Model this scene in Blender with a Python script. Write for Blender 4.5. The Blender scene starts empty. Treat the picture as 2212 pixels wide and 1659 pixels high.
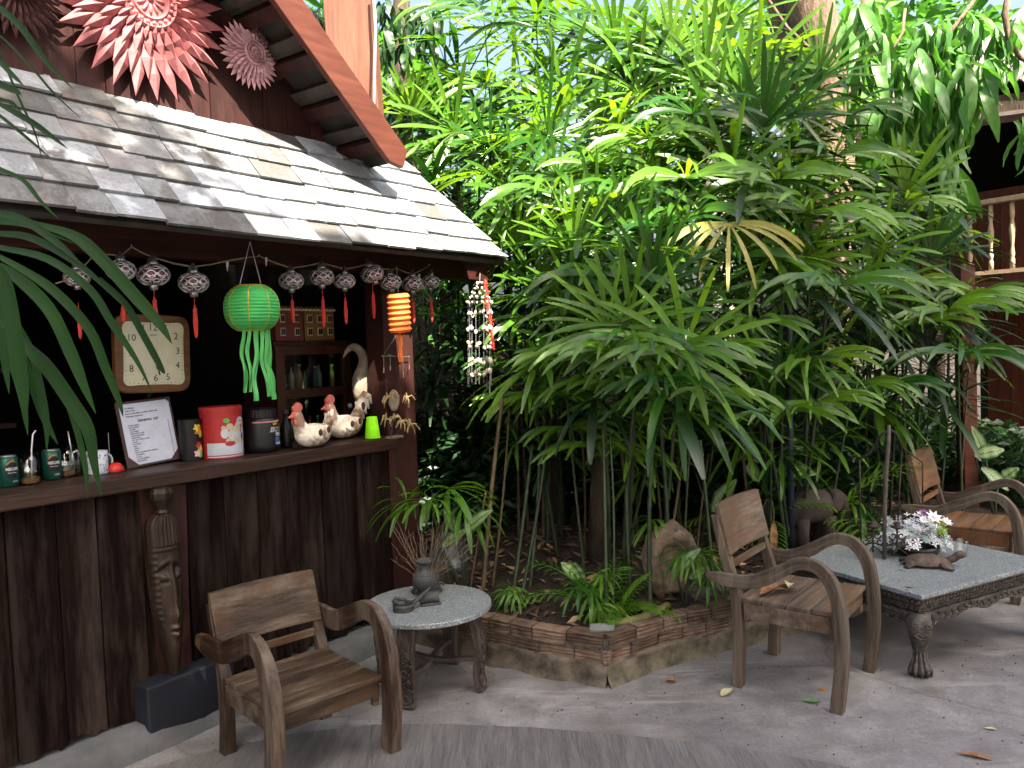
import bpy, math, random
from math import sin, cos, pi, radians, atan2, sqrt, exp
from mathutils import Vector, Matrix, Euler, noise
R = random.Random(7)
sc = bpy.context.scene
col = sc.collection
# ------------------------------------------------------------------ camera
CAMH, FOC = 1.65, 1740.0
PITCH, ROLL = math.atan(79.5/FOC), .035
cam_d = bpy.data.cameras.new('camera'); cam = bpy.data.objects.new('camera', cam_d); col.objects.link(cam)
cam_d.sensor_width = 36; cam_d.lens = 36*FOC/2212; cam_d.clip_end = 400; cam_d.clip_start = .02
_up = Vector((0, sin(PITCH), cos(PITCH))); _x = Vector((1, 0, 0)); _f = Vector((0, cos(PITCH), -sin(PITCH)))
_r = _x*cos(ROLL) - _up*sin(ROLL); _u = _x*sin(ROLL) + _up*cos(ROLL)
cam.matrix_world = Matrix(((_r.x, _u.x, -_f.x, 0), (_r.y, _u.y, -_f.y, 0), (_r.z, _u.z, -_f.z, CAMH), (0, 0, 0, 1)))
sc.camera = cam
# ------------------------------------------------------------------ light
SUN_EL, SUN_AZ = radians(50), radians(152)      # azimuth clockwise from +Y: behind the viewer, to the right
w = bpy.data.worlds.new('World'); sc.world = w; w.use_nodes = True
nt = w.node_tree; bg = nt.nodes['Background']; sky = nt.nodes.new('ShaderNodeTexSky')
sky.sky_type = 'NISHITA'; sky.sun_disc = False; sky.sun_elevation = SUN_EL; sky.sun_rotation = SUN_AZ
sky.dust_density = 10.0; sky.air_density = 1.0
nt.links.new(sky.outputs[0], bg.inputs[0]); bg.inputs[1].default_value = .085
sd = bpy.data.lights.new('sun', 'SUN'); sd.energy = 5.0; sd.angle = radians(.5); sd.color = (1, .92, .76)
so = bpy.data.objects.new('sun', sd); col.objects.link(so)
SUN = Vector((sin(SUN_AZ)*cos(SUN_EL), cos(SUN_AZ)*cos(SUN_EL), sin(SUN_EL)))
so.rotation_euler = SUN.to_track_quat('Z', 'Y').to_euler()
vs = sc.view_settings; vs.view_transform = 'Standard'; vs.look = 'None'; vs.exposure = 2.75; vs.gamma = 1; vs.use_curve_mapping = False
sc.cycles.max_bounces = 8; sc.cycles.transparent_max_bounces = 12; sc.cycles.diffuse_bounces = 4
# ------------------------------------------------------------------ measuring helpers (a sighting line of the photograph -> a place in the world)
def ray(px, py):
    a = px-1106; b = -(py-829.5); c, s = cos(ROLL), sin(ROLL)
    x = (a*c+b*s)/FOC; z = (-a*s+b*c)/FOC; cp, sp = cos(PITCH), sin(PITCH)
    return (x, cp+z*sp, -sp+z*cp)
def at(px, py, Y):
    r = ray(px, py); k = Y/r[1]; return Vector((r[0]*k, Y, CAMH+r[2]*k))
def gp(px, py, z=0.):
    r = ray(px, py); k = (z-CAMH)/r[2]; return Vector((r[0]*k, r[1]*k, z))
TH = .93; W0 = Vector((-.887, 4.455, 0)); U = Vector((cos(TH), sin(TH), 0)); NI = Vector((-sin(TH), cos(TH), 0))
def kp(px, py, yo=0.):
    """kiosk plane local (x along the front, z) at depth yo behind the front boards"""
    o = W0 + NI*yo; r = ray(px, py); det = -r[0]*U.y + r[1]*U.x
    k = (-o.x*U.y + o.y*U.x)/det
    return ((r[0]*k-o.x)*U.x + (r[1]*k-o.y)*U.y, CAMH+r[2]*k)
def kw(px, py, yo=0.):
    x, z = kp(px, py, yo); return W0 + U*x + NI*yo + Vector((0, 0, z))
def kl(x, y, z): return W0 + U*x + NI*y + Vector((0, 0, z))
def V(*a): return Vector(a)
# ------------------------------------------------------------------ objects
MATS = {}
def mworld(o): return MATS.get(o.name, Matrix.Identity(4))
def thing(name, label, cat, loc=(0, 0, 0), rz=0., group=None):
    o = bpy.data.objects.new(name, None); col.objects.link(o); o.empty_display_size = .05
    o.location = loc; o.rotation_euler = (0, 0, rz); MATS[o.name] = Matrix.LocRotScale(Vector(loc), Euler((0, 0, rz)), None)
    o['label'] = label; o['category'] = cat
    if group: o['group'] = group
    return o
def tag(o, label, cat, group=None):
    o['label'] = label; o['category'] = cat
    if group: o['group'] = group
    return o
def struct(o, label=None):
    o['kind'] = 'structure'
    if label: o['label'] = label
    return o
def inst(me, name, parent=None, m=None):
    o = bpy.data.objects.new(name, me); col.objects.link(o)
    if parent: o.parent = parent
    if m is not None: o.matrix_basis = m
    MATS[o.name] = (mworld(parent) if parent else Matrix.Identity(4)) @ (m if m is not None else Matrix.Identity(4))
    return o
class MB:
    def __init__(s): s.v = []; s.f = []; s.uv = {}
    def add(s, vs, fs):
        n = len(s.v); s.v += [Vector(p) for p in vs]; s.f += [tuple(i+n for i in f) for f in fs]; return s
    def box(s, c, size, rz=0., M=None, taper=1.):
        x, y, z = [k/2 for k in size]; vs = []
        for sz in (-1, 1):
            t = taper if sz > 0 else 1.
            for sx, sy in ((-1, -1), (1, -1), (1, 1), (-1, 1)): vs.append(Vector((sx*x*t, sy*y*t, sz*z)))
        if rz: m = Matrix.Rotation(rz, 3, 'Z'); vs = [m @ p for p in vs]
        if M is not None: vs = [M @ p for p in vs]
        vs = [p+Vector(c) for p in vs]
        return s.add(vs, [(3, 2, 1, 0), (4, 5, 6, 7), (0, 1, 5, 4), (1, 2, 6, 5), (2, 3, 7, 6), (3, 0, 4, 7)])
    def bar(s, p0, p1, w, h, up=(0, 0, 1)):
        """rectangular bar from p0 to p1: w across, h along up"""
        p0 = Vector(p0); p1 = Vector(p1); d = (p1-p0).normalized(); sd = d.cross(Vector(up))
        if sd.length < 1e-4: sd = d.cross(Vector((0, 1, 0)))
        sd.normalize(); u = sd.cross(d).normalized(); vs = []
        for p in (p0, p1):
            for a, b in ((-1, -1), (1, -1), (1, 1), (-1, 1)): vs.append(p+sd*a*w/2+u*b*h/2)
        return s.add(vs, [(0, 1, 2, 3), (7, 6, 5, 4), (0, 4, 5, 1), (1, 5, 6, 2), (2, 6, 7, 3), (3, 7, 4, 0)])
    def tube(s, path, rad, n=8, caps=True, sx=1., up=None, square=False, uv=False):
        """sweep; rad a number, list, or list of (across, up) pairs"""
        P = [Vector(p) for p in path]; m = len(P)
        if not isinstance(rad, (list, tuple)): rad = [rad]*m
        T = []; arc = [0.]; nb0 = len(s.v)
        for i in range(1, m): arc.append(arc[-1]+(P[i]-P[i-1]).length)
        for i in range(m):
            t = P[min(i+1, m-1)]-P[max(i-1, 0)]; T.append(t.normalized() if t.length > 1e-9 else Vector((0, 0, 1)))
        ref = Vector(up) if up else (Vector((0, 0, 1)) if abs(T[0].z) < .9 else Vector((1, 0, 0)))
        vs = []; fs = []
        nrm = (ref - T[0]*ref.dot(T[0])).normalized()
        for i in range(m):
            nrm = ((ref if up else nrm) - T[i]*(ref if up else nrm).dot(T[i])).normalized(); b = T[i].cross(nrm)
            r = rad[i]; ra, rb = r if isinstance(r, (list, tuple)) else (r, r)
            for k in range(n):
                a = 2*pi*k/n + (pi/4 if square else 0); q = 1.4142 if square else 1.
                vs.append(P[i] + b*(cos(a)*ra*q) + nrm*(sin(a)*rb*q))
                if uv: s.uv[nb0+len(vs)-1] = (abs(k/n-.5)*.5, arc[i])
        for i in range(m-1):
            for k in range(n):
                a = i*n+k; b_ = i*n+(k+1) % n; fs.append((a, b_, b_+n, a+n))
        if caps: fs.append(tuple(reversed(range(n)))); fs.append(tuple(range((m-1)*n, m*n)))
        return s.add(vs, fs)
    def lathe(s, prof, n=24, c=(0, 0, 0), M=None, flute=None):
        vs = []; fs = []; m = len(prof)
        for i, (r, z) in enumerate(prof):
            for k in range(n):
                a = 2*pi*k/n; q = r*(flute(a, z) if flute else 1); p = Vector((cos(a)*q, sin(a)*q, z))
                if M is not None: p = M @ p
                vs.append(p+Vector(c))
        for i in range(m-1):
            for k in range(n):
                a = i*n+k; b = i*n+(k+1) % n; fs.append((a, b, b+n, a+n))
        if prof[0][0] > 1e-5: fs.append(tuple(reversed(range(n))))
        if prof[-1][0] > 1e-5: fs.append(tuple(range((m-1)*n, m*n)))
        return s.add(vs, fs)
    def prism(s, pts, th):
        """pts: 3-D outline (planar), th: thickness vector"""
        n = len(pts); th = Vector(th); vs = [Vector(p) for p in pts]+[Vector(p)+th for p in pts]
        fs = [tuple(reversed(range(n))), tuple(range(n, 2*n))]+[(i, (i+1) % n, (i+1) % n+n, i+n) for i in range(n)]
        return s.add(vs, fs)
    def grid(s, fn, nu, nv, uv=False, close=False):
        n0 = len(s.v); vs = []
        for j in range(nv+1):
            for i in range(nu+1):
                vs.append(fn(i/nu, j/nv))
                if uv: s.uv[n0+len(vs)-1] = (i/nu, j/nv)
        fs = [(j*(nu+1)+i, j*(nu+1)+i+1, (j+1)*(nu+1)+i+1, (j+1)*(nu+1)+i) for j in range(nv) for i in range(nu)]
        return s.add(vs, fs)
    def ball(s, c, r, n=12, m=8, M=None, jit=0.):
        if not isinstance(r, (list, tuple)): r = (r, r, r)
        vs = []; fs = []
        for j in range(m+1):
            for i in range(n):
                a = 2*pi*i/n; b = pi*j/m; p = Vector((r[0]*sin(b)*cos(a), r[1]*sin(b)*sin(a), r[2]*cos(b)))
                if jit: p *= 1+jit*noise.noise(p*9+Vector(c)*3)
                if M is not None: p = M @ p
                vs.append(p+Vector(c))
        for j in range(m):
            for i in range(n): fs.append((j*n+i, (j+1)*n+i, (j+1)*n+(i+1) % n, j*n+(i+1) % n))
        return s.add(vs, fs)
    def mesh(s, name, mat, smooth=False):
        me = bpy.data.meshes.new(name); me.from_pydata([tuple(p) for p in s.v], [], s.f)
        if s.uv:
            ul = me.uv_layers.new(name='UVMap')
            for l in me.loops:
                ul.data[l.index].uv = s.uv.get(l.vertex_index, (.5, .5))
        if mat: me.materials.append(mat)
        if smooth: me.polygons.foreach_set('use_smooth', [True]*len(me.polygons))
        me.update(); return me
    def build(s, name, mat, parent=None, smooth=False, world=False, bev=0., sub=0):
        if world and parent is not None:
            im = mworld(parent).inverted(); s.v = [im @ p for p in s.v]
        o = inst(s.mesh(name, mat, smooth), name, parent)
        if bev:
            b = o.modifiers.new('b', 'BEVEL'); b.width = bev; b.segments = 2; b.limit_method = 'ANGLE'; b.angle_limit = radians(50)
        if sub:
            b = o.modifiers.new('s', 'SUBSURF'); b.levels = b.render_levels = sub
        return o
def lone(mb, name, mat, label, cat, loc, group=None, smooth=False, bev=0.):
    """a thing that is one mesh, authored in world coordinates, origin at loc"""
    loc = Vector(loc); mb.v = [p-loc for p in mb.v]
    o = mb.build(name, mat, None, smooth, bev=bev); o.location = loc; tag(o, label, cat, group); return o
def text(s, size, M, mat, parent, name='lettering', align='CENTER', shear=0., bold=0., ext=.0006, fit=None):
    cu = bpy.data.curves.new(name, 'FONT'); cu.body = s; cu.size = size; cu.align_x = align; cu.align_y = 'CENTER'
    cu.shear = shear; cu.offset = bold; cu.resolution_u = 2; cu.extrude = ext
    t = bpy.data.objects.new('t', cu); col.objects.link(t); bpy.context.view_layer.update()
    me = bpy.data.meshes.new_from_object(t); bpy.data.objects.remove(t); bpy.data.curves.remove(cu)
    if fit:
        xs = [v.co.x for v in me.vertices]
        if xs:
            k = fit/(max(xs)-min(xs))
            for v in me.vertices: v.co.x *= k
    me.transform(M); me.materials.clear(); me.materials.append(mat)
    o = inst(me, name, parent); return o
def face_m(loc, rz=0., tilt=0., roll=0.):
    """text plane: x along local X, y up, facing local -Y"""
    return Matrix.Translation(Vector(loc)) @ Matrix.Rotation(rz, 4, 'Z') @ Matrix.Rotation(roll, 4, 'Y') @ Matrix.Rotation(pi/2+tilt, 4, 'X')
# ------------------------------------------------------------------ materials
def newmat(name):
    m = bpy.data.materials.new(name); m.use_nodes = True; n = m.node_tree.nodes; b = n['Principled BSDF']; return m, m.node_tree, b
def N(t, typ, **k):
    n = t.nodes.new(typ)
    for a, v in k.items(): setattr(n, a, v)
    return n
def ramp(t, fac, stops):
    r = N(t, 'ShaderNodeValToRGB'); e = r.color_ramp.elements
    while len(e) < len(stops): e.new(.5)
    for i, (p, c) in enumerate(stops):
        e[i].position = p; e[i].color = (c[0], c[1], c[2], 1) if not isinstance(c, (int, float)) else (c, c, c, 1)
    t.links.new(fac, r.inputs[0]); return r.outputs[0]
def mixc(t, fac, a, b, mode='MIX'):
    m = N(t, 'ShaderNodeMix', data_type='RGBA', blend_type=mode)
    for i, x in ((0, fac), (6, a), (7, b)):
        if isinstance(x, bpy.types.NodeSocket): t.links.new(x, m.inputs[i])
        elif i == 0: m.inputs[0].default_value = x
        else: m.inputs[i].default_value = (x[0], x[1], x[2], 1)
    return m.outputs[2]
def coords(t, scale=(1, 1, 1), rnd=True, rot=(0, 0, 0)):
    tc = N(t, 'ShaderNodeTexCoord'); mp = N(t, 'ShaderNodeMapping'); mp.inputs['Scale'].default_value = scale; mp.inputs['Rotation'].default_value = rot
    t.links.new(tc.outputs['Object'], mp.inputs[0])
    if rnd:
        oi = N(t, 'ShaderNodeObjectInfo'); mm = N(t, 'ShaderNodeMath', operation='MULTIPLY'); mm.inputs[1].default_value = 37.
        t.links.new(oi.outputs['Random'], mm.inputs[0]); t.links.new(mm.outputs[0], mp.inputs['Location'])
    return mp.outputs[0]
def nz(t, vec, scale, detail=5, rough=.6, dist=0.):
    n = N(t, 'ShaderNodeTexNoise'); n.inputs['Scale'].default_value = scale; n.inputs['Detail'].default_value = detail
    n.inputs['Roughness'].default_value = rough; n.inputs['Distortion'].default_value = dist; t.links.new(vec, n.inputs[0]); return n.outputs[0]
def bump(t, b, h, strength, dist=.01):
    n = N(t, 'ShaderNodeBump'); n.inputs['Strength'].default_value = strength; n.inputs['Distance'].default_value = dist
    t.links.new(h, n.inputs['Height']); t.links.new(n.outputs[0], b.inputs['Normal'])
def setb(b, rough=.6, spec=.5, metal=0., **k):
    b.inputs['Roughness'].default_value = rough; b.inputs['Specular IOR Level'].default_value = spec; b.inputs['Metallic'].default_value = metal
KM = .60
def plain(name, c, rough=.5, metal=0., spec=.3, var=.25, scale=20., bmp=.15, bd=.003, rvar=0.):
    m, t, b = newmat(name); v = coords(t); n = nz(t, v, scale); c = [x*KM for x in c]
    lo = [x*(1-var) for x in c]; hi = [min(1, x*(1+var)) for x in c]
    cc = ramp(t, n, [(.3, lo), (.7, hi)])
    if rvar:
        oi = N(t, 'ShaderNodeObjectInfo'); f = ramp(t, oi.outputs['Random'], [(0, 1-rvar), (1, 1+rvar)]); cc = mixc(t, 1., cc, f, 'MULTIPLY')
    t.links.new(cc, b.inputs['Base Color']); setb(b, rough, spec, metal)
    if bmp: bump(t, b, n, bmp, bd)
    return m
def wood(name, dark, mid, light, axis='Z', scale=14., stretch=.06, rough=.6, bmp=.5, wear=None, wearamt=.5, rvar=.2, spec=.2, patch=None, bd=.006, uv=False):
    """weathered timber, grain along axis"""
    dark, mid, light, wear, patch = [x and tuple(y*KM for y in x) for x in (dark, mid, light, wear, patch)]
    m, t, b = newmat(name); sc_ = [1, 1, 1]; sc_['XYZ'.index(axis)] = stretch
    v = coords(t, sc_)
    if uv:
        tcu = N(t, 'ShaderNodeTexCoord'); mpu = N(t, 'ShaderNodeMapping'); mpu.inputs['Scale'].default_value = (1, stretch, 1); t.links.new(tcu.outputs['UV'], mpu.inputs[0]); v = mpu.outputs[0]
    g = nz(t, v, scale*2.2, 8, .7, .15); g2 = nz(t, v, scale*9, 4, .6)
    c = ramp(t, g, [(.28, dark), (.5, mid), (.72, light)])
    c = mixc(t, .5, c, ramp(t, g2, [(.3, .45), (.65, 1.15)]), 'MULTIPLY')
    v2 = coords(t, (1, 1, 1)); big = nz(t, v2, 3.5, 6, .65)
    if wear:
        sc2 = [1, 1, 1]; sc2['XYZ'.index(axis)] = .15
        wv = nz(t, coords(t, sc2), 7., 8, .75)
        c = mixc(t, ramp(t, wv, [(.52-.1*wearamt, 0.), (.62, wearamt)]), c, wear)
    if patch: c = mixc(t, ramp(t, big, [(.5, 0.), (.62, .8)]), c, patch)
    oi = N(t, 'ShaderNodeObjectInfo'); c = mixc(t, 1., c, ramp(t, oi.outputs['Random'], [(0, 1-rvar), (1, 1+rvar)]), 'MULTIPLY')
    t.links.new(c, b.inputs['Base Color'])
    rr = ramp(t, big, [(.3, rough-.12), (.7, rough+.15)]); t.links.new(rr, b.inputs['Roughness'])
    b.inputs['Specular IOR Level'].default_value = spec
    bump(t, b, mixc(t, .5, g, g2), bmp, bd); return m
def leafmat(name, c1, c2, trans=.35, rough=.32, tipc=None, rvar=.35, veins=0., transc=None, stripe=None):
    m, t, b = newmat(name); oi = N(t, 'ShaderNodeObjectInfo'); tc = N(t, 'ShaderNodeTexCoord')
    gi = N(t, 'ShaderNodeNewGeometry')
    c = mixc(t, oi.outputs['Random'], c1, c2)
    c = mixc(t, .6, c, ramp(t, gi.outputs['Random Per Island'], [(0, 1-rvar), (1, 1+rvar*.7)]), 'MULTIPLY')
    v = coords(t, (1, 1, 1)); n = nz(t, v, 7., 4); c = mixc(t, .5, c, ramp(t, n, [(.3, .6), (.7, 1.3)]), 'MULTIPLY')
    sp = N(t, 'ShaderNodeSeparateXYZ'); t.links.new(tc.outputs['UV'], sp.inputs[0])
    if tipc:
        ad = N(t, 'ShaderNodeMath', operation='ADD'); t.links.new(sp.outputs[1], ad.inputs[0])
        mu = N(t, 'ShaderNodeMath', operation='MULTIPLY'); t.links.new(gi.outputs['Random Per Island'], mu.inputs[0]); mu.inputs[1].default_value = .12
        t.links.new(mu.outputs[0], ad.inputs[1]); c = mixc(t, ramp(t, ad.outputs[0], [(1.02, 0.), (1.10, 1.)]), c, tipc)
    if stripe:    # feathered pale figure of a variegated leaf: slanting bands either side of a dark midrib
        au = N(t, 'ShaderNodeMath', operation='SUBTRACT'); t.links.new(sp.outputs[0], au.inputs[0]); au.inputs[1].default_value = .5
        ab = N(t, 'ShaderNodeMath', operation='ABSOLUTE'); t.links.new(au.outputs[0], ab.inputs[0])
        k = N(t, 'ShaderNodeMath', operation='MULTIPLY_ADD'); t.links.new(ab.outputs[0], k.inputs[0]); k.inputs[1].default_value = -1.1; t.links.new(sp.outputs[1], k.inputs[2])
        k1 = N(t, 'ShaderNodeMath', operation='MULTIPLY_ADD'); t.links.new(n, k1.inputs[0]); k1.inputs[1].default_value = .12; t.links.new(k.outputs[0], k1.inputs[2])
        s1 = N(t, 'ShaderNodeMath', operation='MULTIPLY'); t.links.new(k1.outputs[0], s1.inputs[0]); s1.inputs[1].default_value = 75.
        s2 = N(t, 'ShaderNodeMath', operation='SINE'); t.links.new(s1.outputs[0], s2.inputs[0])
        edge = ramp(t, ab.outputs[0], [(.02, 0.), (.06, 1.), (.3, 1.), (.42, 0.)])
        f = mixc(t, 1., ramp(t, s2.outputs[0], [(.25, 0.), (.55, 1.)]), edge, 'MULTIPLY')
        c = mixc(t, f, c, stripe)
    t.links.new(c, b.inputs['Base Color']); setb(b, rough, .5)
    if veins:
        wv = N(t, 'ShaderNodeMath', operation='MULTIPLY'); t.links.new(sp.outputs[0], wv.inputs[0]); wv.inputs[1].default_value = veins
        s2 = N(t, 'ShaderNodeMath', operation='SINE'); t.links.new(wv.outputs[0], s2.inputs[0]); bump(t, b, s2.outputs[0], .25, .001)
    tr = N(t, 'ShaderNodeBsdfTranslucent'); mx = N(t, 'ShaderNodeMixShader'); mx.inputs[0].default_value = trans
    ct = mixc(t, 1., c, transc or (1.7, 2.0, .6), 'MULTIPLY'); t.links.new(ct, tr.inputs[0])
    out = t.nodes['Material Output']; t.links.new(b.outputs[0], mx.inputs[1]); t.links.new(tr.outputs[0], mx.inputs[2]); t.links.new(mx.outputs[0], out.inputs[0])
    return m
def glassmat(name, tint=(.9, .95, .93), a=.82):
    m, t, b = newmat(name); setb(b, .04, .6); b.inputs['Base Color'].default_value = (*tint, 1)
    tr = N(t, 'ShaderNodeBsdfTransparent'); tr.inputs[0].default_value = (*tint, 1); mx = N(t, 'ShaderNodeMixShader'); mx.inputs[0].default_value = a
    g = N(t, 'ShaderNodeBsdfGlossy'); g.inputs['Roughness'].default_value = .03
    t.links.new(g.outputs[0], mx.inputs[1]); t.links.new(tr.outputs[0], mx.inputs[2]); t.links.new(mx.outputs[0], t.nodes['Material Output'].inputs[0]); return m
M = {}
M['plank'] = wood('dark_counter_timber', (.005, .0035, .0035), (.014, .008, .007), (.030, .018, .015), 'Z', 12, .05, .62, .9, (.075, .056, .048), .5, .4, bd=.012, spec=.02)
M['redwood'] = wood('red_stained_timber', (.018, .006, .005), (.034, .010, .008), (.055, .016, .012), 'Z', 10, .06, .6, .35, (.08, .03, .022), .25, .2)
M['redwoodX'] = wood('red_stained_beam', (.030, .007, .006), (.05, .012, .009), (.08, .02, .014), 'X', 10, .05, .6, .35, None, 0, .15)
M['gable'] = wood('gable_timber', (.024, .009, .008), (.048, .015, .013), (.08, .025, .020), 'Z', 8, .05, .62, .35, (.12, .05, .042), .3, .25)
M['barge'] = wood('bargeboard_timber', (.09, .026, .015), (.14, .04, .024), (.19, .06, .036), 'X', 5, .1, .6, .2, None, 0, .1)
M['column'] = wood('column_timber', (.14, .055, .035), (.22, .085, .055), (.30, .13, .08), 'Z', 7, .06, .65, .3, None, 0, .1)
M['shelf'] = wood('shelf_timber', (.015, .008, .006), (.035, .018, .012), (.07, .04, .028), 'X', 12, .05, .42, .7, (.11, .07, .05), .4, .1)
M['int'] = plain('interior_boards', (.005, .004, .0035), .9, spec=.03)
M['cab'] = wood('cabinet_timber', (.03, .010, .006), (.055, .018, .010), (.08, .028, .015), 'Z', 10, .1, .45, .2)
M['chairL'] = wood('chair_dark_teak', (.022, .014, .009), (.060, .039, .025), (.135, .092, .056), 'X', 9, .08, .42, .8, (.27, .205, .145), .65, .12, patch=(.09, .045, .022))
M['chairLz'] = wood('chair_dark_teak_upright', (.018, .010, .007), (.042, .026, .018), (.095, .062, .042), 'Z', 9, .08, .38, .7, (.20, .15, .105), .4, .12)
M['chairR'] = wood('chair_pale_teak', (.045, .034, .026), (.17, .13, .097), (.34, .275, .21), 'X', 9, .08, .62, .6, (.20, .085, .032), .5, .12, patch=(.13, .080, .045))
M['chairRz'] = wood('chair_pale_teak_upright', (.045, .033, .025), (.14, .103, .076), (.28, .215, .16), 'Z', 9, .07, .6, .5, (.26, .19, .13), .4, .12)
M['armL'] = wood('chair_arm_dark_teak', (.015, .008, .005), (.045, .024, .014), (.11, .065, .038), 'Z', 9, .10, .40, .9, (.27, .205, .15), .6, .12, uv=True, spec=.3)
M['armR'] = wood('chair_arm_pale_teak', (.045, .033, .025), (.14, .103, .076), (.28, .215, .16), 'Z', 9, .10, .6, .9, (.36, .29, .22), .45, .12, uv=True)
M['carved'] = wood('carved_dark_wood', (.035, .026, .022), (.08, .06, .052), (.15, .12, .105), 'Z', 14, .3, .5, .8, (.24, .19, .16), .4, .1)
M['maskw'] = wood('mask_wood', (.010, .006, .004), (.024, .014, .010), (.052, .032, .022), 'Z', 10, .12, .38, .4, (.075, .047, .03), .5, .05)
M['bark'] = wood('bark', (.10, .06, .04), (.24, .16, .11), (.40, .30, .22), 'Z', 6, .3, .85, 1., None, 0, .2, bd=.03)
M['darkbark'] = wood('dark_bark', (.03, .022, .016), (.07, .05, .035), (.13, .10, .075), 'Z', 8, .25, .85, 1., None, 0, .2, bd=.02)
M['cane'] = plain('palm_cane', (.035, .055, .022), .5, var=.5, scale=12, rvar=.35)
M['dryc'] = plain('dry_cane', (.12, .08, .04), .6, var=.4, scale=14, rvar=.3)
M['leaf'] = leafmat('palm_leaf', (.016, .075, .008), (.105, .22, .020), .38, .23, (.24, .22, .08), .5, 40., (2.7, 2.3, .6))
M['leafD'] = leafmat('painted_shade_palm_leaf', (.005, .022, .004), (.014, .045, .008), .22, .3, None, .5, 40.)  # dark copy of the palm leaf: shade inside the thicket put into the colour
M['leafY'] = leafmat('yellowing_palm_leaf', (.24, .24, .025), (.33, .27, .035), .4, .4, (.35, .18, .08), .2, 40., (1.3, 1.2, .6))
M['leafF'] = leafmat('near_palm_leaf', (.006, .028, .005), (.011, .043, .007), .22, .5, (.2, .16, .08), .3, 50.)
M['broad'] = leafmat('broad_leaf', (.05, .14, .035), (.09, .20, .05), .36, .35, None, .35, 0)
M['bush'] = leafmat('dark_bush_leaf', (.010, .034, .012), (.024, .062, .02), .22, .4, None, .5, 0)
M['vari'] = leafmat('variegated_leaf', (.03, .095, .022), (.045, .12, .03), .25, .35, None, .15, 0, None, (.50, .62, .30))
M['leafF'].node_tree.nodes['Principled BSDF'].inputs['Specular IOR Level'].default_value = .18; M['leaf'].node_tree.nodes['Principled BSDF'].inputs['Specular IOR Level'].default_value = .42; M['broad'].node_tree.nodes['Principled BSDF'].inputs['Specular IOR Level'].default_value = .3
M['deadleaf'] = plain('dead_leaf', (.22, .12, .055), .7, var=.5, scale=9, rvar=.5)
# ---- more materials
def tilemat():
    m, t, b = newmat('roof_tile_clay'); oi = N(t, 'ShaderNodeObjectInfo')
    base = ramp(t, oi.outputs['Random'], [(0, (.10, .098, .092)), (.2, (.26, .25, .235)), (.4, (.46, .46, .46)), (.6, (.20, .19, .175)), (.8, (.42, .415, .41)), (1, (.62, .63, .64))])
    v = coords(t, (1, 1, 1)); n1 = nz(t, v, 5., 8, .7, .6); n2 = nz(t, v, 60., 4, .7)
    st = ramp(t, n1, [(.47, 1.), (.55, 0.)])
    fr = ramp(t, oi.outputs['Random'], [(0, 1.), (.4, .35), (.45, .9), (.7, .2), (1, .5)])
    f = mixc(t, 1., st, fr, 'MULTIPLY')
    c = mixc(t, f, base, (.115, .10, .085)); c = mixc(t, .45, c, ramp(t, n2, [(.35, .55), (.6, 1.15)]), 'MULTIPLY')
    rs = nz(t, coords(t, (1, 1, 1)), 2.3, 3); c = mixc(t, ramp(t, rs, [(.6, 0.), (.75, .35)]), c, (.42, .24, .20))
    c = mixc(t, 1., c, (.64, .69, .77), 'MULTIPLY'); t.links.new(c, b.inputs['Base Color']); setb(b, .7, .3); bump(t, b, n1, .35, .004); return m
M['tile'] = tilemat()
M['tileW'] = plain('new_white_tile', (.78, .80, .82), .45, var=.06, scale=9, bmp=.05)
def groundmat():
    m, t, b = newmat('worn_concrete'); v = coords(t, (1, 1, 1), False)
    a = nz(t, v, .9, 8, .65, .4); a2 = nz(t, v, 4.5, 9, .7, .3); a3 = nz(t, v, 60., 4, .7)
    c = ramp(t, a, [(.3, (.16, .15, .148)), (.5, (.24, .228, .225)), (.7, (.33, .318, .312))])
    c = mixc(t, .8, c, ramp(t, a2, [(.3, .55), (.5, .95), (.7, 1.45)]), 'MULTIPLY'); c = mixc(t, .4, c, ramp(t, a3, [(.35, .6), (.62, 1.3)]), 'MULTIPLY')
    sc = nz(t, coords(t, (.35, 1.6, 1), False, (0, 0, -.45)), 2.4, 8, .7, .8); c = mixc(t, ramp(t, sc, [(.56, 0.), (.68, .6)]), c, (.46, .445, .42))
    br = nz(t, v, 1.7, 5, .6); c = mixc(t, ramp(t, br, [(.55, 0.), (.7, .5)]), c, (.20, .15, .115))
    vo = N(t, 'ShaderNodeTexVoronoi'); vo.inputs['Scale'].default_value = 9.; t.links.new(v, vo.inputs[0]); c = mixc(t, ramp(t, vo.outputs[0], [(.03, .55), (.06, 0.)]), c, (.045, .04, .035))
    vc = N(t, 'ShaderNodeTexVoronoi', feature='DISTANCE_TO_EDGE'); vc.inputs['Scale'].default_value = .55; dv = N(t, 'ShaderNodeMix', data_type='VECTOR'); dv.inputs[0].default_value = .22; t.links.new(v, dv.inputs[4]); nn_ = N(t, 'ShaderNodeTexNoise'); nn_.inputs['Scale'].default_value = 2.2; nn_.inputs['Detail'].default_value = 8; t.links.new(v, nn_.inputs[0]); t.links.new(nn_.outputs[1], dv.inputs[5]); t.links.new(dv.outputs[1], vc.inputs[0]); c = mixc(t, ramp(t, vc.outputs[0], [(.0, .35), (.005, 0.)]), c, (.03, .026, .022))
    c = mixc(t, 1., c, (.60, .605, .61), 'MULTIPLY'); t.links.new(c, b.inputs['Base Color']); t.links.new(ramp(t, a2, [(.3, .5), (.7, .85)]), b.inputs['Roughness']); bump(t, b, a2, .5, .012); return m
M['ground'] = groundmat()
M['slab'] = wood('floor_timber_slab', (.12, .115, .112), (.18, .172, .168), (.24, .232, .228), 'Y', 16, .06, .6, .8, (.26, .25, .245), .45, .12, bd=.012)
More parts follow.
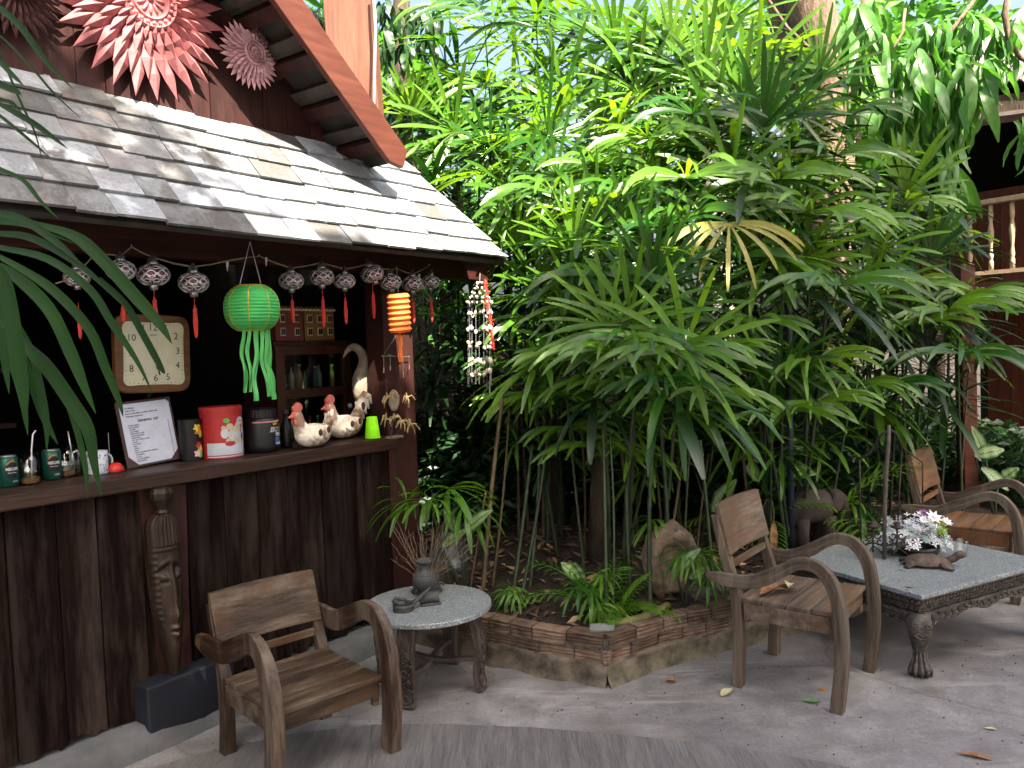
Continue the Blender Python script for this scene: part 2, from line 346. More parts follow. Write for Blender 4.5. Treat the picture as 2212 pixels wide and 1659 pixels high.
M['conc'] = plain('rough_concrete', (.165, .135, .105), .95, spec=.1, var=.6, scale=9, bmp=1., bd=.02)
M['ledge'] = plain('ledge_concrete', (.11, .115, .12), .75, var=.35, scale=6, bmp=.5, bd=.01)
M['blue'] = plain('blue_grey_paint', (.011, .014, .022), .6, var=.35, scale=6, bmp=.3, bd=.005)
M['mossy'] = plain('mossy_concrete', (.15, .13, .09), .9, var=.6, scale=12, bmp=1., bd=.02)
M['brick'] = plain('terracotta_brick', (.19, .13, .095), .9, spec=.1, var=.5, scale=16, bmp=.8, bd=.006, rvar=.35)
M['mortar'] = plain('crumbling_mortar', (.13, .115, .095), .95, var=.5, scale=30, bmp=1., bd=.02)
M['soil'] = plain('planter_soil', (.040, .028, .020), .95, var=.6, scale=14, bmp=1., bd=.04)
def granite():
    m, t, b = newmat('grey_granite'); v = coords(t, (1, 1, 1), False); a = nz(t, v, 160., 3, .8); a2 = nz(t, v, 70., 3, .7); a3 = nz(t, v, 3., 5, .6)
    c = ramp(t, a, [(.38, (.075, .085, .095)), (.5, (.25, .285, .30)), (.62, (.50, .55, .56))])
    c = mixc(t, .5, c, ramp(t, a2, [(.4, .6), (.6, 1.25)]), 'MULTIPLY'); c = mixc(t, .4, c, ramp(t, a3, [(.3, .7), (.7, 1.2)]), 'MULTIPLY')
    c = mixc(t, 1., c, (.64, .64, .64), 'MULTIPLY'); t.links.new(c, b.inputs['Base Color']); setb(b, .38, .5); return m
M['granite'] = granite()
M['pink'] = plain('pink_terracotta', (.52, .17, .18), .7, var=.45, scale=9, bmp=.4, rvar=.25)
M['pinkpale'] = plain('pale_pink_terracotta', (.75, .42, .46), .72, var=.4, scale=14, bmp=.4, rvar=.2)
M['purple'] = plain('dusky_ornament', (.10, .04, .04), .8)
M['rooft'] = plain('old_soffit_tiles', (.055, .045, .038), .85, var=.5, scale=9, rvar=.2)
# ------------------------------------------------------------------ ground and terrain
mb = MB(); mb.grid(lambda u, v: Vector(((u-.5)*160, (v-.4)*160, -.25)), 8, 8); struct(mb.build('ground', M['soil']), 'bare earth around the courtyard')
mb = MB(); mb.grid(lambda u, v: Vector((-6+u*13, -3+v*12, .012*noise.noise(Vector((u*9, v*9, 0))) if 0 else 0)), 20, 20)
struct(mb.build('courtyard_floor', M['ground']), 'worn stained concrete courtyard floor')
# timber slabs let into the floor: grain runs from the viewer outward, curved far edge
far = [gp(*p) for p in ((-60, 1800), (200, 1700), (420, 1632), (640, 1585), (800, 1568), (950, 1566), (1150, 1574), (1350, 1590), (1560, 1612), (1790, 1650), (2000, 1700))]
def cut(poly, i0, i1):
    pts = poly[i0:i1+1]; near = [Vector((p.x*.82, p.y-.62, 0)) for p in pts]
    return pts, near
slab = thing('floor_slab', 'round-edged grey timber slab let into the concrete in front of the left chair', 'floor slab', (0, 2.6, 0))
for a, b_, z in ((0, 4, .004), (4, 7, .006), (7, 10, .005)):
    pts, near = cut(far, a, b_); o = MB()
    k = len(pts); vv = [p+Vector((.004 if q == 0 else (-.004 if q == k-1 else 0), 0, z)) for q, p in enumerate(pts)]+[p+Vector((0, 0, z)) for p in near]
    o.add(vv, [(q, q+1, k+q+1, k+q) for q in range(k-1)]); o.f = [tuple(reversed(f)) for f in o.f]
    o.build('plank', M['slab'], slab, world=True)
# ------------------------------------------------------------------ the bar kiosk
ki = thing('bar_kiosk', 'dark timber bar kiosk with a pale tiled awning roof and a red-brown gable', 'kiosk', W0, TH)
edges = [kp(p, 1100)[0] for p in (0, 110, 199, 295, 392, 475, 548, 616, 690, 764, 833)]
xs = [-3.15, -2.9, -2.66, -2.42, -2.2, -2.0]+edges
XPR = kp(888, 800)[0]; XPL = kp(826, 800)[0]
for i in range(len(xs)-1):
    a, b_ = xs[i]+.003, xs[i+1]-.003; q = MB(); yo = R.uniform(-.006, .006); nb = 6
    bot = [(b_-(b_-a)*k/nb, .125+R.uniform(-.02, .045)*(1 if i > 9 else .5)) for k in range(nb+1)]
    pts = [(a, yo-.03, 1.10), (b_, yo-.03, 1.10)]+[(x, yo-.03+R.uniform(-.004, .004)*0, z) for x, z in bot]
    q.prism(pts, (0, .03+R.uniform(-.002, .002), 0)); q.f = [tuple(reversed(f)) for f in q.f]
    for zn in (1.03+R.uniform(-.02, .02), .24+R.uniform(-.02, .04)):
        for xn in (a+.035, b_-.035): q.box((xn+R.uniform(-.01, .01), yo-.031, zn), (.009, .004, .009))
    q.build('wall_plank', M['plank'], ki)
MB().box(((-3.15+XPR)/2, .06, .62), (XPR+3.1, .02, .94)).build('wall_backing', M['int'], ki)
MB().box(((XPL+XPR)/2, .05, 1.16), (XPR-XPL, .15, 2.08)).build('corner_post', M['redwood'], ki, bev=.006)
MB().box((-3.2, .05, 1.1), (.14, .15, 2.0)).build('corner_post', M['redwood'], ki, bev=.006)
# ledge and plinth
q = MB(); q.grid(lambda u, v: Vector((-3.3+u*(XPR+3.45), [-.16, -.13, -.10, .12][min(3, round(v*3))]+.012*noise.noise(Vector((u*20, v, 0))), [-.01, .085, .112, .115][min(3, round(v*3))]+.008*noise.noise(Vector((u*18, v*3, 4))))), 60, 3)
q.f = [tuple(f) for f in q.f]; q.build('concrete_ledge', M['ledge'], ki, smooth=True)
MB().box((XPR-.02, .7, .05), (.2, 1.3, .12)).build('concrete_ledge', M['ledge'], ki)
pxa, pza = kp(315, 1487, -.13); pxb = kp(505, 1430, -.13)[0]
MB().box(((pxa+pxb)/2, -.04, pza/2), (pxb-pxa, .19, pza)).build('plinth', M['blue'], ki, bev=.01)
# slanted red board behind the mask
P0 = [kp(*p, -.045) for p in ((296, 1052), (400, 1046), (412, 1468), (352, 1478))]
MB().prism([(x, -.05, z) for x, z in P0], (0, .022, 0)).build('slanted_board', M['redwood'], ki)
# counter shelf
q = MB(); SX0 = -3.15; SX1 = kp(860, 955, -.1)[0]
q.add([(SX0, -.10, 1.172), (SX1, -.10, 1.164), (SX1, .30, 1.164), (SX0, .30, 1.172), (SX0, -.10, 1.118), (SX1, -.10, 1.092), (SX1, .30, 1.092), (SX0, .30, 1.118)],
      [(0, 1, 2, 3), (7, 6, 5, 4), (4, 5, 1, 0), (5, 6, 2, 1), (6, 7, 3, 2), (7, 4, 0, 3)]); q.build('counter_top', M['shelf'], ki, bev=.006)
# beams
MB().box(((-3.3+1.38)/2, .03, 2.20), (4.68, .09, .20)).build('eave_beam', M['redwoodX'], ki, bev=.005)
MB().box(((-3.3+1.0)/2, .16, 2.30), (4.3, .05, .14)).build('eave_beam', M['redwoodX'], ki)
# interior shell
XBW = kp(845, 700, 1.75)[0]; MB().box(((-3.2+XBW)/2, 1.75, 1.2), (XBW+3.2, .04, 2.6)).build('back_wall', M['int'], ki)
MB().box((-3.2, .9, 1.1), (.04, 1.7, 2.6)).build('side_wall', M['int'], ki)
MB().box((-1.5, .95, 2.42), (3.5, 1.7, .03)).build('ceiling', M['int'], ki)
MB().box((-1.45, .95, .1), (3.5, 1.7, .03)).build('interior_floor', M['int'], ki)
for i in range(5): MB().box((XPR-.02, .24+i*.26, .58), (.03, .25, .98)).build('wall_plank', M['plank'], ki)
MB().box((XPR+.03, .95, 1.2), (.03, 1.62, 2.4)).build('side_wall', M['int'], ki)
for z in (1.32, 1.62): MB().box((-2.1, 1.55, z), (1.9, .28, .025)).build('back_shelf', M['shelf'], ki)
# awning roof with its tiles
roof = MB(); E0 = V(0, -.35, 2.195); E1 = V(0, .16, 2.835); SV = (E1-E0); SL = SV.length; sv = SV.normalized(); sn = Vector((0, -sv.z, sv.y))
def xr(s): return .99-.37*s
roof.add([V(-3.2, 0, 0)+E0-sn*.02, V(xr(0), 0, 0)+E0-sn*.02, V(xr(1), 0, 0)+E1-sn*.02, V(-3.2, 0, 0)+E1-sn*.02]+[V(-3.2, 0, 0)+E0-sn*.045, V(xr(0), 0, 0)+E0-sn*.045, V(xr(1), 0, 0)+E1-sn*.045, V(-3.2, 0, 0)+E1-sn*.045],
         [(0, 1, 2, 3), (7, 6, 5, 4), (4, 5, 1, 0), (5, 6, 2, 1), (6, 7, 3, 2), (7, 4, 0, 3)])
roofo = roof.build('awning_roof', M['rooft'], ki)
# hipped return of the awning at its right end
hp = MB(); hp.prism([V(xr(0), 0, 0)+E0, V(xr(1), 0, 0)+E1, V(xr(1)+.02, 1.6, 2.835), V(xr(0)+.1, 1.7, 2.195)], (0, 0, -.03)); hp.build('hip_panel', M['rooft'], ki)
NC = 6; ex = SL/NC; wx0, wx1 = kp(478, 450, -.3)[0], kp(690, 500, -.3)[0]
for j in range(NC+1):
    for lay in (0, 1):
        x = -3.2+R.uniform(0, .1)+lay*.09; s = j/NC
        if j == NC: break
        while x < xr(s)-.03:
            wd = R.choice((.15, .18, .2, .2, .22, .25)); x1 = min(x+wd, xr(s)+.01); L = ex*(1.35 if j < NC-1 else 1.02)
            vb = s*SL-.012-lay*(-.02)+R.uniform(-.006, .006); vt = min(vb+L, SL); lift = .024 if lay == 0 else .011
            xt1 = min(x1, xr(vt/SL)+.02); x0t = min(x, xt1-.01)
            if lay == 1: vt = vb+.05; xt1 = x1; x0t = x
            sag = .012*sin(x*2.2)+.004*R.uniform(-1, 1)
            c0 = V((x+x1)/2, 0, 0)+E0+sv*(vb+L/2)
            pts = [V(x+.002, 0, 0)+E0+sv*vb+sn*(lift+R.uniform(-.002, .002)), V(x1-.002, 0, 0)+E0+sv*(vb+R.uniform(-.003, .003))+sn*(lift+R.uniform(-.002, .002)),
                   V(xt1-.002, 0, 0)+E0+sv*vt+sn*(.004 if lay == 0 else lift-.005), V(x0t+.002, 0, 0)+E0+sv*vt+sn*(.004 if lay == 0 else lift-.005)]
            pts = [p+V(0, 0, .0)-c0 for p in pts]
            white = lay == 0 and ((j == 1 and wx0 < (x+x1)/2 < wx1-.28) or (j == 0 and wx0+.12 < (x+x1)/2 < wx1))
            t_ = MB().prism(pts, -sn*(.013 if lay == 0 else .011)); t_.f = [tuple(reversed(f)) for f in t_.f]
            inst(t_.mesh('roof_tile', M['tileW'] if white else M['tile']), 'roof_tile', roofo, Matrix.Translation(c0+V(0, 0, sag)))
            x = x1
# gable wall
g0 = kp(538, 0, .15); g1 = kp(734, 304, .15); gs = (g1[1]-g0[1])/(g1[0]-g0[0])
b0 = kp(617, 0, -.22); b1 = kp(866, 352, -.22); APX = -1.62
def gz(x): 
    x = x if x > APX else 2*APX-x
    return g0[1]+gs*(x-g0[0])
def bz(x):
    s_ = (b1[1]-b0[1])/(b1[0]-b0[0]); return b0[1]+s_*(x-b0[0])
gseam = [-3.1, -2.8, -2.5, -2.25, -2.02]+[kp(p, 240, .15)[0] for p in (8, 98, 170, 232, 296, 345, 403, 455, 515, 569, 620, 668, 710, 752)]
for i in range(len(gseam)-1):
    a, b_ = gseam[i]+.002, gseam[i+1]-.002; za, zb = min(gz(a), 5.6), min(gz(b_), 5.6)
    if min(za, zb) < 2.72: 
        za = max(za, 2.72); zb = max(zb, 2.72)
    y = .15+R.uniform(-.005, .005); pts = [(a, y, 2.7), (b_, y, 2.7), (b_, y, zb)]+([(APX, y, gz(APX))] if a < APX < b_ else [])+[(a, y, za)]
    MB().prism(pts, (0, .025, 0)).build('gable_plank', M['gable'], ki)
# bargeboards and the sloping roof behind them
slope = Vector((b1[0]-b0[0], 0, b1[1]-b0[1])).normalized(); bn = Vector((-slope.z, 0, slope.x)); bn = bn if bn.z > 0 else -bn
foot = Vector((b1[0], 0, b1[1])); up_len = (APX-foot.x)/(-slope.x)*-1; apex = foot+slope*((APX-foot.x)/slope.x)
BW = .155
for sgn in (1, -1):
    def mir(p): return p if sgn > 0 else Vector((2*APX-p.x, p.y, p.z))
    pts = [mir(p) for p in (foot+slope*.02-bn*BW*.15+V(0, -.24, 0), foot+bn*BW*.5-slope*.02+V(0, -.24, 0), apex+bn*BW*.5+V(0, -.24, 0), apex-bn*BW*.5+V(0, -.24, 0), foot-bn*BW*.5-slope*.07+V(0, -.24, 0))]
    MB().prism(pts, (0, .035, 0)).build('bargeboard', M['barge'], ki, bev=.004)
    pts = [mir(p) for p in (foot+bn*.02+V(0, -.2, 0), apex+bn*.02+V(0, -.2, 0), apex+bn*.02+V(0, 2.2, 0), foot+bn*.02+V(0, 2.2, 0))]
    MB().prism(pts, mir(bn*.035)-mir(V(0, 0, 0)) if sgn > 0 else V(-bn.x, 0, bn.z)*.035).build('gable_roof', M['rooft'], ki)
    for k in range(14):
        d = .16+k*.27
        p = foot-slope*d-bn*.03; a_, b_2 = mir(p+V(0, -.2, 0)), mir(p+V(0, .17, 0))
        MB().bar(a_, b_2, .07, .05, up=(bn.x*sgn, 0, bn.z)).build('purlin', M['redwood'], ki)
        for e in (0, 1):
            p2 = foot-slope*(d+.075+e*.03)-bn*(.012+.012*e); MB().bar(mir(p2+V(0, -.2, 0)), mir(p2+V(0, .15, 0)), .05, .016, up=(bn.x*sgn, 0, bn.z)).build('batten', M['rooft'], ki)
# ------------------------------------------------------------------ sun-shaped wall ornaments
def ray_mesh(L, W, H, mat, nm='ray'):
    q = MB(); q.add([(0, -W*.30, .0), (L*.62, -W*.5, 0), (L, 0, 0), (L*.62, W*.5, 0), (0, W*.30, 0), (0, 0, H*.6), (L*.62, 0, H), (L*.35, 0, H*.95)],
          [(0, 1, 7, 5), (1, 6, 7), (1, 2, 6), (2, 3, 6), (3, 7, 6), (3, 4, 5, 7), (4, 0, 5), (0, 4, 3, 2, 1)]); return q.mesh(nm, mat)
def sun_orn(px, py, Rr, rings, label, mat, yo=.10, disc=.27):
    x, z = kp(px, py, yo); c = kl(x, yo, z)
    o = thing('wall_ornament', label, 'wall ornament', c, TH, 'sun-shaped ornaments on the gable wall')
    # local: disc in xz plane, facing -y
    base = Matrix.Rotation(pi/2, 4, 'X')
    for k, (r0, L, n, W, dz) in enumerate(rings):
        me = ray_mesh(L*Rr, W*Rr, .045*Rr+.006, mat)
        if L*Rr < .05:
            q = MB()
            for i in range(n):
                m = base @ Matrix.Rotation(2*pi*(i+.5*(k % 2))/n, 4, 'Z') @ Matrix.Translation((r0*Rr, 0, dz*Rr))
                q.add([m @ v.co for v in me.vertices], [tuple(p.vertices) for p in me.polygons])
            q.build('ray_ring', mat, o)
        else:
            for i in range(n):
                inst(me, 'ray', o, base @ Matrix.Rotation(2*pi*(i+.5*(k % 2))/n, 4, 'Z') @ Matrix.Translation((r0*Rr, 0, dz*Rr)))
    d = disc*Rr; bz_ = max(r[4] for r in rings)*Rr
    q = MB(); q.lathe([(rings[0][0]*Rr*1.1, 0), (rings[0][0]*Rr*1.1, bz_*.6), (d, bz_), (d, bz_+.012), (d*.93, bz_+.022), (d*.88, bz_+.012), (d*.7, bz_+.012), (d*.66, bz_+.022), (d*.6, bz_+.010), (0, bz_+.018)], 40, M=base.to_3x3()); q.build('centre_disc', mat, o, smooth=False)
    q = MB()
    for i in range(22):
        a = 2*pi*i/22; q.ball((cos(a)*d*.79, -bz_-.014, sin(a)*d*.79), d*.075, 8, 5)
    for i in range(12):
        a = 2*pi*i/12; m = Matrix.Rotation(-a, 3, 'Y'); q.ball(m @ V(d*.34, -bz_-.014, 0), (d*.2, .010, d*.06), 8, 5, M=m)
    q.ball((0, -bz_-.018, 0), (d*.12, .014, d*.12), 10, 6); q.build('relief', mat, o, smooth=True)
    return o
sun_orn(306, 6, .425, [(.30, .70, 26, .155, .0), (.25, .55, 26, .13, .05), (.22, .38, 24, .105, .10), (.22, .2, 24, .07, .13)], 'large pink-red terracotta sunburst in the middle of the gable', M['pink'], disc=.31)
sun_orn(540, 118, .175, [(.55, .45, 30, .13, .0), (.46, .40, 30, .12, .06), (.38, .36, 28, .10, .12), (.30, .32, 26, .09, .18)], 'small pale pink sunburst beside the sloping bargeboard', M['pinkpale'], disc=.34)
sun_orn(28, -28, .20, [(.5, .5, 28, .13, .0), (.4, .42, 28, .12, .06), (.3, .34, 26, .09, .12)], 'small dark sunburst at the top left corner of the gable', M['purple'], disc=.3)
# ------------------------------------------------------------------ materials for the small things
def emb(name, c, rough=.4, **k): return plain(name, c, rough, var=.08, bmp=0, **k)
M['black'] = emb('black_plastic', (.008, .008, .010), .35); M['ink'] = emb('ink', (.02, .02, .025), .7); M['white'] = emb('white_paint', (.75, .76, .78), .5)
M['paper'] = emb('menu_paper', (.62, .66, .80), .6); M['leather'] = emb('brown_leather', (.06, .028, .026), .45); M['clockf'] = emb('clock_face', (.62, .60, .44), .4)
M['clockw'] = wood('clock_frame', (.07, .03, .012), (.13, .06, .022), (.17, .085, .035), 'X', 8, .2, .4, .1); M['red'] = emb('red_plastic', (.62, .03, .02), .35)
M['redp'] = emb('red_print', (.45, .03, .03), .35); M['greencan'] = emb('dark_green_can', (.015, .10, .075), .3, metal=.4); M['steel'] = emb('aluminium', (.6, .6, .6), .3, metal=.9)
M['silver'] = plain('silver_filigree', (.80, .78, .80), .35, .75, var=.3, scale=60, bmp=.4); M['pinkfoil'] = emb('red_foil', (.20, .07, .10), .35, metal=.5)
M['tassel'] = plain('red_tassel', (.62, .05, .035), .7, var=.3, scale=90); M['cord'] = emb('pale_cord', (.30, .25, .16), .6); M['string'] = emb('white_string', (.55, .52, .58), .6)
M['gold'] = emb('gold_paper', (.60, .42, .04), .4, metal=.3); M['orange'] = emb('orange_print', (.75, .22, .03), .4); M['yellow'] = emb('yellow_print', (.75, .6, .06), .4)
def paperlan(name, c, tr):
    m, t, b = newmat(name); b.inputs['Base Color'].default_value = (*c, 1); setb(b, .7, .2)
    v = coords(t); n = nz(t, v, 14, 4); cc = ramp(t, n, [(.3, [x*.85 for x in c]), (.7, [min(1, x*1.12) for x in c])]); t.links.new(cc, b.inputs['Base Color'])
    tl = N(t, 'ShaderNodeBsdfTranslucent'); t.links.new(cc, tl.inputs[0]); mx = N(t, 'ShaderNodeMixShader'); mx.inputs[0].default_value = tr
    t.links.new(b.outputs[0], mx.inputs[1]); t.links.new(tl.outputs[0], mx.inputs[2]); t.links.new(mx.outputs[0], t.nodes['Material Output'].inputs[0]); return m
M['greenp'] = paperlan('green_paper', (.06, .40, .10), .25); M['orangep'] = paperlan('orange_paper', (.70, .17, .04), .25); M['ribbon'] = paperlan('green_ribbon', (.10, .42, .12), .3)
M['lime'] = paperlan('lime_plastic', (.25, .72, .01), .25); M['glass'] = glassmat('clear_glass', (.95, .97, .96), .95); M['ice'] = glassmat('ice', (.9, .93, .93), .85); M['pane'] = glassmat('cabinet_pane', (.8, .9, .85), .9)
M['navy'] = emb('navy_print', (.03, .05, .16), .4); M['china'] = emb('white_china', (.60, .64, .74), .25); M['cream'] = emb('cream_print', (.62, .50, .34), .5)
M['bone'] = plain('dried_bamboo', (.42, .31, .15), .7, var=.35, scale=30, rvar=.2); M['shell'] = plain('sea_shell', (.55, .47, .38), .4, var=.4, scale=40, rvar=.35)
M['greyw'] = plain('grey_driftwood', (.16, .13, .10), .8, var=.4, scale=18, bmp=.8, bd=.01); M['iron'] = plain('rusty_iron', (.055, .042, .035), .65, .3, var=.5, scale=40)
def chickmat():
    m, t, b = newmat('painted_hen'); v = coords(t, (1, 1, 1), False); n = nz(t, v, 22, 6, .7); n2 = nz(t, v, 9., 4, .6, .3)
    c = ramp(t, n, [(.3, (.40, .34, .25)), (.6, (.66, .62, .54))]); c = mixc(t, ramp(t, n2, [(.46, 0.), (.56, .9)]), c, (.16, .07, .035)); t.links.new(c, b.inputs['Base Color']); setb(b, .6, .3); bump(t, b, n, .6, .006); return m
M['hen'] = chickmat(); M['comb'] = plain('faded_red_paint', (.62, .17, .13), .6, var=.3, scale=20); M['beak'] = emb('yellow_beak', (.6, .35, .08), .5)
M['brownspot'] = plain('brown_painted_spot', (.06, .028, .02), .6)
CT = 1.168
def cpos(px, py, z=CT): return gp(px, py, z)
def put(name, label, cat, px, py, group=None, rz=TH): return thing(name, label, cat, cpos(px, py), rz, group)
def mpx(Y): return Y/FOC
# soft-drink cans
def disc_arc(R0, a0, a1, z0, z1, n=8):
    q = MB(); q.grid(lambda u, v: Vector((R0*cos(a0+(a1-a0)*u), R0*sin(a0+(a1-a0)*u), z0+(z1-z0)*v)), n, 4); return q
def round_patch(R0, ac, w, zc, h, mat, nm, parent, n=18):
    q = MB(); vs = [Vector((R0*cos(ac), R0*sin(ac), zc))]
    for rr in (.5, 1.):
        for k in range(n):
            a = 2*pi*k/n; vs.append(Vector((R0*cos(ac+w*rr*cos(a)), R0*sin(ac+w*rr*cos(a)), zc+h*rr*sin(a))))
    fs = [(0, 1+k, 1+(k+1) % n) for k in range(n)]+[(1+k, 1+n+k, 1+n+(k+1) % n, 1+(k+1) % n) for k in range(n)]
    q.add(vs, fs); return q.build(nm, mat, parent, smooth=True)
def wraptext(s, size, R0, ac, z, mat, parent, shear=0., bold=0., fit=None):
    o = text(s, size, Matrix.Identity(4), mat, parent, shear=shear, bold=bold, ext=.0002, fit=fit)
    for v in o.data.vertices:
        a = ac+v.co.x/R0; rr = R0+.0006+v.co.z; v.co = Vector((cos(a)*rr, sin(a)*rr, z+v.co.y))
    return o
def toward(px):  # local azimuth of the viewer as seen in the kiosk frame
    return -pi/2
for (px, py, lab, az) in ((20, 1052, 'dark green coffee can at the far left end of the counter', -1.55), (114, 1036, 'dark green coffee can between the two drinking glasses', -1.75)):
    o = put('drink_can', lab, 'drink can', px, py, 'dark green coffee cans on the counter'); r_ = .036; h = .125
    MB().lathe([(r_*.8, 0), (r_, .008), (r_, h-.012), (r_*.85, h-.003)], 28).build('can_body', M['greencan'], o, smooth=True)
    MB().lathe([(r_*.86, h-.004), (r_*.88, h), (r_*.80, h), (r_*.78, h-.006), (0, h-.006)], 28).build('can_rim', M['steel'], o, smooth=True)
    MB().lathe([(r_*.72, -.001), (r_*.80, -.001), (r_*.86, .006)], 28).build('can_base', M['steel'], o, smooth=True)
    round_patch(r_+.0006, az, .72, .068, .031, M['black'], 'badge', o)
    wraptext('NESCAFE', .016, r_+.0010, az, .073, M['white'], o, bold=.0004, fit=.045); wraptext('Espresso Roast', .006, r_+.0010, az, .059, M['white'], o, fit=.032)
    wraptext('COFFEE', .009, r_+.0010, az+.25, .024, M['white'], o, fit=.022)
    q = MB(); q.grid(lambda u, v: Vector(((r_+.0012)*cos(az-.5+1.1*u), (r_+.0012)*sin(az-.5+1.1*u), .088+.016*sin(pi*u)+.007*v*(1-u))), 10, 1); q.build('swoosh', M['orange'], o)
# glasses with ice and straw
for (px, py, lab, st) in ((66, 1047, 'clear tumbler of ice with a white straw beside the leftmost can', 1), (145, 1030, 'clear tumbler half full of ice behind the palm leaf tips', 0), (163, 1026, 'empty clear glass with a spoon next to the blue patterned mug', 2)):
    o = put('drinking_glass', lab, 'glass', px, py, 'glasses on the counter'); r_ = .041; h = .135
    MB().lathe([(r_*.86, 0), (r_*.9, .004), (r_, h), (r_-.003, h), (r_*.86, .008), (0, .008)], 28).build('tumbler', M['glass'], o, smooth=True)
    if st < 2:
        q = MB()
        for k in range(11): q.box((R.uniform(-.018, .018), R.uniform(-.018, .018), .018+k*.0045), (.02, .02, .018), M=Euler((R.random()*3, R.random()*3, R.random()*3)).to_matrix())
        q.build('ice', M['ice'], o)
        MB().lathe([(0, .009), (.033, .009), (.034, .03), (0, .03)], 20).build('drink', emb('iced_coffee', (.16, .08, .03), .3), o)
    if st: MB().tube([(.005, 0, .01), (.012, 0, .14), (.02, 0, .20), (.032, 0, .215)] if st == 1 else [(.0, 0, .01), (-.02, 0, .19)], .003, 8).build('straw' if st == 1 else 'spoon', M['white'] if st == 1 else M['steel'], o, smooth=True)
# patterned mug
o = put('mug', 'white china mug with a blue flower pattern beside the red dome', 'mug', 212, 1024); r_ = .042; h = .10
MB().lathe([(r_*.9, 0), (r_, .006), (r_, h), (r_-.004, h), (r_-.004, .01), (0, .01)], 30).build('cup', M['china'], o, smooth=True)
q = MB(); rr = random.Random(3)
for k in range(90):
    a = rr.uniform(-pi, .1); z = rr.uniform(.014, .09); a2 = rr.random()*6; s = rr.uniform(.003, .0075)
    pts = [((r_+.0007), a+s*cos(a2+t_)*[1, .35, 1, .35][i]/r_, z+s*sin(a2+t_)*[1, .35, 1, .35][i]) for i, t_ in enumerate((0, pi/2, pi, 3*pi/2))]
    q.add([(p[0]*cos(p[1]), p[0]*sin(p[1]), p[2]) for p in pts], [(0, 1, 2, 3)])
q.build('flower_pattern', M['navy'], o)
MB().tube([(r_*cos(a), 0, 0) if 0 else (r_+.022*sin(a), 0, .05+.03*cos(a)) for a in [pi*k/8 for k in range(9)]], .005, 8).build('handle', M['china'], o, smooth=True)
# red dome (bell)
o = put('red_bell', 'small glossy red dome at the foot of the menu', 'counter bell', 250, 1020)
MB().lathe([(.030, 0), (.034, .004), (.033, .018), (.024, .034), (.010, .042), (0, .043)], 28).build('dome', M['red'], o, smooth=True)
MB().lathe([(.036, 0), (.036, .005), (.030, .006), (0, .006)], 28).build('foot', M['black'], o, smooth=True)
MB().tube([(-.0, .045, 0), (.0, .045, .17)], .0015, 6).build('wire', M['steel'], o)
# menu on its leather holder, leaning back
bl = cpos(275, 1014); br = cpos(393, 996); mw = (br-bl).length; mz = atan2(br.y-bl.y, br.x-bl.x); mh = .30
o = thing('menu_holder', 'white drinks menu in a dark brown leather holder leaning under the clock', 'menu', bl, mz)
tl = radians(10); mm = Matrix.Rotation(-tl, 4, 'X') @ Matrix.Rotation(-.045, 4, 'Y')
q = MB().box((mw/2, 0, mh/2), (mw, .008, mh)); q.v = [mm @ p for p in q.v]; q.build('holder', M['leather'], o, bev=.002)
cc_ = .042; x0, x1, z0, z1 = .014, mw-.012, .010, mh-.012
q = MB().prism([(x0, -.0055, z0+cc_), (x0+cc_, -.0055, z0), (x1-cc_, -.0055, z0), (x1, -.0055, z0+cc_), (x1, -.0055, z1-.012), (x1-.014, -.0055, z1), (x0, -.0055, z1)], (0, .0008, 0)); q.v = [mm @ p for p in q.v]; q.build('menu_sheet', M['paper'], o)
def mline(s, sz, x, z, al='LEFT', fit=None, bold=.0002): text(s, sz, mm @ face_m((x, -.0062, z)), M['ink'], o, align=al, bold=bold, ext=.0001, fit=fit)
ty = z1-.02
for s in ('Free Massage', 'Coffee or Tea', 'Shop for: fruit shake, smoothie, cookies, cake', 'Chilli paste, nuts and tea'):
    mline(s, .0085, x0+.022, ty); ty -= .0125
ty -= .012; text('DRINKING  LIST', .0145, mm @ face_m(((x0+x1)/2+.004, -.0062, ty)), M['ink'], o, bold=.0004, ext=.0001); ty -= .017
for i, s in enumerate(('SINGHA (LARGE)', 'SINGHA (SMALL)', 'LEO BEER', 'COLD DRINK', 'SPRITE, FANTA, COKE', 'ORANGE JUICE (BIG)', 'LEMON SODA', 'HOT TEA, COFFEE, COCOA', 'COFFEE', 'ICE COFFEE', 'MILK', 'WATER', 'SODA', 'FRUIT SHAKE (BANANA, PINEAPPLE)', 'TEA (GREEN)', 'ICE TEA', 'HOT TEA (JASMINE)', 'LEMONGRASS')):
    mline(s, .0068, x0+.026+i*.0007, ty); mline('60 45 80 25 20 35 30 25 40 30 45 25 10 15 50 20 25 30'.split()[i], .0068, x1-.018, ty, 'RIGHT'); ty -= .0096
# wall clock standing behind the menu
c0 = kw(333, 764, .13); o = thing('clock', 'square wooden clock with a cream face and large numerals above the menu', 'clock', c0, TH-.03)
def rsq(a, k, n=40, pin=.0):
    pts = []
    for i in range(n):
        t_ = 2*pi*i/n; c_, s_ = cos(t_), sin(t_); e = 2./k; x = a*abs(c_)**e*(1 if c_ > 0 else -1); z = a*abs(s_)**e*(1 if s_ > 0 else -1)
        f = 1-pin*(sin(2*t_)**2-1)**2*1.; pts.append((x*f, z*f))
    return pts
HS = .178; rm = Matrix.Rotation(.03, 4, 'Y')
q = MB().prism([(x, 0, z) for x, z in rsq(HS, 7)], (0, .035, 0)); q.v = [rm @ p for p in q.v]; q.build('frame', M['clockw'], o, bev=.006)
q = MB().prism([(x, -.003, z) for x, z in rsq(HS*.84, 7, 60, .06)], (0, .004, 0)); q.v = [rm @ p for p in q.v]; q.build('clock_face', M['clockf'], o)
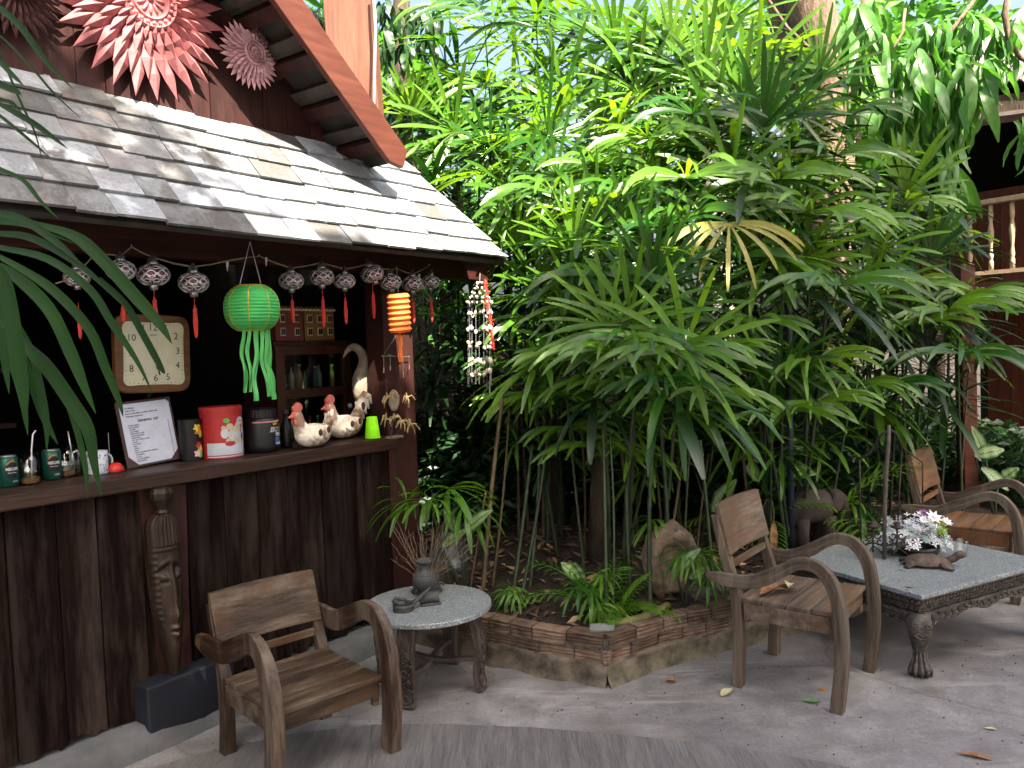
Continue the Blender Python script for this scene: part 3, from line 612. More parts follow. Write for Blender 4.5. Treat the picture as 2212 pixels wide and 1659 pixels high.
pos = {12: (-.005, .118), 1: (.058, .118), 2: (.105, .08), 3: (.112, .012), 4: (.11, -.055), 5: (.062, -.108), 6: (.003, -.112), 7: (-.052, -.108), 8: (-.108, -.068), 9: (-.112, .0), 10: (-.105, .07), 11: (-.06, .115)}
for n_, (x, z) in pos.items(): text(str(n_), .044, rm @ face_m((x, -.004, z)), M['ink'], o, name='numeral', ext=.0002)
text('Quartz', .012, rm @ face_m((-.003, -.004, .085)), M['ink'], o, ext=.0001)
q = MB()
for i in range(60):
    a = 2*pi*i/60; x, z = sin(a), cos(a); k = .138/max(abs(x), abs(z)); k *= 1-.03*(min(abs(x), abs(z))/max(abs(x), abs(z)))
    q.bar((x*k, -.0036, z*k), (x*(k-.006), -.0036, z*(k-.006)), .0014 if i % 5 else .003, .0006, up=(0, 1, 0))
q.v = [rm @ p for p in q.v]; q.build('minute_marks', M['ink'], o)
q = MB(); q.bar((-.004, -.006, .022), (.022, -.006, -.098), .006, .001, up=(0, 1, 0)); q.v = [rm @ p for p in q.v]; q.build('minute_hand', M['black'], o)
q = MB(); q.bar((0, -.006, .0), (-.012, -.006, .02), .008, .001, up=(0, 1, 0)); q.bar((0, -.006, 0), (.012, -.006, -.07), .009, .001, up=(0, 1, 0)); q.v = [rm @ p for p in q.v]; q.build('hour_hand', M['black'], o)
MB().lathe([(.008, 0), (.008, .004), (0, .005)], 16, M=Matrix.Rotation(pi/2, 3, 'X')).build('spindle', M['black'], o)
MB().bar((0, .06, -HS*.9), (0, .16, -.42), .02, .01, up=(0, 1, 0)).build('easel_leg', M['black'], o)
# tins, jar
o = put('flower_tin', 'black round tin printed with orange and yellow flowers right of the menu', 'tin', 413, 994); r_ = .052; h = .195
MB().lathe([(r_, 0), (r_, h-.01), (r_+.002, h-.01), (r_+.002, h), (0, h)], 32).build('tin_body', M['black'], o, smooth=False)
rr = random.Random(5)
for k, (ac, z, s, mt, nm) in enumerate(((-1.25, .145, .028, 'orange', 'flower_print'), (-1.45, .155, .02, 'yellow', 'flower_print'), (-1.0, .125, .02, 'yellow', 'flower_print'), (-1.15, .055, .022, 'yellow', 'flower_print'), (-1.35, .075, .018, 'redp', 'flower_print'), (-1.1, .028, .018, 'ribbon', 'leaf_print'), (-1.5, .035, .02, 'pinkpale', 'flower_print'))):
    q = MB(); n = 5; vs = [Vector(((r_+.0008)*cos(ac), (r_+.0008)*sin(ac), z))]
    for i in range(20):
        a = 2*pi*i/20; q_ = s*(.45+.55*abs(cos(a*2.5+k))); aa = ac+q_*cos(a)/r_; vs.append(Vector(((r_+.0006+k*.0002)*cos(aa), (r_+.0006+k*.0002)*sin(aa), z+q_*sin(a))))
    q.add(vs, [(0, 1+i, 1+(i+1) % 20) for i in range(20)]); q.build(nm, M[mt], o)
o = put('biscuit_tin', 'red and white biscuit tin with a kitchen picture, left of the black jar', 'tin', 481, 986); r_ = .098; h = .245
MB().lathe([(r_, 0), (r_, h-.022), (r_+.003, h-.022), (r_+.003, h-.004), (r_, h), (0, h)], 40).build('tin_body', M['redp'], o)
disc_arc(r_+.0006, -2.9, -.2, .006, .075, 24).build('white_band', M['china'], o, smooth=True)
disc_arc(r_+.0009, -2.9, -.2, .012, .017, 24).build('red_line', M['redp'], o, smooth=True)
pr = random.Random(11)
for (ac, z, s, mt, sy) in ((-1.1, .175, .02, 'china', .8), (-1.75, .15, .014, 'cream', 1), (-1.35, .14, .019, 'cream', .8), (-1.28, .158, .013, 'china', .7), (-1.45, .108, .03, 'china', .8), (-1.5, .085, .036, 'cream', .45), (-1.62, .115, .018, 'cream', 1), (-.85, .13, .015, 'china', 1.1), (-.82, .105, .02, 'china', 1), (-.85, .147, .009, 'cream', 1), (-2.0, .12, .014, 'china', 1.5), (-2.05, .147, .008, 'cream', 1), (-.62, .06, .02, 'cream', .8), (-.68, .045, .012, 'redp', .8), (-1.75, .07, .02, 'redp', .5), (-1.4, .088, .012, 'redp', .5), (-1.9, .18, .012, 'ribbon', .8), (-.7, .165, .012, 'orange', 1.2), (-1.0, .1, .008, 'black', 1.5)):
    round_patch(r_+.0011+pr.random()*.0009, ac, 1.3*s/r_, z, 1.2*s*sy, M[mt], 'picture_print', o, 12)
wraptext('Butter Cookies', .008, r_+.0025, -1.1, .175, M['redp'], o, fit=.028)
o = put('supplement_jar', 'big black plastic jar with a blue and silver label', 'jar', 567, 975); r_ = .086; h = .225
MB().lathe([(r_*.9, 0), (r_*.97, .006), (r_, .03), (r_*1.0, .034), (r_*1.0, .155), (r_*.95, .168), (r_*.72, .18)], 40).build('jar_body', M['black'], o, smooth=True)
MB().lathe([(r_*.86, .172), (r_*.88, .176), (r_*.86, .212), (r_*.78, .218), (0, .218)], 60, flute=lambda a, z: 1+.012*cos(a*30)).build('lid', M['black'], o)
R1 = r_*1.0+.0006
disc_arc(R1, -2.7, -.35, .150, .157, 20).build('label_stripe', M['pink'], o, smooth=True)
wraptext('100% WHEY ISOLATE  PROTEIN', .006, R1+.0006, -1.5, .1535, M['white'], o)
wraptext('ISO', .034, R1+.0006, -1.42, .112, M['silver'], o, shear=.25, bold=.0016, fit=.055); wraptext('-100', .026, R1+.0006, -.86, .110, M['silver'], o, shear=.25, bold=.001, fit=.028)
wraptext('Hydrolyzed', .013, R1+.0006, -1.08, .092, M['white'], o, shear=.2, bold=.0004, fit=.046); wraptext('100% WHEY PROTEIN', .006, R1+.0006, -1.05, .081, M['white'], o, fit=.05)
disc_arc(R1, -1.35, -.6, .036, .074, 10).build('label_panel', emb('blue_print', (.05, .16, .5), .35), o, smooth=True)
disc_arc(R1+.0005, -1.28, -.7, .058, .070, 10).build('label_panel', M['steel'], o, smooth=True); disc_arc(R1+.0005, -1.32, -.62, .038, .044, 10).build('label_panel', M['white'], o, smooth=True)
disc_arc(R1, -1.5, -1.15, .135, .147, 6).build('label_badge', M['gold'], o, smooth=True); round_patch(R1+.0004, -.75, .12, .125, .014, M['yellow'], 'label_badge', o, 8)
o = put('dark_bottle', 'dark glass bottle in the shade between the black jar and the hens', 'bottle', 620, 966)
MB().lathe([(.028, 0), (.031, .01), (.031, .10), (.013, .14), (.013, .175), (.016, .178), (.016, .19), (0, .19)], 24).build('bottle', M['black'], o, smooth=True)
MB().lathe([(.016, .176), (.0165, .18), (.0165, .196), (0, .197)], 20).build('cap', M['leather'], o)
# ceramic hens
def hen(label, px, py, s, flip, plume):
    o = put('ceramic_hen', label, 'hen figurine', px, py, 'painted ceramic chickens on the counter'); f = flip
    # local x along counter; head towards -x
    body = [(-.075, .0, .035), (-.055, 0, .05), (-.02, 0, .052), (.025, 0, .052), (.06, 0, .058), (.085, 0, .075), (.10, 0, .10)]
    rad = [(.022, .028), (.048, .045), (.058, .052), (.058, .052), (.046, .044), (.024, .026), (.008, .010)]
    q = MB(); q.tube([Vector(p)*s for p in body], [(a*s, b*s) for a, b in rad], 18, up=(0, 0, 1)); q.build('body', M['hen'], o, smooth=True, sub=1)
    q = MB(); q.tube([Vector(p)*s for p in ((-.035, 0, .045), (-.058, 0, .085), (-.070, 0, .118), (-.074, 0, .145), (-.072, 0, .165))], [(.045*s, .04*s), (.036*s, .032*s), (.024*s, .024*s), (.022*s, .026*s), (.008*s, .010*s)], 16); q.build('neck_and_head', M['hen'], o, smooth=True, sub=1)
    q = MB(); q.ball(V(-.086, 0, .142)*s, (.020*s, .015*s, .020*s), 12, 8); q.build('face', M['comb'], o, smooth=True)
    q = MB(); q.lathe([(.010*s, 0), (.006*s, .012*s), (0, .026*s)], 10, c=V(-.100, 0, .140)*s, M=Matrix.Rotation(-pi/2-.15, 3, 'Y')); q.build('beak', M['comb'], o, smooth=True)
    pts = [(-.096, .158), (-.100, .175), (-.090, .183), (-.080, .195), (-.066, .196), (-.054, .188), (-.048, .172), (-.056, .158)]
    MB().prism([V(x, -.007, z)*s for x, z in pts], (0, .014*s, 0)).build('comb', M['comb'], o, bev=.003)
    for y in (-.010, .010): MB().ball(V(-.092, y, .114)*s, (.008*s, .005*s, .014*s), 10, 6).build('wattle', M['comb'], o, smooth=True)
    for y in (-.0145, .0145): MB().ball(V(-.084, y, .147)*s, (.006*s, .003*s, .006*s), 10, 6).build('eye', M['white'], o, smooth=True); MB().ball(V(-.085, y*1.16, .147)*s, (.003*s, .0015*s, .003*s), 8, 5).build('pupil', M['ink'], o, smooth=True)
    for y in (-1, 1):
        q = MB(); q.ball(V(.012, y*.052, .062)*s, (.050*s, .014*s, .030*s), 16, 10, M=Matrix.Rotation(-.25, 3, 'Y')); w_ = q.build('wing', M['hen'], o, smooth=True)
        for (x, z) in ((-.008, .066), (.036, .074)): MB().ball(V(x, y*.0645, z)*s, (.011*s, .005*s, .015*s), 10, 6).build('painted_spot', M['brownspot'], w_, smooth=True)
    if plume:   # curved cockerel tail, several overlapping plumes
        for k in range(5):
            h_ = .185-.022*k; x2 = .155-.010*k
            q = MB(); q.tube([V(.06, (k-2)*.004, .07)*s, V(.085, (k-2)*.005, .11)*s, V(.095+.004*k, (k-2)*.006, h_*.82)*s, V(.118, (k-2)*.007, h_)*s, V(x2-.012, (k-2)*.007, h_-.012)*s, V(x2, (k-2)*.007, h_-.045)*s],
                             [(.012*s, .026*s), (.012*s, .024*s), (.011*s, .022*s), (.010*s, .018*s), (.008*s, .013*s), (.003*s, .005*s)], 10, up=(0, 0, 1)); q.build('tail_plume', M['hen'], o, smooth=True)
        MB().ball(V(.098, -.022, .135)*s, (.012*s, .005*s, .018*s), 10, 6).build('painted_spot', M['brownspot'], o, smooth=True)
    else:
        for k in range(3):
            q = MB(); q.tube([V(.075, (k-1)*.01, .08)*s, V(.098, (k-1)*.014, .12)*s, V(.10-.006*k, (k-1)*.016, .155-.01*k)*s], [(.010*s, .016*s), (.009*s, .014*s), (.004*s, .006*s)], 10); q.build('tail_plume', M['hen'], o, smooth=True)
    return o
hen('nearer white and brown ceramic hen, head in front of the cabinet', 676, 966, 1.22, 1, 0)
hen('farther ceramic cockerel with an arched tail plume beside the lime cup', 744, 947, 1.30, 1, 1)
o = put('plastic_cup', 'upturned lime green plastic cup on the right end of the counter', 'cup', 805, 946)
MB().lathe([(.042, 0), (.043, .004), (.030, .118), (.026, .120), (0, .120)], 40, flute=lambda a, z: 1+.01*cos(a*12)).build('cup', M['lime'], o, smooth=True)
MB().lathe([(.045, 0), (.045, .005), (.040, .006)], 40).build('rim', M['lime'], o, smooth=True)
# spiky dried bamboo figures on wire stems
o = put('bamboo_ornament', 'spiky dried bamboo crab-like figures on thin wire stems at the counter end', 'bamboo ornament', 852, 946)
b0_ = mworld(o).inverted()
MB().box((0, 0, .006), (.09, .05, .012)).build('base_block', M['greyw'], o)
rr = random.Random(2)
for (px, py, s) in ((838, 858, 1.), (880, 858, .9), (832, 903, 1.), (852, 901, 1.), (868, 910, 1.), (886, 916, 1.1), (847, 850, .8)):
    c_ = b0_ @ kw(px, py, -.07); q = MB()
    MB().tube([(R.uniform(-.03, .03), 0, .01), (c_.x*.8, c_.y*.6, c_.z*.6), tuple(c_)], .0012, 5).build('wire_stem', M['iron'], o)
    q.ball(c_, (.014*s, .010*s, .010*s), 8, 5, jit=.5)
    for k in range(7):
        a = rr.uniform(-.6, pi+.6) if k < 5 else rr.uniform(pi, 2*pi); d1 = V(cos(a), rr.uniform(-.8, .2), sin(a)*.6+.25).normalized(); k1 = c_+d1*.030*s; k2 = k1+V(cos(a)*.5, rr.uniform(-.3, .1), -rr.uniform(.5, 1)).normalized()*.042*s
        q.tube([c_, k1, k2], [.004*s, .0045*s, .0015*s], 5)
    q.build('dried_figure', M['bone'], o)
# wooden long-necked bird inside, by the post
c_ = kl(kp(774, 860, .2)[0], .2, CT-.04); o = thing('wooden_bird', 'tall grey wooden bird with a curved neck in the shade by the corner post', 'bird sculpture', c_, TH)
im = mworld(o).inverted(); PL = lambda px, py, y=.2: im @ kw(px-26, py, y); M['birdw'] = plain('bird_driftwood', (.34, .28, .21), .85, var=.4, scale=18, bmp=.8, bd=.01)
q = MB(); q.tube([PL(803, 872), PL(806, 845), PL(806, 820), PL(812, 798), PL(815, 778), PL(806, 758), PL(793, 748), PL(780, 752)], [.03, .055, .062, .045, .034, .028, .026, .022], 12); q.build('body_and_neck', M['birdw'], o, smooth=True, sub=1)
q = MB(); q.tube([PL(784, 751), PL(774, 760), PL(768, 772)], [.02, .012, .003], 8); q.build('beak', M['birdw'], o, smooth=True)
q = MB(); q.tube([PL(799, 868), PL(797, 885), PL(795, 905)], [.018, .012, .010], 8); q.build('leg', M['birdw'], o, smooth=True)
q = MB(); q.ball(PL(877, 865, -.06), (.045, .012, .062), 14, 8); oo = q; o2 = oo.build('disc', M['birdw'], o, smooth=True)
ORD = ['leftmost', 'second from the left', 'third from the left', 'fourth from the left', 'fifth from the left', 'sixth from the left', 'seventh from the left', 'eighth from the left', 'rightmost']
# cabinet with bottles
cx0, cx1 = kp(594, 800, .42)[0], kp(757, 800, .42)[0]; cz1 = kp(675, 738, .42)[1]; W_ = cx1-cx0; cz0 = .12; H_ = cz1-cz0
o = thing('cabinet', 'red-brown glazed cabinet at the back of the kiosk behind the hens', 'cabinet', kl((cx0+cx1)/2, .42, cz0), TH)
MB().box((0, .15, H_-.01), (W_+.02, .32, .025)).build('top', M['cab'], o)
for s_ in (-1, 1): MB().box((s_*(W_/2-.01), .16, H_/2), (.02, .30, H_)).build('side', M['cab'], o)
MB().box((0, .31, H_/2), (W_, .01, H_)).build('back', M['int'], o)
for s_ in (-1, 1): MB().box((s_*(W_/2-.03), .0, H_/2), (.06, .02, H_-.02)).build('door_stile', M['cab'], o)
zr = [H_-.05, H_-.30, H_-.62]
for z in zr: MB().box((0, .0, z), (W_-.12, .018, .05)).build('door_rail', M['cab'], o)
MB().box((0, .0, (H_-.62)/2), (W_-.12, .014, H_-.64)).build('door_panel', M['cab'], o)
for i in (0, 1): MB().box((0, .006, (zr[i]+zr[i+1])/2), (W_-.12, .003, zr[i]-zr[i+1]-.05)).build('pane', M['pane'], o); MB().box((0, .16, zr[i+1]+.015), (W_-.05, .28, .012)).build('shelf', M['cab'], o)
MB().ball((W_/2-.035, -.022, zr[1]+.02-.12), .016, 10, 6).build('knob', M['china'], o, smooth=True)
bm = [emb('green_bottle', (.06, .16, .07), .2), emb('amber_bottle', (.30, .16, .03), .2), emb('pale_bottle', (.38, .38, .34), .25), emb('blue_bottle', (.07, .12, .2), .2)]
for row in (0, 1):
    for k in range(8):
        x = -W_/2+.07+k*(W_-.14)/7; hh = R.uniform(.10, .16); r_ = R.uniform(.016, .021)
        b = thing('bottle', '%s bottle, %s on the %s shelf inside the glazed cabinet' % (('green', 'amber', 'pale', 'dull blue')[(k*3+row) % 4], ORD[k], ('upper', 'lower')[row]), 'bottle', mworld(o) @ V(x, .12+R.uniform(-.03, .04), zr[row+1]+.022), TH, 'bottles on the %s shelf of the cabinet' % ('upper', 'lower')[row])
        MB().lathe([(r_, 0), (r_, hh*.6), (r_*.4, hh*.8), (r_*.4, hh*.95), (0, hh*.95)], 12).build('bottle_body', bm[(k*3+row) % 4], b, smooth=True)
        MB().lathe([(r_*.5, hh*.93), (r_*.5, hh), (0, hh)], 10).build('cap', M['china'] if k % 2 else M['redp'], b)
# model houses on the cabinet
for (pa, pb, lab, wm, rowc) in ((594, 655, 'dark red model house on top of the cabinet, left of the yellow one', emb('red_model_wall', (.14, .03, .022), .6), 2), (657, 722, 'ochre yellow model house with arched windows on top of the cabinet', emb('ochre_model_wall', (.20, .11, .02), .6), 3)):
    xa, xb = kp(pa, 700, .44)[0], kp(pb, 700, .44)[0]; h = kp(660, 668, .44)[1]-cz1
    o = thing('model_house', lab, 'model house', kl((xa+xb)/2, .44, cz1+.006), TH, 'model houses on the cabinet'); w_ = xb-xa
    MB().box((0, .05, h*.46), (w_-.006, .1, h*.92)).build('wall', wm, o); MB().box((0, .045, h*.95), (w_, .12, h*.07)).build('cornice', M['cream'], o)
    for k in range(7): MB().box((-w_/2+.02+k*(w_-.04)/6, -.005, h), (.012, .02, .02)).build('crenel', M['clockw'], o)
    for r0 in (0, 1):
        for k in range(rowc):
            x = -w_/2+w_*(k+.5)/rowc; z = h*(.28+.40*r0); f_ = MB().box((x, -.003, z), (w_*.16, .008, h*.24)).build('window', M['cream'], o)
            MB().box((x-w_*.036, -.008, z), (w_*.055, .003, h*.19)).build('pane', M['black'], f_); MB().box((x+w_*.036, -.008, z), (w_*.055, .003, h*.19)).build('pane', M['black'], f_)
# dim bottles and jars on the left back shelves
for row, z in enumerate((1.336, 1.636)):
    for k in range(9):
        b = thing('shelf_jar', '%s dim jar, %s on the %s back shelf deep inside the kiosk' % (('green', 'amber', 'pale', 'blue')[k % 4], ORD[k], ('lower', 'upper')[row]), 'jar', kl(-2.9+k*.2+R.uniform(-.03, .03), 1.5, z), TH, 'jars on the %s back shelf' % ('lower', 'upper')[row])
        r_ = R.uniform(.03, .05); h = R.uniform(.12, .2)
        MB().lathe([(r_, 0), (r_, h*.75), (r_*.7, h*.85)], 14).build('jar_body', bm[k % 4], b, smooth=True); MB().lathe([(r_*.75, h*.83), (r_*.75, h), (0, h)], 14).build('lid', M['steel'] if k % 2 else M['leather'], b)
# ------------------------------------------------------------------ carved mask on the front
cm = kw(342, 1120, -.06); bt = kw(378, 1468, -.10); L_ = (cm-bt).length
o = thing('carved_mask', 'long narrow dark wooden face mask fixed below the counter', 'mask', bt, TH); im = mworld(o).inverted()
def G(u, v, uc, vc, su, sv_): return exp(-((u-uc)/su)**2-((v-vc)/sv_)**2)
t0 = im @ kw(343, 1104, -.06); 
def hw(v):    # half width from chin (0) to crown (1)
    if v < .14: return .026*sqrt(max(v, 0)/.14)*1.0+.001
    if v < .45: return .026+(.066-.026)*((v-.14)/.31)**.8
    if v < .9: return .066+.006*sin((v-.45)/.45*pi)
    return .066*sqrt(max(0, 1-((v-.9)/.1)**2))+.002
def mk(uu, v):
    u = uu*2-1; c_ = Vector((0, 0, 0)).lerp(t0, v); h = hw(v)
    d = .058*sqrt(max(0, 1-abs(u)**2.4))*(.35+.65*min(1, v/.3)); a = abs(u)
    f = .020*G(u, v, 0, .52, .16, .16)*(1 if 1 else 0)+.016*G(u, v, 0, .40, .25, .035)                      # nose
    f -= .016*G(a, v, .42, .665, .30, .045); f += .014*G(a, v, .45, .615+.03*a, .22, .022); f -= .008*G(a, v, .45, .598, .25, .010)   # sockets, lids
    f += .010*G(a, v, .45, .725-.05*a, .35, .018)                                                          # brows
    f += .012*G(a, v, .12, .325, .28, .016)-.014*G(u, v, 0, .306, .40, .009)+.012*G(u, v, 0, .285, .30, .017)    # lips
    f -= .008*G(a, v, .75, .42, .2, .1); f += .006*G(u, v, 0, .2, .5, .05)
    if v > .80: f += .0035*sin(u*26)+.006
    if .775 < v < .80: f += .004
    if a > .72 and .35 < v < .78: f += .0025*sin(v*170)
    return c_+Vector((u*h, -d-f, 0))
q = MB(); q.grid(mk, 44, 150); q.build('mask_face', M['maskw'], o, smooth=True)
MB().prism([tuple(Vector((0, .0, 0)).lerp(t0, v)+V(s_*hw(v), 0, 0)) for s_, vv in ((1, [k/24 for k in range(25)]), (-1, [1-k/24 for k in range(25)])) for v in vv], (0, .02, 0)).build('mask_back', M['maskw'], o)
q = MB(); q.lathe([(.022, -.01), (.030, .0), (.024, .012), (.030, .03), (.046, .06), (.050, .085), (.044, .105), (.0, .11)], 28, c=t0+V(-.004, -.035, .0), flute=lambda a, z: 1+.06*cos(a*7)*(1 if z > .02 else 0)); q.build('crown', M['maskw'], o)
q = MB(); q.bar(t0+V(.052, .01, -.62), t0+V(.058, .01, .06), .028, .03, up=(0, 1, 0)); q.build('side_strip', M['plank'], o)
# ------------------------------------------------------------------ string of lanterns
YL = -.09
cab = [(120, 612), (160, 600), (200, 553), (235, 549), (262, 552), (284, 532), (308, 546), (331, 556), (375, 568), (418, 576), (455, 571), (491, 563), (530, 556), (560, 553), (595, 567), (629, 579), (662, 574), (692, 567), (720, 574), (744, 581), (770, 576), (797, 569), (822, 580), (846, 582), (857, 579), (874, 587), (891, 592), (908, 584), (927, 574)]
q = MB(); q.tube([kw(x, y, YL+.004) for x, y in cab], .0022, 6); q2 = MB()
q.tube([kw(x, y+1.5, YL+.002)+V(0, 0, .002*sin(i*2.1)) for i, (x, y) in enumerate(cab)], .0014, 5)
co = thing('light_string', 'thin pale cord of lantern lights strung below the eave beam', 'light string', kw(491, 563, YL)); q.build('cord', M['cord'], co, world=True, smooth=True)
for px, py in ((491, 566), (575, 556), (905, 592)):
    q = MB(); q.tube([kw(px, py, YL), kw(px, py+10, YL)], .006, 8); q.tube([kw(px, py+10, YL), kw(px, py+20, YL)], [.004, .001], 8); q.build('bare_bulb', M['china'], co, world=True)
for px, py in ((284, 530), (560, 551), (692, 565), (857, 577), (927, 572)):
    MB().bar(kw(px, py, YL), kw(px, py, -.02), .004, .004).build('hook', M['steel'], co, world=True)
lan_me = {}
def lantern_meshes():
    Rr = .052; q = MB(); q.ball((0, 0, 0), (Rr*.93, Rr*.93, Rr*.66), 24, 14); lan_me['core'] = q.mesh('core', M['pinkfoil'], True)
    q = MB()
    def P(a, b): return Vector((Rr*cos(b)*cos(a), Rr*cos(b)*sin(a), Rr*.72*sin(b)))
    for k in range(9):
        a0 = 2*pi*k/9
        for dr in (1, -1): q.tube([P(a0+dr*.55*sin((t_/8-.5)*pi*1.0), (t_/8-.5)*2.2) for t_ in range(9)], .0028, 4, caps=False)
        for (da, b_, r_) in ((.35, .05, .28), (.0, .62, .2), (0, -.62, .2)):
            q.tube([P(a0+da+r_*cos(t_*pi/4)/max(.4, cos(b_)), b_+r_*sin(t_*pi/4)*.9) for t_ in range(9)], .0024, 4, caps=False)
        q.tube([P(a0+.1+.5*t_/6, -.2+.12*sin(t_*1.9)) for t_ in range(7)], .0022, 4, caps=False)
    lan_me['filigree'] = q.mesh('filigree', M['silver'], True)
    q = MB(); q.lathe([(.020, .034), (.021, .038), (.017, .044), (.017, .054), (.008, .056), (.006, .07), (0, .07)], 14); lan_me['cap'] = q.mesh('cap', M['steel'], True)
    q = MB(); q.lathe([(0, -.052), (.013, -.050), (.014, -.040), (.018, -.034)], 14); lan_me['bottom_cap'] = q.mesh('bottom_cap', M['steel'], True)
    q = MB(); q.tube([(0, 0, 0), (.001, 0, -.03)], .0012, 5); q.ball((.001, 0, -.034), .0045, 8, 5); q.lathe([(.004, -.038), (.007, -.046), (.006, -.052), (.010, -.085), (.007, -.125), (.002, -.135)], 12, flute=lambda a, z: 1+.22*cos(a*6+z*60)); lan_me['tassel'] = q.mesh('tassel', M['tassel'], False)
lantern_meshes()
lans = [(166, 600, 26, 660, 733, 0, 'leftmost silver filigree lantern, half behind the near palm leaf'), (261, 584, 30, 657, 697, 0, 'second silver lantern from the left, touching the tip of the near palm leaf'),
        (331, 594, 33, 622, 697, 0, 'third silver lantern from the left, above the left half of the clock'), (418, 611, 31, 636, 721, 0, 'fourth silver lantern from the left, hanging low left of the green paper lantern'),
        (629, 607, 26, 636, 696, 0, 'silver lantern just right of the green paper lantern'), (695, 598, 26, 622, 702, 0, 'silver lantern with the longest tassel, second right of the green paper lantern'),
        (744, 607, 23, 632, 698, 0, 'third silver lantern right of the green paper lantern'), (804, 591, 25, 615, 683, .35, 'tilted silver lantern left of the orange paper lantern'),
        (844, 610, 23, 628, 700, .1, 'silver lantern touching the orange paper lantern'), (891, 613, 23, 636, 693, 0, 'second silver lantern from the right end of the string'), (930, 609, 20, 632, 693, -.1, 'smallest and last silver lantern at the right end of the string')]
for (px, py, r, ta, tb, ti, lab) in lans:
    c_ = kw(px, py, YL); Y = c_.y; s = r/FOC*Y/.052; o = thing('silver_lantern', lab, 'lantern', c_, TH+R.random()*3, 'silver lanterns with red tassels on the string')
    m = Matrix.Rotation(ti, 4, 'Y') @ Matrix.Scale(s, 4)
    for k in ('core', 'filigree', 'cap', 'bottom_cap'): inst(lan_me[k], k, o, m)
    zt = (at(px, ta-8, Y)-c_).z; ht = (at(px, ta-8, Y)-at(px, tb, Y)).z
    inst(lan_me['tassel'], 'tassel', o, Matrix.Translation((0, 0, min(zt, -.045*s))) @ Matrix.Diagonal((s*.9, s*.9, ht/.135, 1)))
# green paper lantern with ribbons
c_ = kw(544, 666, -.16); Y = c_.y; k_ = Y/FOC; o = thing('paper_lantern', 'large green paper lantern with gold trim and long green ribbons', 'lantern', c_, TH)
prof = []; nz_ = 13; Rg = 58*k_; Hg = 47*k_
for i in range(nz_*2+1):
    t_ = i/(nz_*2)*2-1; r_ = Rg*(sqrt(max(0, 1-(abs(t_)*.86)**2.4))*1.0); prof.append((r_*(1 if i % 2 else .975), t_*Hg))
MB().lathe(prof, 48, flute=lambda a, z: 1+.012*cos(a*8)).build('paper_shade', M['greenp'], o)
for z, nm in ((Hg, 'top_ring'), (-Hg, 'bottom_ring')): MB().lathe([(Rg*.52, z-.004), (Rg*.54, z), (Rg*.52, z+.006), (Rg*.49, z+.003)], 40).build(nm, M['gold'], o, smooth=True)
for k in range(8):
    a = -pi/2+.05+k*pi/4; q = MB(); q.tube([Vector((r_*1.01*cos(a), r_*1.01*sin(a), z)) for r_, z in prof[::2]], .0035, 5, caps=False); q.build('gold_rib', M['gold'], o)
q = MB(); tp = mworld(o).inverted() @ kw(540, 522, -.10)
for s_ in (-1, 1): q.tube([(s_*Rg*.48, 0, Hg), tuple(tp)], .002, 5)
q.build('hanging_string', M['string'], o)
rr = random.Random(4)
for k in range(7):
    a = -pi/2+(k-3)*.42; x0_ = Rg*.5*cos(a); y0_ = Rg*.5*sin(a); ww = .020+.006*rr.random(); ln = (200*k_-Hg)*rr.uniform(.85, 1.02); sd = rr.uniform(0, 9)
    q = MB(); sgn = -1 if k < 3 else 1
    q.grid(lambda u, v: Vector((x0_+sgn*.006*v*3+(u-.5)*ww*(1+.1*sin(v*14+sd))+.007*sin(v*5+sd), y0_+.006*sin(v*11+sd)+.005*sin(u*6+v*5), -Hg-ln*v)), 4, 30); q.build('ribbon', M['ribbon'], o, smooth=True)
# orange paper lantern
c_ = kw(862, 676, -.20); Y = c_.y; k_ = Y/FOC; o = thing('paper_lantern', 'small tilted orange concertina paper lantern with an orange tassel', 'lantern', c_, TH)
pr_ = []; ro, h = 24*k_, 41*k_
for i in range(15): pr_.append((ro*(1.06 if i % 2 else .90), (i/14*2-1)*h))
q = MB(); q.lathe(pr_, 36, M=Matrix.Rotation(-.12, 3, 'Y') @ Matrix.Rotation(.08, 3, 'X')); q.build('paper_shade', M['orangep'], o)
q = MB(); q.tube([(0, 0, -h), (.002, 0, -h*1.2)], .0015, 5); q.lathe([(.006, -h*1.05), (.011, -h*1.3), (.009, -h*1.8), (.013, -h*2.3), (.008, -h*2.6)], 12, flute=lambda a, z: 1+.3*cos(a*5+z*50)); q.build('tassel', M['orangep'], o)
q = MB(); tp = mworld(o).inverted() @ kw(857, 580, YL); q.tube([(0, 0, h), tuple(tp)], .0016, 5); q.build('hanging_string', M['string'], o)
# little metal chime
c_ = kw(856, 767, -.05); o = thing('wind_chime', 'small thin metal wind chime behind the orange tassel', 'wind chime', c_, TH); im = mworld(o).inverted(); PL = lambda px, py, y=-.05: im @ kw(px, py, y)
q = MB(); q.tube([PL(825, 769), PL(885, 771)], .003, 6); q.tube([PL(838, 766), PL(868, 774)], .003, 6); q.build('crossbars', M['steel'], o)
q = MB(); 
for px in (826, 884): q.tube([PL(px, 770), PL(856, 725)], .0008, 4)
for px, py in ((829, 805), (843, 800), (871, 815), (884, 798)): q.tube([PL(px, 770), PL(px, py)], .0007, 4); q.tube([PL(px, py-10), PL(px, py)], .003, 6)
q.build('chime_rods', M['steel'], o)
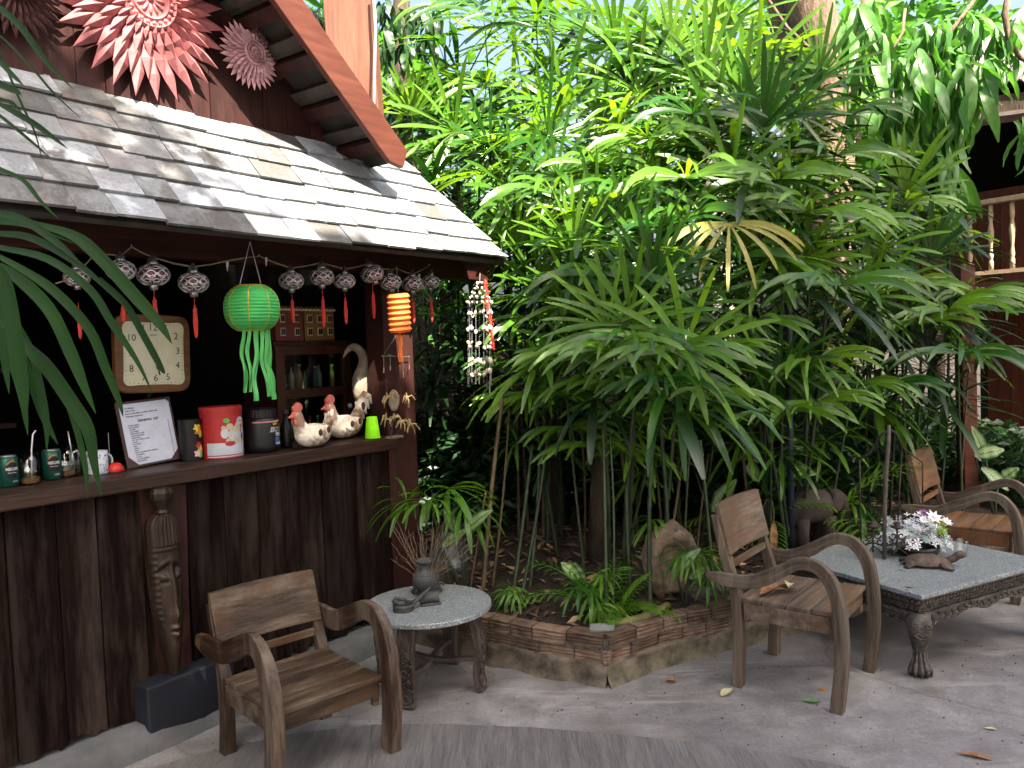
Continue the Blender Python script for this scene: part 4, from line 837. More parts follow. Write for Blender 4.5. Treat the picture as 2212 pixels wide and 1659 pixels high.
# shell wind chime
Ys = 4.75; c_ = at(1037, 660, Ys); o = thing('wind_chime', 'shell wind chime with a red ribbon hanging from the eave corner', 'wind chime', c_, TH); im = mworld(o).inverted(); k_ = Ys/FOC
PS = lambda px, py, y=0.: im @ at(px, py, Ys+y)
q = MB(); q.tube([PS(1037, 590), PS(1036, 612)], .0015, 5); q.build('hanging_string', M['string'], o)
shm = []
for sx, sz, jj in ((1, 1, .5), (1.2, .8, .3), (.8, 1.2, .6)):
    q = MB(); q.ball((0, 0, 0), (.014*sx, .008, .014*sz), 10, 6, jit=jj); shm.append(q.mesh('shell', M['shell'], True))
rr = random.Random(8)
for lv, (yy, rw, n) in enumerate(((612, 5, 4), (622, 10, 6), (632, 16, 8), (642, 21, 10), (652, 26, 14))):
    for k in range(n):
        a = 2*pi*k/n; m = Matrix.Translation(PS(1036+rw*cos(a), yy+rr.uniform(-2, 2), rw*k_*sin(a))) @ Euler((rr.random()*3, rr.random()*3, rr.random()*3)).to_matrix().to_4x4() @ Matrix.Scale(.72, 4); inst(rr.choice(shm), 'shell', o, m)
for k in range(9):
    a = 2*pi*k/9+.2; px = 1036+25*cos(a); dy = 25*k_*sin(a); yb = rr.choice((812, 838, 826, 800)); q = MB(); q.tube([PS(px, 652, dy), PS(px, yb, dy)], .0007, 4)
    q.build('thread', M['string'], o)
    for yy in (678, 712, 746, 780, 806):
        if yy > yb: break
        inst(rr.choice(shm), 'shell', o, Matrix.Translation(PS(px+rr.uniform(-2, 2), yy+rr.uniform(-6, 6), dy)) @ Euler((rr.random()*.8, rr.random()*.8, rr.random()*3)).to_matrix().to_4x4() @ Matrix.Scale(rr.uniform(.7, 1.5), 4))
    if k % 2 == 0: MB().tube([PS(px, yb-16, dy), PS(px, yb+18, dy)], .0045, 8).build('chime_tube', M['steel'], o)
q = MB()
for k in range(150):
    t_ = k/150; px = 1047+20*t_+3*sin(t_*14); yy = 604+152*t_; p = PS(px, yy, -.03); d = V(rr.uniform(-1, 1), rr.uniform(-1, 1), rr.uniform(-1, 1)).normalized()*.016; e = V(rr.uniform(-1, 1), rr.uniform(-1, 1), rr.uniform(-1, 1)).normalized()*.008
    q.add([p, p+d, p+d+e, p+e], [(0, 1, 2, 3)])
q.tube([PS(1047+20*t_/10, 604+15.2*t_, -.03) for t_ in range(11)], .008, 6); q.build('red_ribbon', M['tassel'], o)
# ------------------------------------------------------------------ armchairs
def armchair(label, loc, rz, wd, dp, sh, ah, bt_, mH, mZ, mA, mB=None, backtilt=.10, bh=.20, aw=.028):
    """origin: middle of the footprint on the floor, front towards local -Y"""
    o = thing('armchair', label, 'chair', loc, rz, 'bentwood-armed wooden armchairs'); hx = wd/2; f = -dp/2; b = dp/2; t = .05
    mB = mB or mH
    # seat boards
    n = 4; x0, x1 = -hx+.012, hx-.012
    for k in range(n):
        y0 = f-.005+(dp+.01)*k/n; y1 = f-.005+(dp+.01)*(k+1)/n-.004
        MB().box((0, (y0+y1)/2, sh-.011+R.uniform(-.002, .002)), (x1-x0, y1-y0, .022)).build('seat_board', mH, o, bev=.003)
    MB().box((0, f+.02, sh-.055), (wd-.05, .028, .066)).build('front_rail', mH, o, bev=.003); MB().box((0, b-.02, sh-.055), (wd-.05, .028, .066)).build('back_rail', mH, o, bev=.003)
    for s in (-1, 1):
        MB().box((s*(hx-.02), 0, sh-.06), (.026, dp-.05, .076)).build('side_rail', mH, o, bev=.003)
        # rear post
        q = MB(); q.tube([(s*(hx-.02), b+.015, 0), (s*(hx-.02), b, sh*.5), (s*(hx-.02), b+.01, sh), (s*(hx-.02), b+.01+backtilt*.6, (sh+bt_)/2), (s*(hx-.02), b+.01+backtilt, bt_-.045)], [(.028, .026), (.025, .024), (.024, .024), (.021, .02), (.019, .017)], 4, square=True, up=(0, 1, 0)); q.build('rear_leg', mZ, o, bev=.004)
        # arm and front leg in one bent piece
        xr_ = s*(hx+.012); back = b+.045+backtilt*.35; rz0 = ah*.80
        ctrl = [(back+.06, rz0+.010), (back, rz0-.004), (b-.06, rz0-.004), (b-.16, rz0+.030*ah/.57), (f+.16, ah-.022), (f+.085, ah-.016), (f+.035, ah-.045), (f-.005, ah-.105), (f-.026, ah-.19), (f-.036, ah*.48), (f-.030, ah*.26), (f-.010, 0)]
        # catmull-rom
        pts = []
        for i in range(len(ctrl)-1):
            p0 = ctrl[max(i-1, 0)]; p1 = ctrl[i]; p2 = ctrl[i+1]; p3 = ctrl[min(i+2, len(ctrl)-1)]
            for k in range(4):
                u = k/4; pts.append(tuple(.5*((2*p1[j])+(-p0[j]+p2[j])*u+(2*p0[j]-5*p1[j]+4*p2[j]-p3[j])*u*u+(-p0[j]+3*p1[j]-3*p2[j]+p3[j])*u**3) for j in (0, 1)))
        pts.append(ctrl[-1]); m = len(pts)
        def wdt(k):
            u = k/(m-1)
            return (aw-.022+.022*min(1, u/.10)+(.004 if u < .3 else 0), .014+.011*min(1, max(0, (u-.35)/.3)))
        q = MB(); q.tube([(xr_+s*.02*(1-min(1, k/(m*.2))), y, z) for k, (y, z) in enumerate(pts)], [wdt(k) for k in range(m)], 4, square=True, up=(1, 0, 0), uv=True)
        a_ = q.build('armrest', mA, o, bev=.005)
        MB().box((s*(hx-.035), f+.02, sh-.10), (.03, .026, .05), taper=1.).build('corner_bracket', mH, o, bev=.004)
    # back: a bowed board and a lower rail
    z0, z1 = bt_-bh, bt_; q = MB(); tl = backtilt/(bt_-sh)
    def bk(side):
        def fn(u, v):
            z = z0+(z1-z0)*v+(.003*sin(u*pi) if v > .5 else 0); y = b+.012+(z-sh)*tl-.028+.02*sin(u*pi)
            return Vector(((u*2-1)*(hx-.004), y+(0 if side else .026), z))
        return fn
    n0 = len(q.v); q.grid(bk(1), 14, 4); q.grid(bk(0), 14, 4); q.f = q.f[:56]+[tuple(reversed(f_)) for f_ in q.f[56:]]
    N_ = 15; A = lambda i, j: j*N_+i; B = lambda i, j: 75+j*N_+i
    for i in range(14): q.f += [(A(i, 0), B(i, 0), B(i+1, 0), A(i+1, 0)), (A(i, 4), A(i+1, 4), B(i+1, 4), B(i, 4))]
    for j in range(4): q.f += [(A(0, j), A(0, j+1), B(0, j+1), B(0, j)), (A(14, j), B(14, j), B(14, j+1), A(14, j+1))]
    q.build('backrest', mB, o, bev=.004)
    MB().box((0, b+.012+(z0-.045-sh)*tl, z0-.05), (wd-.05, .020, .032)).build('back_lower_rail', mH, o, bev=.003)
    return o
def front_frame(FR, FL, wd_extra=0.):
    """from the two front feet (viewer's right, viewer's left) -> centre, rotation, width"""
    d = FR-FL; w_ = d.length; rz = atan2(d.y, d.x); return (FR+FL)/2, rz, w_
FR = gp(824, 1600); s1 = gp(821, 1458, .324); s0 = gp(598, 1538, .324)
mid, rz, w_ = front_frame(s1, s0); nin = Vector((-sin(rz), cos(rz), 0)); dpL = .46
cL = mid+nin*(dpL/2); cL.z = 0
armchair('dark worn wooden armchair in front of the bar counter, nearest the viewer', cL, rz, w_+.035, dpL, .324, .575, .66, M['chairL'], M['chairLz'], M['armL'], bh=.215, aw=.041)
a, b_ = gp(1805, 1535), gp(1872, 1450)
mid, rz, w_ = front_frame(b_, a); nin = Vector((-sin(rz), cos(rz), 0)); dpR = .44; cR = mid+nin*(dpR/2+.0); cR.z = 0
armchair('pale weathered wooden armchair between the brick planter and the square table', cR, rz, w_, dpR, .43, .655, .86, M['chairR'], M['chairRz'], M['armR'], bh=.235)
cB = Vector((2.97, 5.15, 0)); armchair('rust-brown wooden armchair behind the square table at the right edge', cB, rz-.05, .52, .48, .43, .655, .86, wood('chair_rust_teak', (.08, .045, .03), (.18, .09, .045), (.30, .18, .11), 'X', 8, .1, .6, .5, (.32, .24, .17), .4, .1, patch=(.26, .10, .035)), M['chairRz'], M['armR'], bh=.25)
def leafobj(nm, label, loc, L, W, rz, mat, curl=.02, tilt=(0, 0)):
    q = MB(); n = 10
    def fn(u, v):
        w_ = W*sin(pi*min(.98, max(.02, v))**.85)*(.5); x = (u-.5)*2*w_; return Vector((x, (v-.5)*L, curl*(x/W*2)**2+.35*curl*sin(v*5+L*30)+.002+curl*.5*v))
    q.grid(fn, 4, n, uv=True); o = q.build(nm, mat, None, smooth=True); o.location = loc; o.rotation_euler = (tilt[0], tilt[1], rz); tag(o, label, 'leaf'); return o
M['paleleaf'] = plain('pale_dry_leaf', (.55, .50, .30), .6, var=.2); M['greenleaf'] = plain('fallen_green_leaf', (.17, .30, .12), .5, var=.3); M['oleaf'] = plain('orange_leaf', (.55, .20, .05), .6, var=.3); M['brownleaf'] = plain('brown_leaf', (.30, .14, .06), .6, var=.4, scale=30)
leafobj('fallen_leaf', 'small curled brown leaf on the floor right of the planter corner', gp(1449, 1474), .055, .04, 1.1, M['brownleaf'], .02)
leafobj('fallen_leaf', 'pale yellow curled leaf on the floor left of the pale armchair', gp(1570, 1500), .085, .045, -.9, M['paleleaf'], .02)
leafobj('fallen_leaf', 'green fallen leaf beside the front leg of the pale armchair', gp(1754, 1516), .08, .05, 1.5, M['greenleaf'], .008)
leafobj('fallen_petal', 'flat orange petal on the floor above the green leaf', gp(1776, 1490), .04, .03, .3, M['oleaf'], .002)
leafobj('fallen_petal', 'orange petal scrap touching the front leg of the pale armchair', gp(1824, 1511), .03, .025, .9, M['oleaf'], .002)
leafobj('fallen_leaf', 'small pale brown leaf on the open floor at the right', gp(2139, 1576), .05, .022, 1.1, M['paleleaf'], .006)
leafobj('fallen_leaf', 'long dark brown leaf at the bottom right of the floor', gp(2108, 1636), .14, .035, 1.15, M['brownleaf'], .008)
leafobj('fallen_leaf', 'tiny brown leaf near the leg of the round table', gp(930, 1502), .02, .015, .4, M['brownleaf'], .002)
sc_ = Vector((cR.x, cR.y, .436))+nin*.07-Vector((nin.y, -nin.x, 0))*.08
leafobj('fallen_leaf', 'large brown and cream dead leaf at the back of the pale armchair seat', sc_+V(-.04, 0, .004), .19, .10, rz+1.2, M['brownleaf'], .03)
leafobj('fallen_leaf', 'yellowish dead leaf lying over the large one on the pale armchair seat', sc_+V(.05, .02, .02), .13, .06, rz+1.7, M['paleleaf'], .02)
# grit on the floor
q = MB(); rr = random.Random(21)
for k in range(420):
    p = Vector((rr.uniform(-1.5, 3.2), rr.uniform(2.4, 4.3), .002)); s = rr.uniform(.001, .0035); q.box(p, (s*2, s*1.4, s), rz=rr.random()*3)
o = q.build('floor_grit', M['soil']); o['kind'] = 'stuff'; o['label'] = 'scattered dark grit and crumbs on the concrete floor'
# ------------------------------------------------------------------ round granite table
TZ = .41; tc = gp(925, 1300, TZ); l_, r_e = gp(788, 1302, TZ), gp(1062, 1302, TZ); RT = (r_e-l_).length/2*.985; tc = (l_+r_e)/2; tc.z = 0
ro = thing('round_table', 'round grey granite-topped table on carved curved legs beside the left armchair', 'table', tc)
MB().lathe([(RT-.006, TZ-.026), (RT, TZ-.022), (RT, TZ-.004), (RT-.004, TZ), (0, TZ)], 72).build('tabletop', M['granite'], ro, smooth=False, bev=.0)
MB().lathe([(RT*.72, TZ-.06), (RT*.72, TZ-.0262), (RT*.60, TZ-.0262), (RT*.60, TZ-.06)], 48).build('apron_ring', M['carved'], ro)
f1 = gp(878, 1532)-tc; ang0 = atan2(f1.y, f1.x); rf = min(.27, f1.length)
def scroll(q, fr, c, r, turns, s, th=.0035):
    q.tube([fr(c[0]+r*(1-t_/16*.8)*cos(s*t_/16*turns*2*pi), c[1]+r*(1-t_/16*.8)*sin(s*t_/16*turns*2*pi)) for t_ in range(17)], th, 5)
for k in range(4):
    a = ang0+k*pi/2; ex_, ey_ = Vector((cos(a), sin(a), 0)), Vector((-sin(a), cos(a), 0))
    prof = [(.86, TZ-.03), (.93, TZ-.10), (.98, TZ-.17), (.96, .16), (.93, .09), (.95, .04), (1.02, 0)]
    leg = MB(); leg.tube([ex_*(rf*p)+V(0, 0, z) for p, z in prof], [(.046, .018), (.043, .016), (.042, .016), (.038, .015), (.036, .015), (.038, .016), (.042, .019)], 4, square=True, up=ex_)
    lo = leg.build('leg', M['carved'], ro, bev=.005)
    q = MB()
    def rr_(z):
        for i in range(len(prof)-1):
            if prof[i][1] >= z >= prof[i+1][1]: u = (prof[i][1]-z)/(prof[i][1]-prof[i+1][1]); return rf*(prof[i][0]+(prof[i+1][0]-prof[i][0])*u)
        return rf
    fr = lambda x, z: ex_*(rr_(z)+.0195)+ey_*x+V(0, 0, z)
    for i, z in enumerate((.045, .105, .165, .225, .29, .345)):
        s = 1 if i % 2 else -1; scroll(q, fr, (s*.004, z), .024, 1.35, s, .005); scroll(q, fr, (-s*.022, z+.03), .010, 1., -s, .004); q.tube([fr(s*.028, z-.01), fr(s*.012, z+.03), fr(-s*.02, z+.045)], .004, 5)
    q.tube([fr(-.036, .03+.32*t_/10) for t_ in range(11)], .003, 4); q.tube([fr(.036, .03+.32*t_/10) for t_ in range(11)], .003, 4)
    q.build('carving', M['carved'], lo, smooth=True)
for k in range(2):
    a = ang0+k*pi/2; ex_ = Vector((cos(a), sin(a), 0)); q = MB(); q.tube([ex_*(rf*.93*(t_/6*2-1))+V(0, 0, .13+.012*sin(t_*1.3)+k*.012) for t_ in range(7)], [(.016, .011)]*7, 4, square=True, up=(0, 0, 1)); q.build('stretcher', M['carved'], ro, bev=.004)
TT = TZ
def tput(nm, lab, cat, px, py, z=TT, rz=0): return thing(nm, lab, cat, gp(px, py, z), rz)
M['clay'] = plain('grey_clay', (.075, .075, .08), .7, var=.3, scale=12, bmp=.4)
M['bronze'] = plain('dark_bronze_clay', (.06, .06, .058), .55, var=.4, scale=20, bmp=.4)
o = tput('vase_stand', 'dark scrolled stand under the twig vase', 'stand', 922, 1278)
MB().lathe([(.075, 0), (.082, .006), (.060, .014), (.056, .022), (.072, .030), (.070, .036), (0, .036)], 32).build('dish', M['bronze'], o, smooth=True)
for a in (2.6, .3, 4.2):
    q = MB(); q.tube([(cos(a)*(.07+.02*cos(t_*.5)), sin(a)*(.07+.02*cos(t_*.5)), .022+.018*sin(t_*.5)) for t_ in range(10)], .006, 6); q.build('scroll_foot', M['bronze'], o, smooth=True)
vz = TT+.036; vb = gp(921, 1272, vz); o = thing('vase', 'squat grey clay vase holding bare twigs on the round table', 'vase', vb); s = 1.15
MB().lathe([(r*s, z*s) for r, z in ((.030, 0), (.034, .004), (.050, .022), (.059, .045), (.056, .066), (.040, .082), (.030, .092), (.029, .108), (.034, .118), (.043, .122), (.043, .129), (.038, .130), (.026, .118), (.024, .09), (0, .02))], 36).build('vase_body', M['clay'], o, smooth=True)
MB().lathe([(.053*s, .068*s), (.054*s, .071*s), (.051*s, .074*s)], 36).build('incised_band', M['clay'], o)
tw = thing('twig_bunch', 'fan of bare brown twigs standing in the grey vase', 'twigs', vb+V(0, 0, .10)); rr = random.Random(6); M['twig'] = plain('reddish_twig', (.17, .12, .08), .7, var=.4, scale=60)
for k in range(46):
    a = rr.uniform(0, 2*pi); e = rr.uniform(.05, 1.05); L = rr.uniform(.24, .38); d = Vector((cos(a)*sin(e), sin(a)*sin(e)*.8, cos(e)*.92)); p = Vector((cos(a)*.018, sin(a)*.018, -.06)); pts = [p]
    for i in range(1, 8): pts.append(p+d*L*i/7+Vector((rr.uniform(-.006, .006), rr.uniform(-.006, .006), 0))+V(cos(a), sin(a), 0)*.012*(i/7)**2)
    q = MB(); q.tube(pts, [.0016]*7+[.0008], 4)
    for i in (4, 5, 6, 7):
        if rr.random() < .7: q.tube([pts[i-1], pts[i-1]+Vector((rr.uniform(-1, 1), rr.uniform(-1, 1), 1)).normalized()*.03], .0008, 3)
    q.build('twig', M['twig'], tw)
o = tput('oil_lamp', 'dark clay boat-shaped lamp with a pointed handle at the front of the round table', 'ornament', 872, 1318, rz=.25)
MB().lathe([(.050, 0), (.053, .006), (.047, .012), (.052, .020), (.052, .034), (.046, .030), (.04, .022), (0, .02)], 32).build('bowl', M['bronze'], o, smooth=True)
q = MB(); q.tube([(-.035, 0, .03), (-.048, 0, .048), (-.035, 0, .062), (-.01, 0, .055), (.01, .0, .050), (.018, 0, .034)], [.008, .009, .010, .008, .007, .006], 8); q.build('curled_rim', M['bronze'], o, smooth=True)
q = MB(); q.tube([(.03, .0, .02), (.07, .0, .045), (.11, .0, .078), (.135, 0, .098)], [(.02, .012), (.015, .012), (.009, .008), (.002, .002)], 8); q.build('handle', M['bronze'], o, smooth=True)
o = tput('clay_horn', 'hollow curved dark clay horn shape lying behind the boat-shaped lamp', 'ornament', 925, 1306, rz=.3)
q = MB(); q.tube([(-.045, 0, .02), (-.02, 0, .035), (.02, 0, .036), (.05, 0, .034)], [(.012, .014), (.028, .028), (.026, .026), (.036, .034)], 20, caps=False); q.tube([(.05, 0, .034), (.03, 0, .034)], [(.030, .028), (.018, .018)], 20, caps=False); q.build('horn_body', M['bronze'], o, smooth=True)
q = MB(); q.box((.01, -.02, .006), (.10, .02, .012)); q.build('horn_base', M['clay'], o, bev=.004)
leafobj('fallen_petal', 'tiny reddish petal on the front of the round table', gp(897, 1322, TT+.001), .02, .014, .4, M['brownleaf'], .001)
o = thing('water_pot', 'grey pot with a long thin spout standing behind the round table', 'pot', gp(930, 1352)+V(.1, .35, 0)); M['zinc'] = plain('dull_zinc', (.10, .12, .14), .5, .6)
MB().lathe([(.10, 0), (.13, .02), (.15, .2), (.12, .38), (.07, .44), (.07, .47), (0, .47)], 24).build('pot_body', M['zinc'], o, smooth=True)
im = mworld(o).inverted(); Yp = o.location.y; q = MB(); q.tube([im @ at(925, 1215, Yp), im @ at(938, 1185, Yp-.02), im @ at(950, 1165, Yp-.03), im @ at(962, 1158, Yp-.03)], [.03, .018, .014, .016], 10); q.build('spout', M['zinc'], o, smooth=True)
# ------------------------------------------------------------------ square carved table
Cf, Cl, Cr2 = gp(1991, 1287, TZ), gp(1682, 1200, TZ), gp(2212, 1225, TZ); Cfar = gp(1954, 1147, TZ)
ea = (Cl-Cf); la = ea.length; ea.normalize(); eb = Vector((ea.y, -ea.x, 0)); eb = eb if eb.dot(Cr2-Cf) > 0 else -eb; lb = abs((Cfar-Cl).dot(eb)); lb = max(.9, min(lb, 1.3))
ctr = Cf+ea*la/2+eb*lb/2; ctr.z = 0; rzT = atan2(eb.y, eb.x)
st = thing('square_table', 'low granite-topped table with dark carved apron and claw feet', 'table', ctr, rzT)   # local x = eb (length lb), local y = ea*+- (la)
sy = 1 if Vector((-sin(rzT), cos(rzT), 0)).dot(ea) > 0 else -1
X2, Y2 = lb/2, la/2
M['carvedD'] = wood('dark_carved_table', (.028, .024, .020), (.085, .073, .063), (.20, .175, .155), 'X', 22, .5, .5, .9, (.32, .29, .255), .35, .05)
MB().box((0, 0, TZ-.011), (lb, la, .022)).build('tabletop', M['granite'], st, bev=.003)
def frame(ins, z0, z1, nm, th=.05):
    for s in (-1, 1):
        MB().box((0, s*(Y2-ins-th/2), (z0+z1)/2), (lb-2*ins, th, z1-z0)).build(nm, M['carvedD'], st, bev=.004); MB().box((s*(X2-ins-th/2), 0, (z0+z1)/2), (th, la-2*ins-2*th-.004, z1-z0)).build(nm, M['carvedD'], st, bev=.004)
frame(.012, TZ-.036, TZ-.0225, 'moulding'); frame(.03, TZ-.066, TZ-.038, 'rope_rail'); frame(.045, TZ-.105, TZ-.068, 'carved_rail'); 
rp = MB(); lm = MB()
def along(ins):
    for s in (-1, 1):
        yield (lambda t_, s=s: (Vector((t_, s*(Y2-ins), 0)), Vector((0, s, 0))), X2-ins)
        yield (lambda t_, s=s: (Vector((s*(X2-ins), t_, 0)), Vector((s, 0, 0))), Y2-ins)
for fn, hl in along(.03):
    n = int(hl*2/.026)
    for k in range(n):
        t_ = -hl+(k+.5)*2*hl/n; p, nn = fn(t_); sd_ = Vector((-nn.y, nn.x, 0)); rp.tube([p-sd_*.011+V(0, 0, TZ-.063), p+nn*.005+V(0, 0, TZ-.052), p+sd_*.011+V(0, 0, TZ-.041)], [.004, .0085, .004], 6)
rp.build('rope_carving', M['carvedD'], st, smooth=True)
for fn, hl in along(.045):
    n = int(hl*2/.045)
    for k in range(n):
        t_ = -hl+(k+.5)*2*hl/n; p, nn = fn(t_); sd_ = Vector((-nn.y, nn.x, 0)); fr = lambda x, z, p=p, nn=nn, sd_=sd_: p+nn*.002+sd_*x+V(0, 0, z); scroll(lm, fr, (0, TZ-.088), .013, 1.2, 1 if k % 2 else -1, .0035)
        lm.tube([fr(.012, TZ-.098), fr(.022, TZ-.088), fr(.03, TZ-.076)], .004, 5)
lm.build('scroll_carving', M['carvedD'], st, smooth=True)
# scalloped apron
for ax in (0, 1):
    for s in (-1, 1):
        hl = (X2 if ax == 0 else Y2)-.03; pts = []; n = 48
        def zb(t_):
            a = abs(t_)/hl
            return TZ-.145-.012*cos(t_*2*pi/.28)*(a < .78)-(.10*max(0, (a-.74)/.26)**1.6)
        prof_o = [(-hl+2*hl*k/n, zb(-hl+2*hl*k/n)) for k in range(n+1)]
        q = MB()
        def mk3(t_, z, off):
            d = (Y2 if ax == 0 else X2)-.03+off; return Vector((t_, s*d, z)) if ax == 0 else Vector((s*d, t_, z))
        rows = 5; vs = []
        for k, (t_, zb_) in enumerate(prof_o):
            for j in range(rows+1):
                u = j/rows; z = (TZ-.107)*(1-u)+zb_*u; off = .028*sin(u*pi*.75)-.012+.004*noise.noise(Vector((t_*45, z*45, s)))
                vs.append(mk3(t_, z, off))
        fs = [(k*(rows+1)+j, k*(rows+1)+j+1, (k+1)*(rows+1)+j+1, (k+1)*(rows+1)+j) for k in range(n) for j in range(rows)]
        m_ = len(vs); vs += [mk3(t_, TZ-.107, -.04) for t_, z in prof_o]+[mk3(t_, z, -.04) for t_, z in prof_o]
        for k in range(n): fs += [(k*(rows+1)+rows, m_+n+1+k, m_+n+2+k, (k+1)*(rows+1)+rows), (m_+k, m_+k+1, m_+n+2+k, m_+n+1+k)]
        q.add(vs, fs); ap = q.build('apron', M['carvedD'], st, smooth=True)
        q = MB()
        for k in range(int(2*hl/.05)):
            t_ = -hl+.03+k*.05; z_ = (TZ-.107+zb(t_))/2; fr = lambda x, z, t_=t_: mk3(t_+x, z, .016); scroll(q, fr, (0, z_), .014, 1.3, 1 if k % 2 else -1, .004); q.tube([fr(-.02, z_+.01), fr(-.005, z_+.022), fr(.015, z_+.012)], .0045, 5); q.tube([fr(-.02, zb(t_-.02)+.006), fr(.02, zb(t_+.02)+.006)], .005, 5)
        q.build('apron_carving', M['carvedD'], ap, smooth=True)
for sx in (-1, 1):
    for sy_ in (-1, 1):
        d = Vector((sx, sy_, 0)).normalized(); c = Vector((sx*(X2-.055), sy_*(Y2-.055), 0)); q = MB()
        prof = [(.0, TZ-.11, .050), (.012, TZ-.17, .058), (.016, TZ-.21, .050), (.006, TZ-.26, .036), (-.004, TZ-.31, .028), (.000, .07, .026), (.010, .05, .034), (.014, .025, .038), (.010, .004, .030)]
        q.tube([c+d*a_+V(0, 0, z) for a_, z, r in prof], [(r, r) for a_, z, r in prof], 16, up=d); lg = q.build('leg', M['carvedD'], st, smooth=True)
        q = MB()
        for k in range(5):
            a_ = atan2(d.y, d.x)+(k-2)*.55; e = Vector((cos(a_), sin(a_), 0)); q.tube([c+e*.026+V(0, 0, .16), c+e*.030+V(0, 0, .09), c+e*.042+V(0, 0, .055), c+e*.052+V(0, 0, .028), c+e*.048+V(0, 0, .004)], [.005, .007, .011, .012, .008], 8)
        q.build('claw', M['carvedD'], lg, smooth=True)
        q = MB(); fr = lambda x, z, d=d, c=c: c+d*(.058-.2*abs(z-(TZ-.19))*0)+Vector((-d.y, d.x, 0))*x+V(0, 0, z)+d*.006
        q.tube([fr(-.03, TZ-.20), fr(-.012, TZ-.188), fr(.012, TZ-.188), fr(.03, TZ-.20), fr(.012, TZ-.213), fr(-.012, TZ-.213), fr(-.03, TZ-.20)], .004, 5); q.ball(fr(0, TZ-.2), (.010, .010, .006), 8, 6); scroll(q, fr, (-.03, TZ-.15), .014, 1.2, 1, .004); scroll(q, fr, (.03, TZ-.15), .014, 1.2, -1, .004); q.build('carved_eye', M['carvedD'], lg, smooth=True)
# turtle
tcx = gp(2003, 1222, TZ); o = thing('carved_turtle', 'brown carved wooden turtle on the granite near the flowers', 'turtle figurine', tcx, -.28); M['turt'] = plain('turtle_wood', (.11, .08, .062), .7, var=.5, scale=26, bmp=1., bd=.008)
def sh(u, v):
    a = u*2*pi; b2 = v*pi/2; r = cos(b2); p = Vector((.115*r*cos(a), .075*r*sin(a), .018+.045*sin(b2))); return p+Vector((0, 0, .004*noise.noise(p*60)-.003*(abs(sin(a*5)) < .25)))
q = MB(); q.grid(sh, 40, 10); q.lathe([(0, .006), (.1, .006), (.118, .018), (.114, .022)], 40, flute=None); 
for i_, p in enumerate(q.v):
    if i_ >= 41*11: p.y *= .66
q.build('shell', M['turt'], o, smooth=True)
q = MB(); q.tube([(.09, 0, .03), (.125, 0, .042), (.145, 0, .060), (.165, 0, .068), (.185, 0, .062)], [(.02, .018), (.02, .02), (.021, .021), (.024, .022), (.012, .010)], 12); q.build('head_and_neck', M['turt'], o, smooth=True)
for x, y, a in ((.07, -.075, -.6), (.085, .07, .6), (-.085, -.055, -2.4), (-.085, .055, 2.4)):
    q = MB(); q.tube([(x*.8, y*.7, .022), (x, y, .020), (x+.045*cos(a), y+.035*sin(a), .008)], [(.022, .014), (.022, .014), (.016, .006)], 10); q.build('flipper', M['turt'], o, smooth=True)
q = MB(); q.tube([(-.11, 0, .014), (-.135, 0, .008)], [.010, .002], 8); q.build('tail', M['turt'], o, smooth=True)
# flower basket
fb = gp(1978, 1196, TZ); o = thing('flower_basket', 'low near-black bowl on the square table filled with artificial flowers', 'flower bowl', fb)
MB().lathe([(.085, 0), (.115, .015), (.128, .055), (.122, .055), (.108, .018), (0, .014)], 30).build('bowl', M['black'], o, smooth=True)
M['petw'] = plain('white_petals', (.95, .95, 1.), .6, var=.08); M['petb'] = plain('pale_blue_green_leaves', (.58, .68, .70), .6, var=.3, rvar=.4); M['petp'] = plain('purple_petals', (.30, .12, .30), .6, var=.2); M['petg'] = plain('lime_foliage', (.28, .5, .06), .6, var=.2)
rr = random.Random(12)
fl = thing('artificial_flowers', 'white, lilac and lime artificial flowers heaped in the near-black bowl', 'flowers', fb+V(0, 0, .05))
def flower(c, r, mat, n=6, nm='flower'):
    q = MB(); nrm = (Vector(c)-Vector((0, 0, -.08))).normalized(); nrm = (nrm+Vector((0, -.5, .2))).normalized(); m = nrm.to_track_quat('Z', 'Y').to_matrix()
    for k in range(n):
        a = 2*pi*k/n; e = Vector((cos(a), sin(a), 0)); f_ = Vector((-sin(a), cos(a), 0)); pts = [e*.1*r, e*.5*r+f_*.22*r+V(0, 0, .12*r), e*r+V(0, 0, .22*r), e*.5*r-f_*.22*r+V(0, 0, .12*r)]
        q.add([m @ p+Vector(c) for p in pts], [(0, 1, 2, 3)])
    q.ball(Vector(c)+nrm*r*.06, r*.14, 6, 4); q.build(nm, mat, fl)
for k in range(210):
    a = rr.uniform(0, 2*pi); e = rr.uniform(0, 1)**.6; c = Vector((.20*e*cos(a)-.01, .13*e*sin(a), .005+.16*(1-e*e)*rr.uniform(.3, 1.)+rr.uniform(-.02, .03)))
    t_ = rr.random(); flower(c, rr.uniform(.018, .030), M['petb'] if t_ < .45 else M['petw'] if t_ < .86 else M['petp'] if t_ < .90 and c.x > 0 else M['petg'] if t_ > .93 else M['petb'], rr.choice((4, 5, 5, 6)), 'flower' if t_ > .62 else 'foliage_sprig')
for px, py, r in ((2017, 1118, .05), (2045, 1127, .035), (1995, 1123, .03)):
    c = mworld(fl).inverted() @ at(px, py, fb.y-.10); flower(c, r, M['petw'], 8)
for k in range(14): flower(mworld(fl).inverted() @ at(2034+rr.uniform(-9, 10), 1140+rr.uniform(-16, 14), fb.y-.12), .02, M['petg'], 4, 'lime_sprig')
for k in range(10): flower(mworld(fl).inverted() @ at(1998+rr.uniform(-9, 10), 1108+rr.uniform(-6, 8), fb.y-.04), .018, M['petp'], 5)
for k in range(26): flower(mworld(fl).inverted() @ at(1924+rr.uniform(-14, 22), 1135+rr.uniform(-18, 18), fb.y+.03), .022, M['petb'] if k % 3 else M['petw'], 5, 'foliage_sprig')
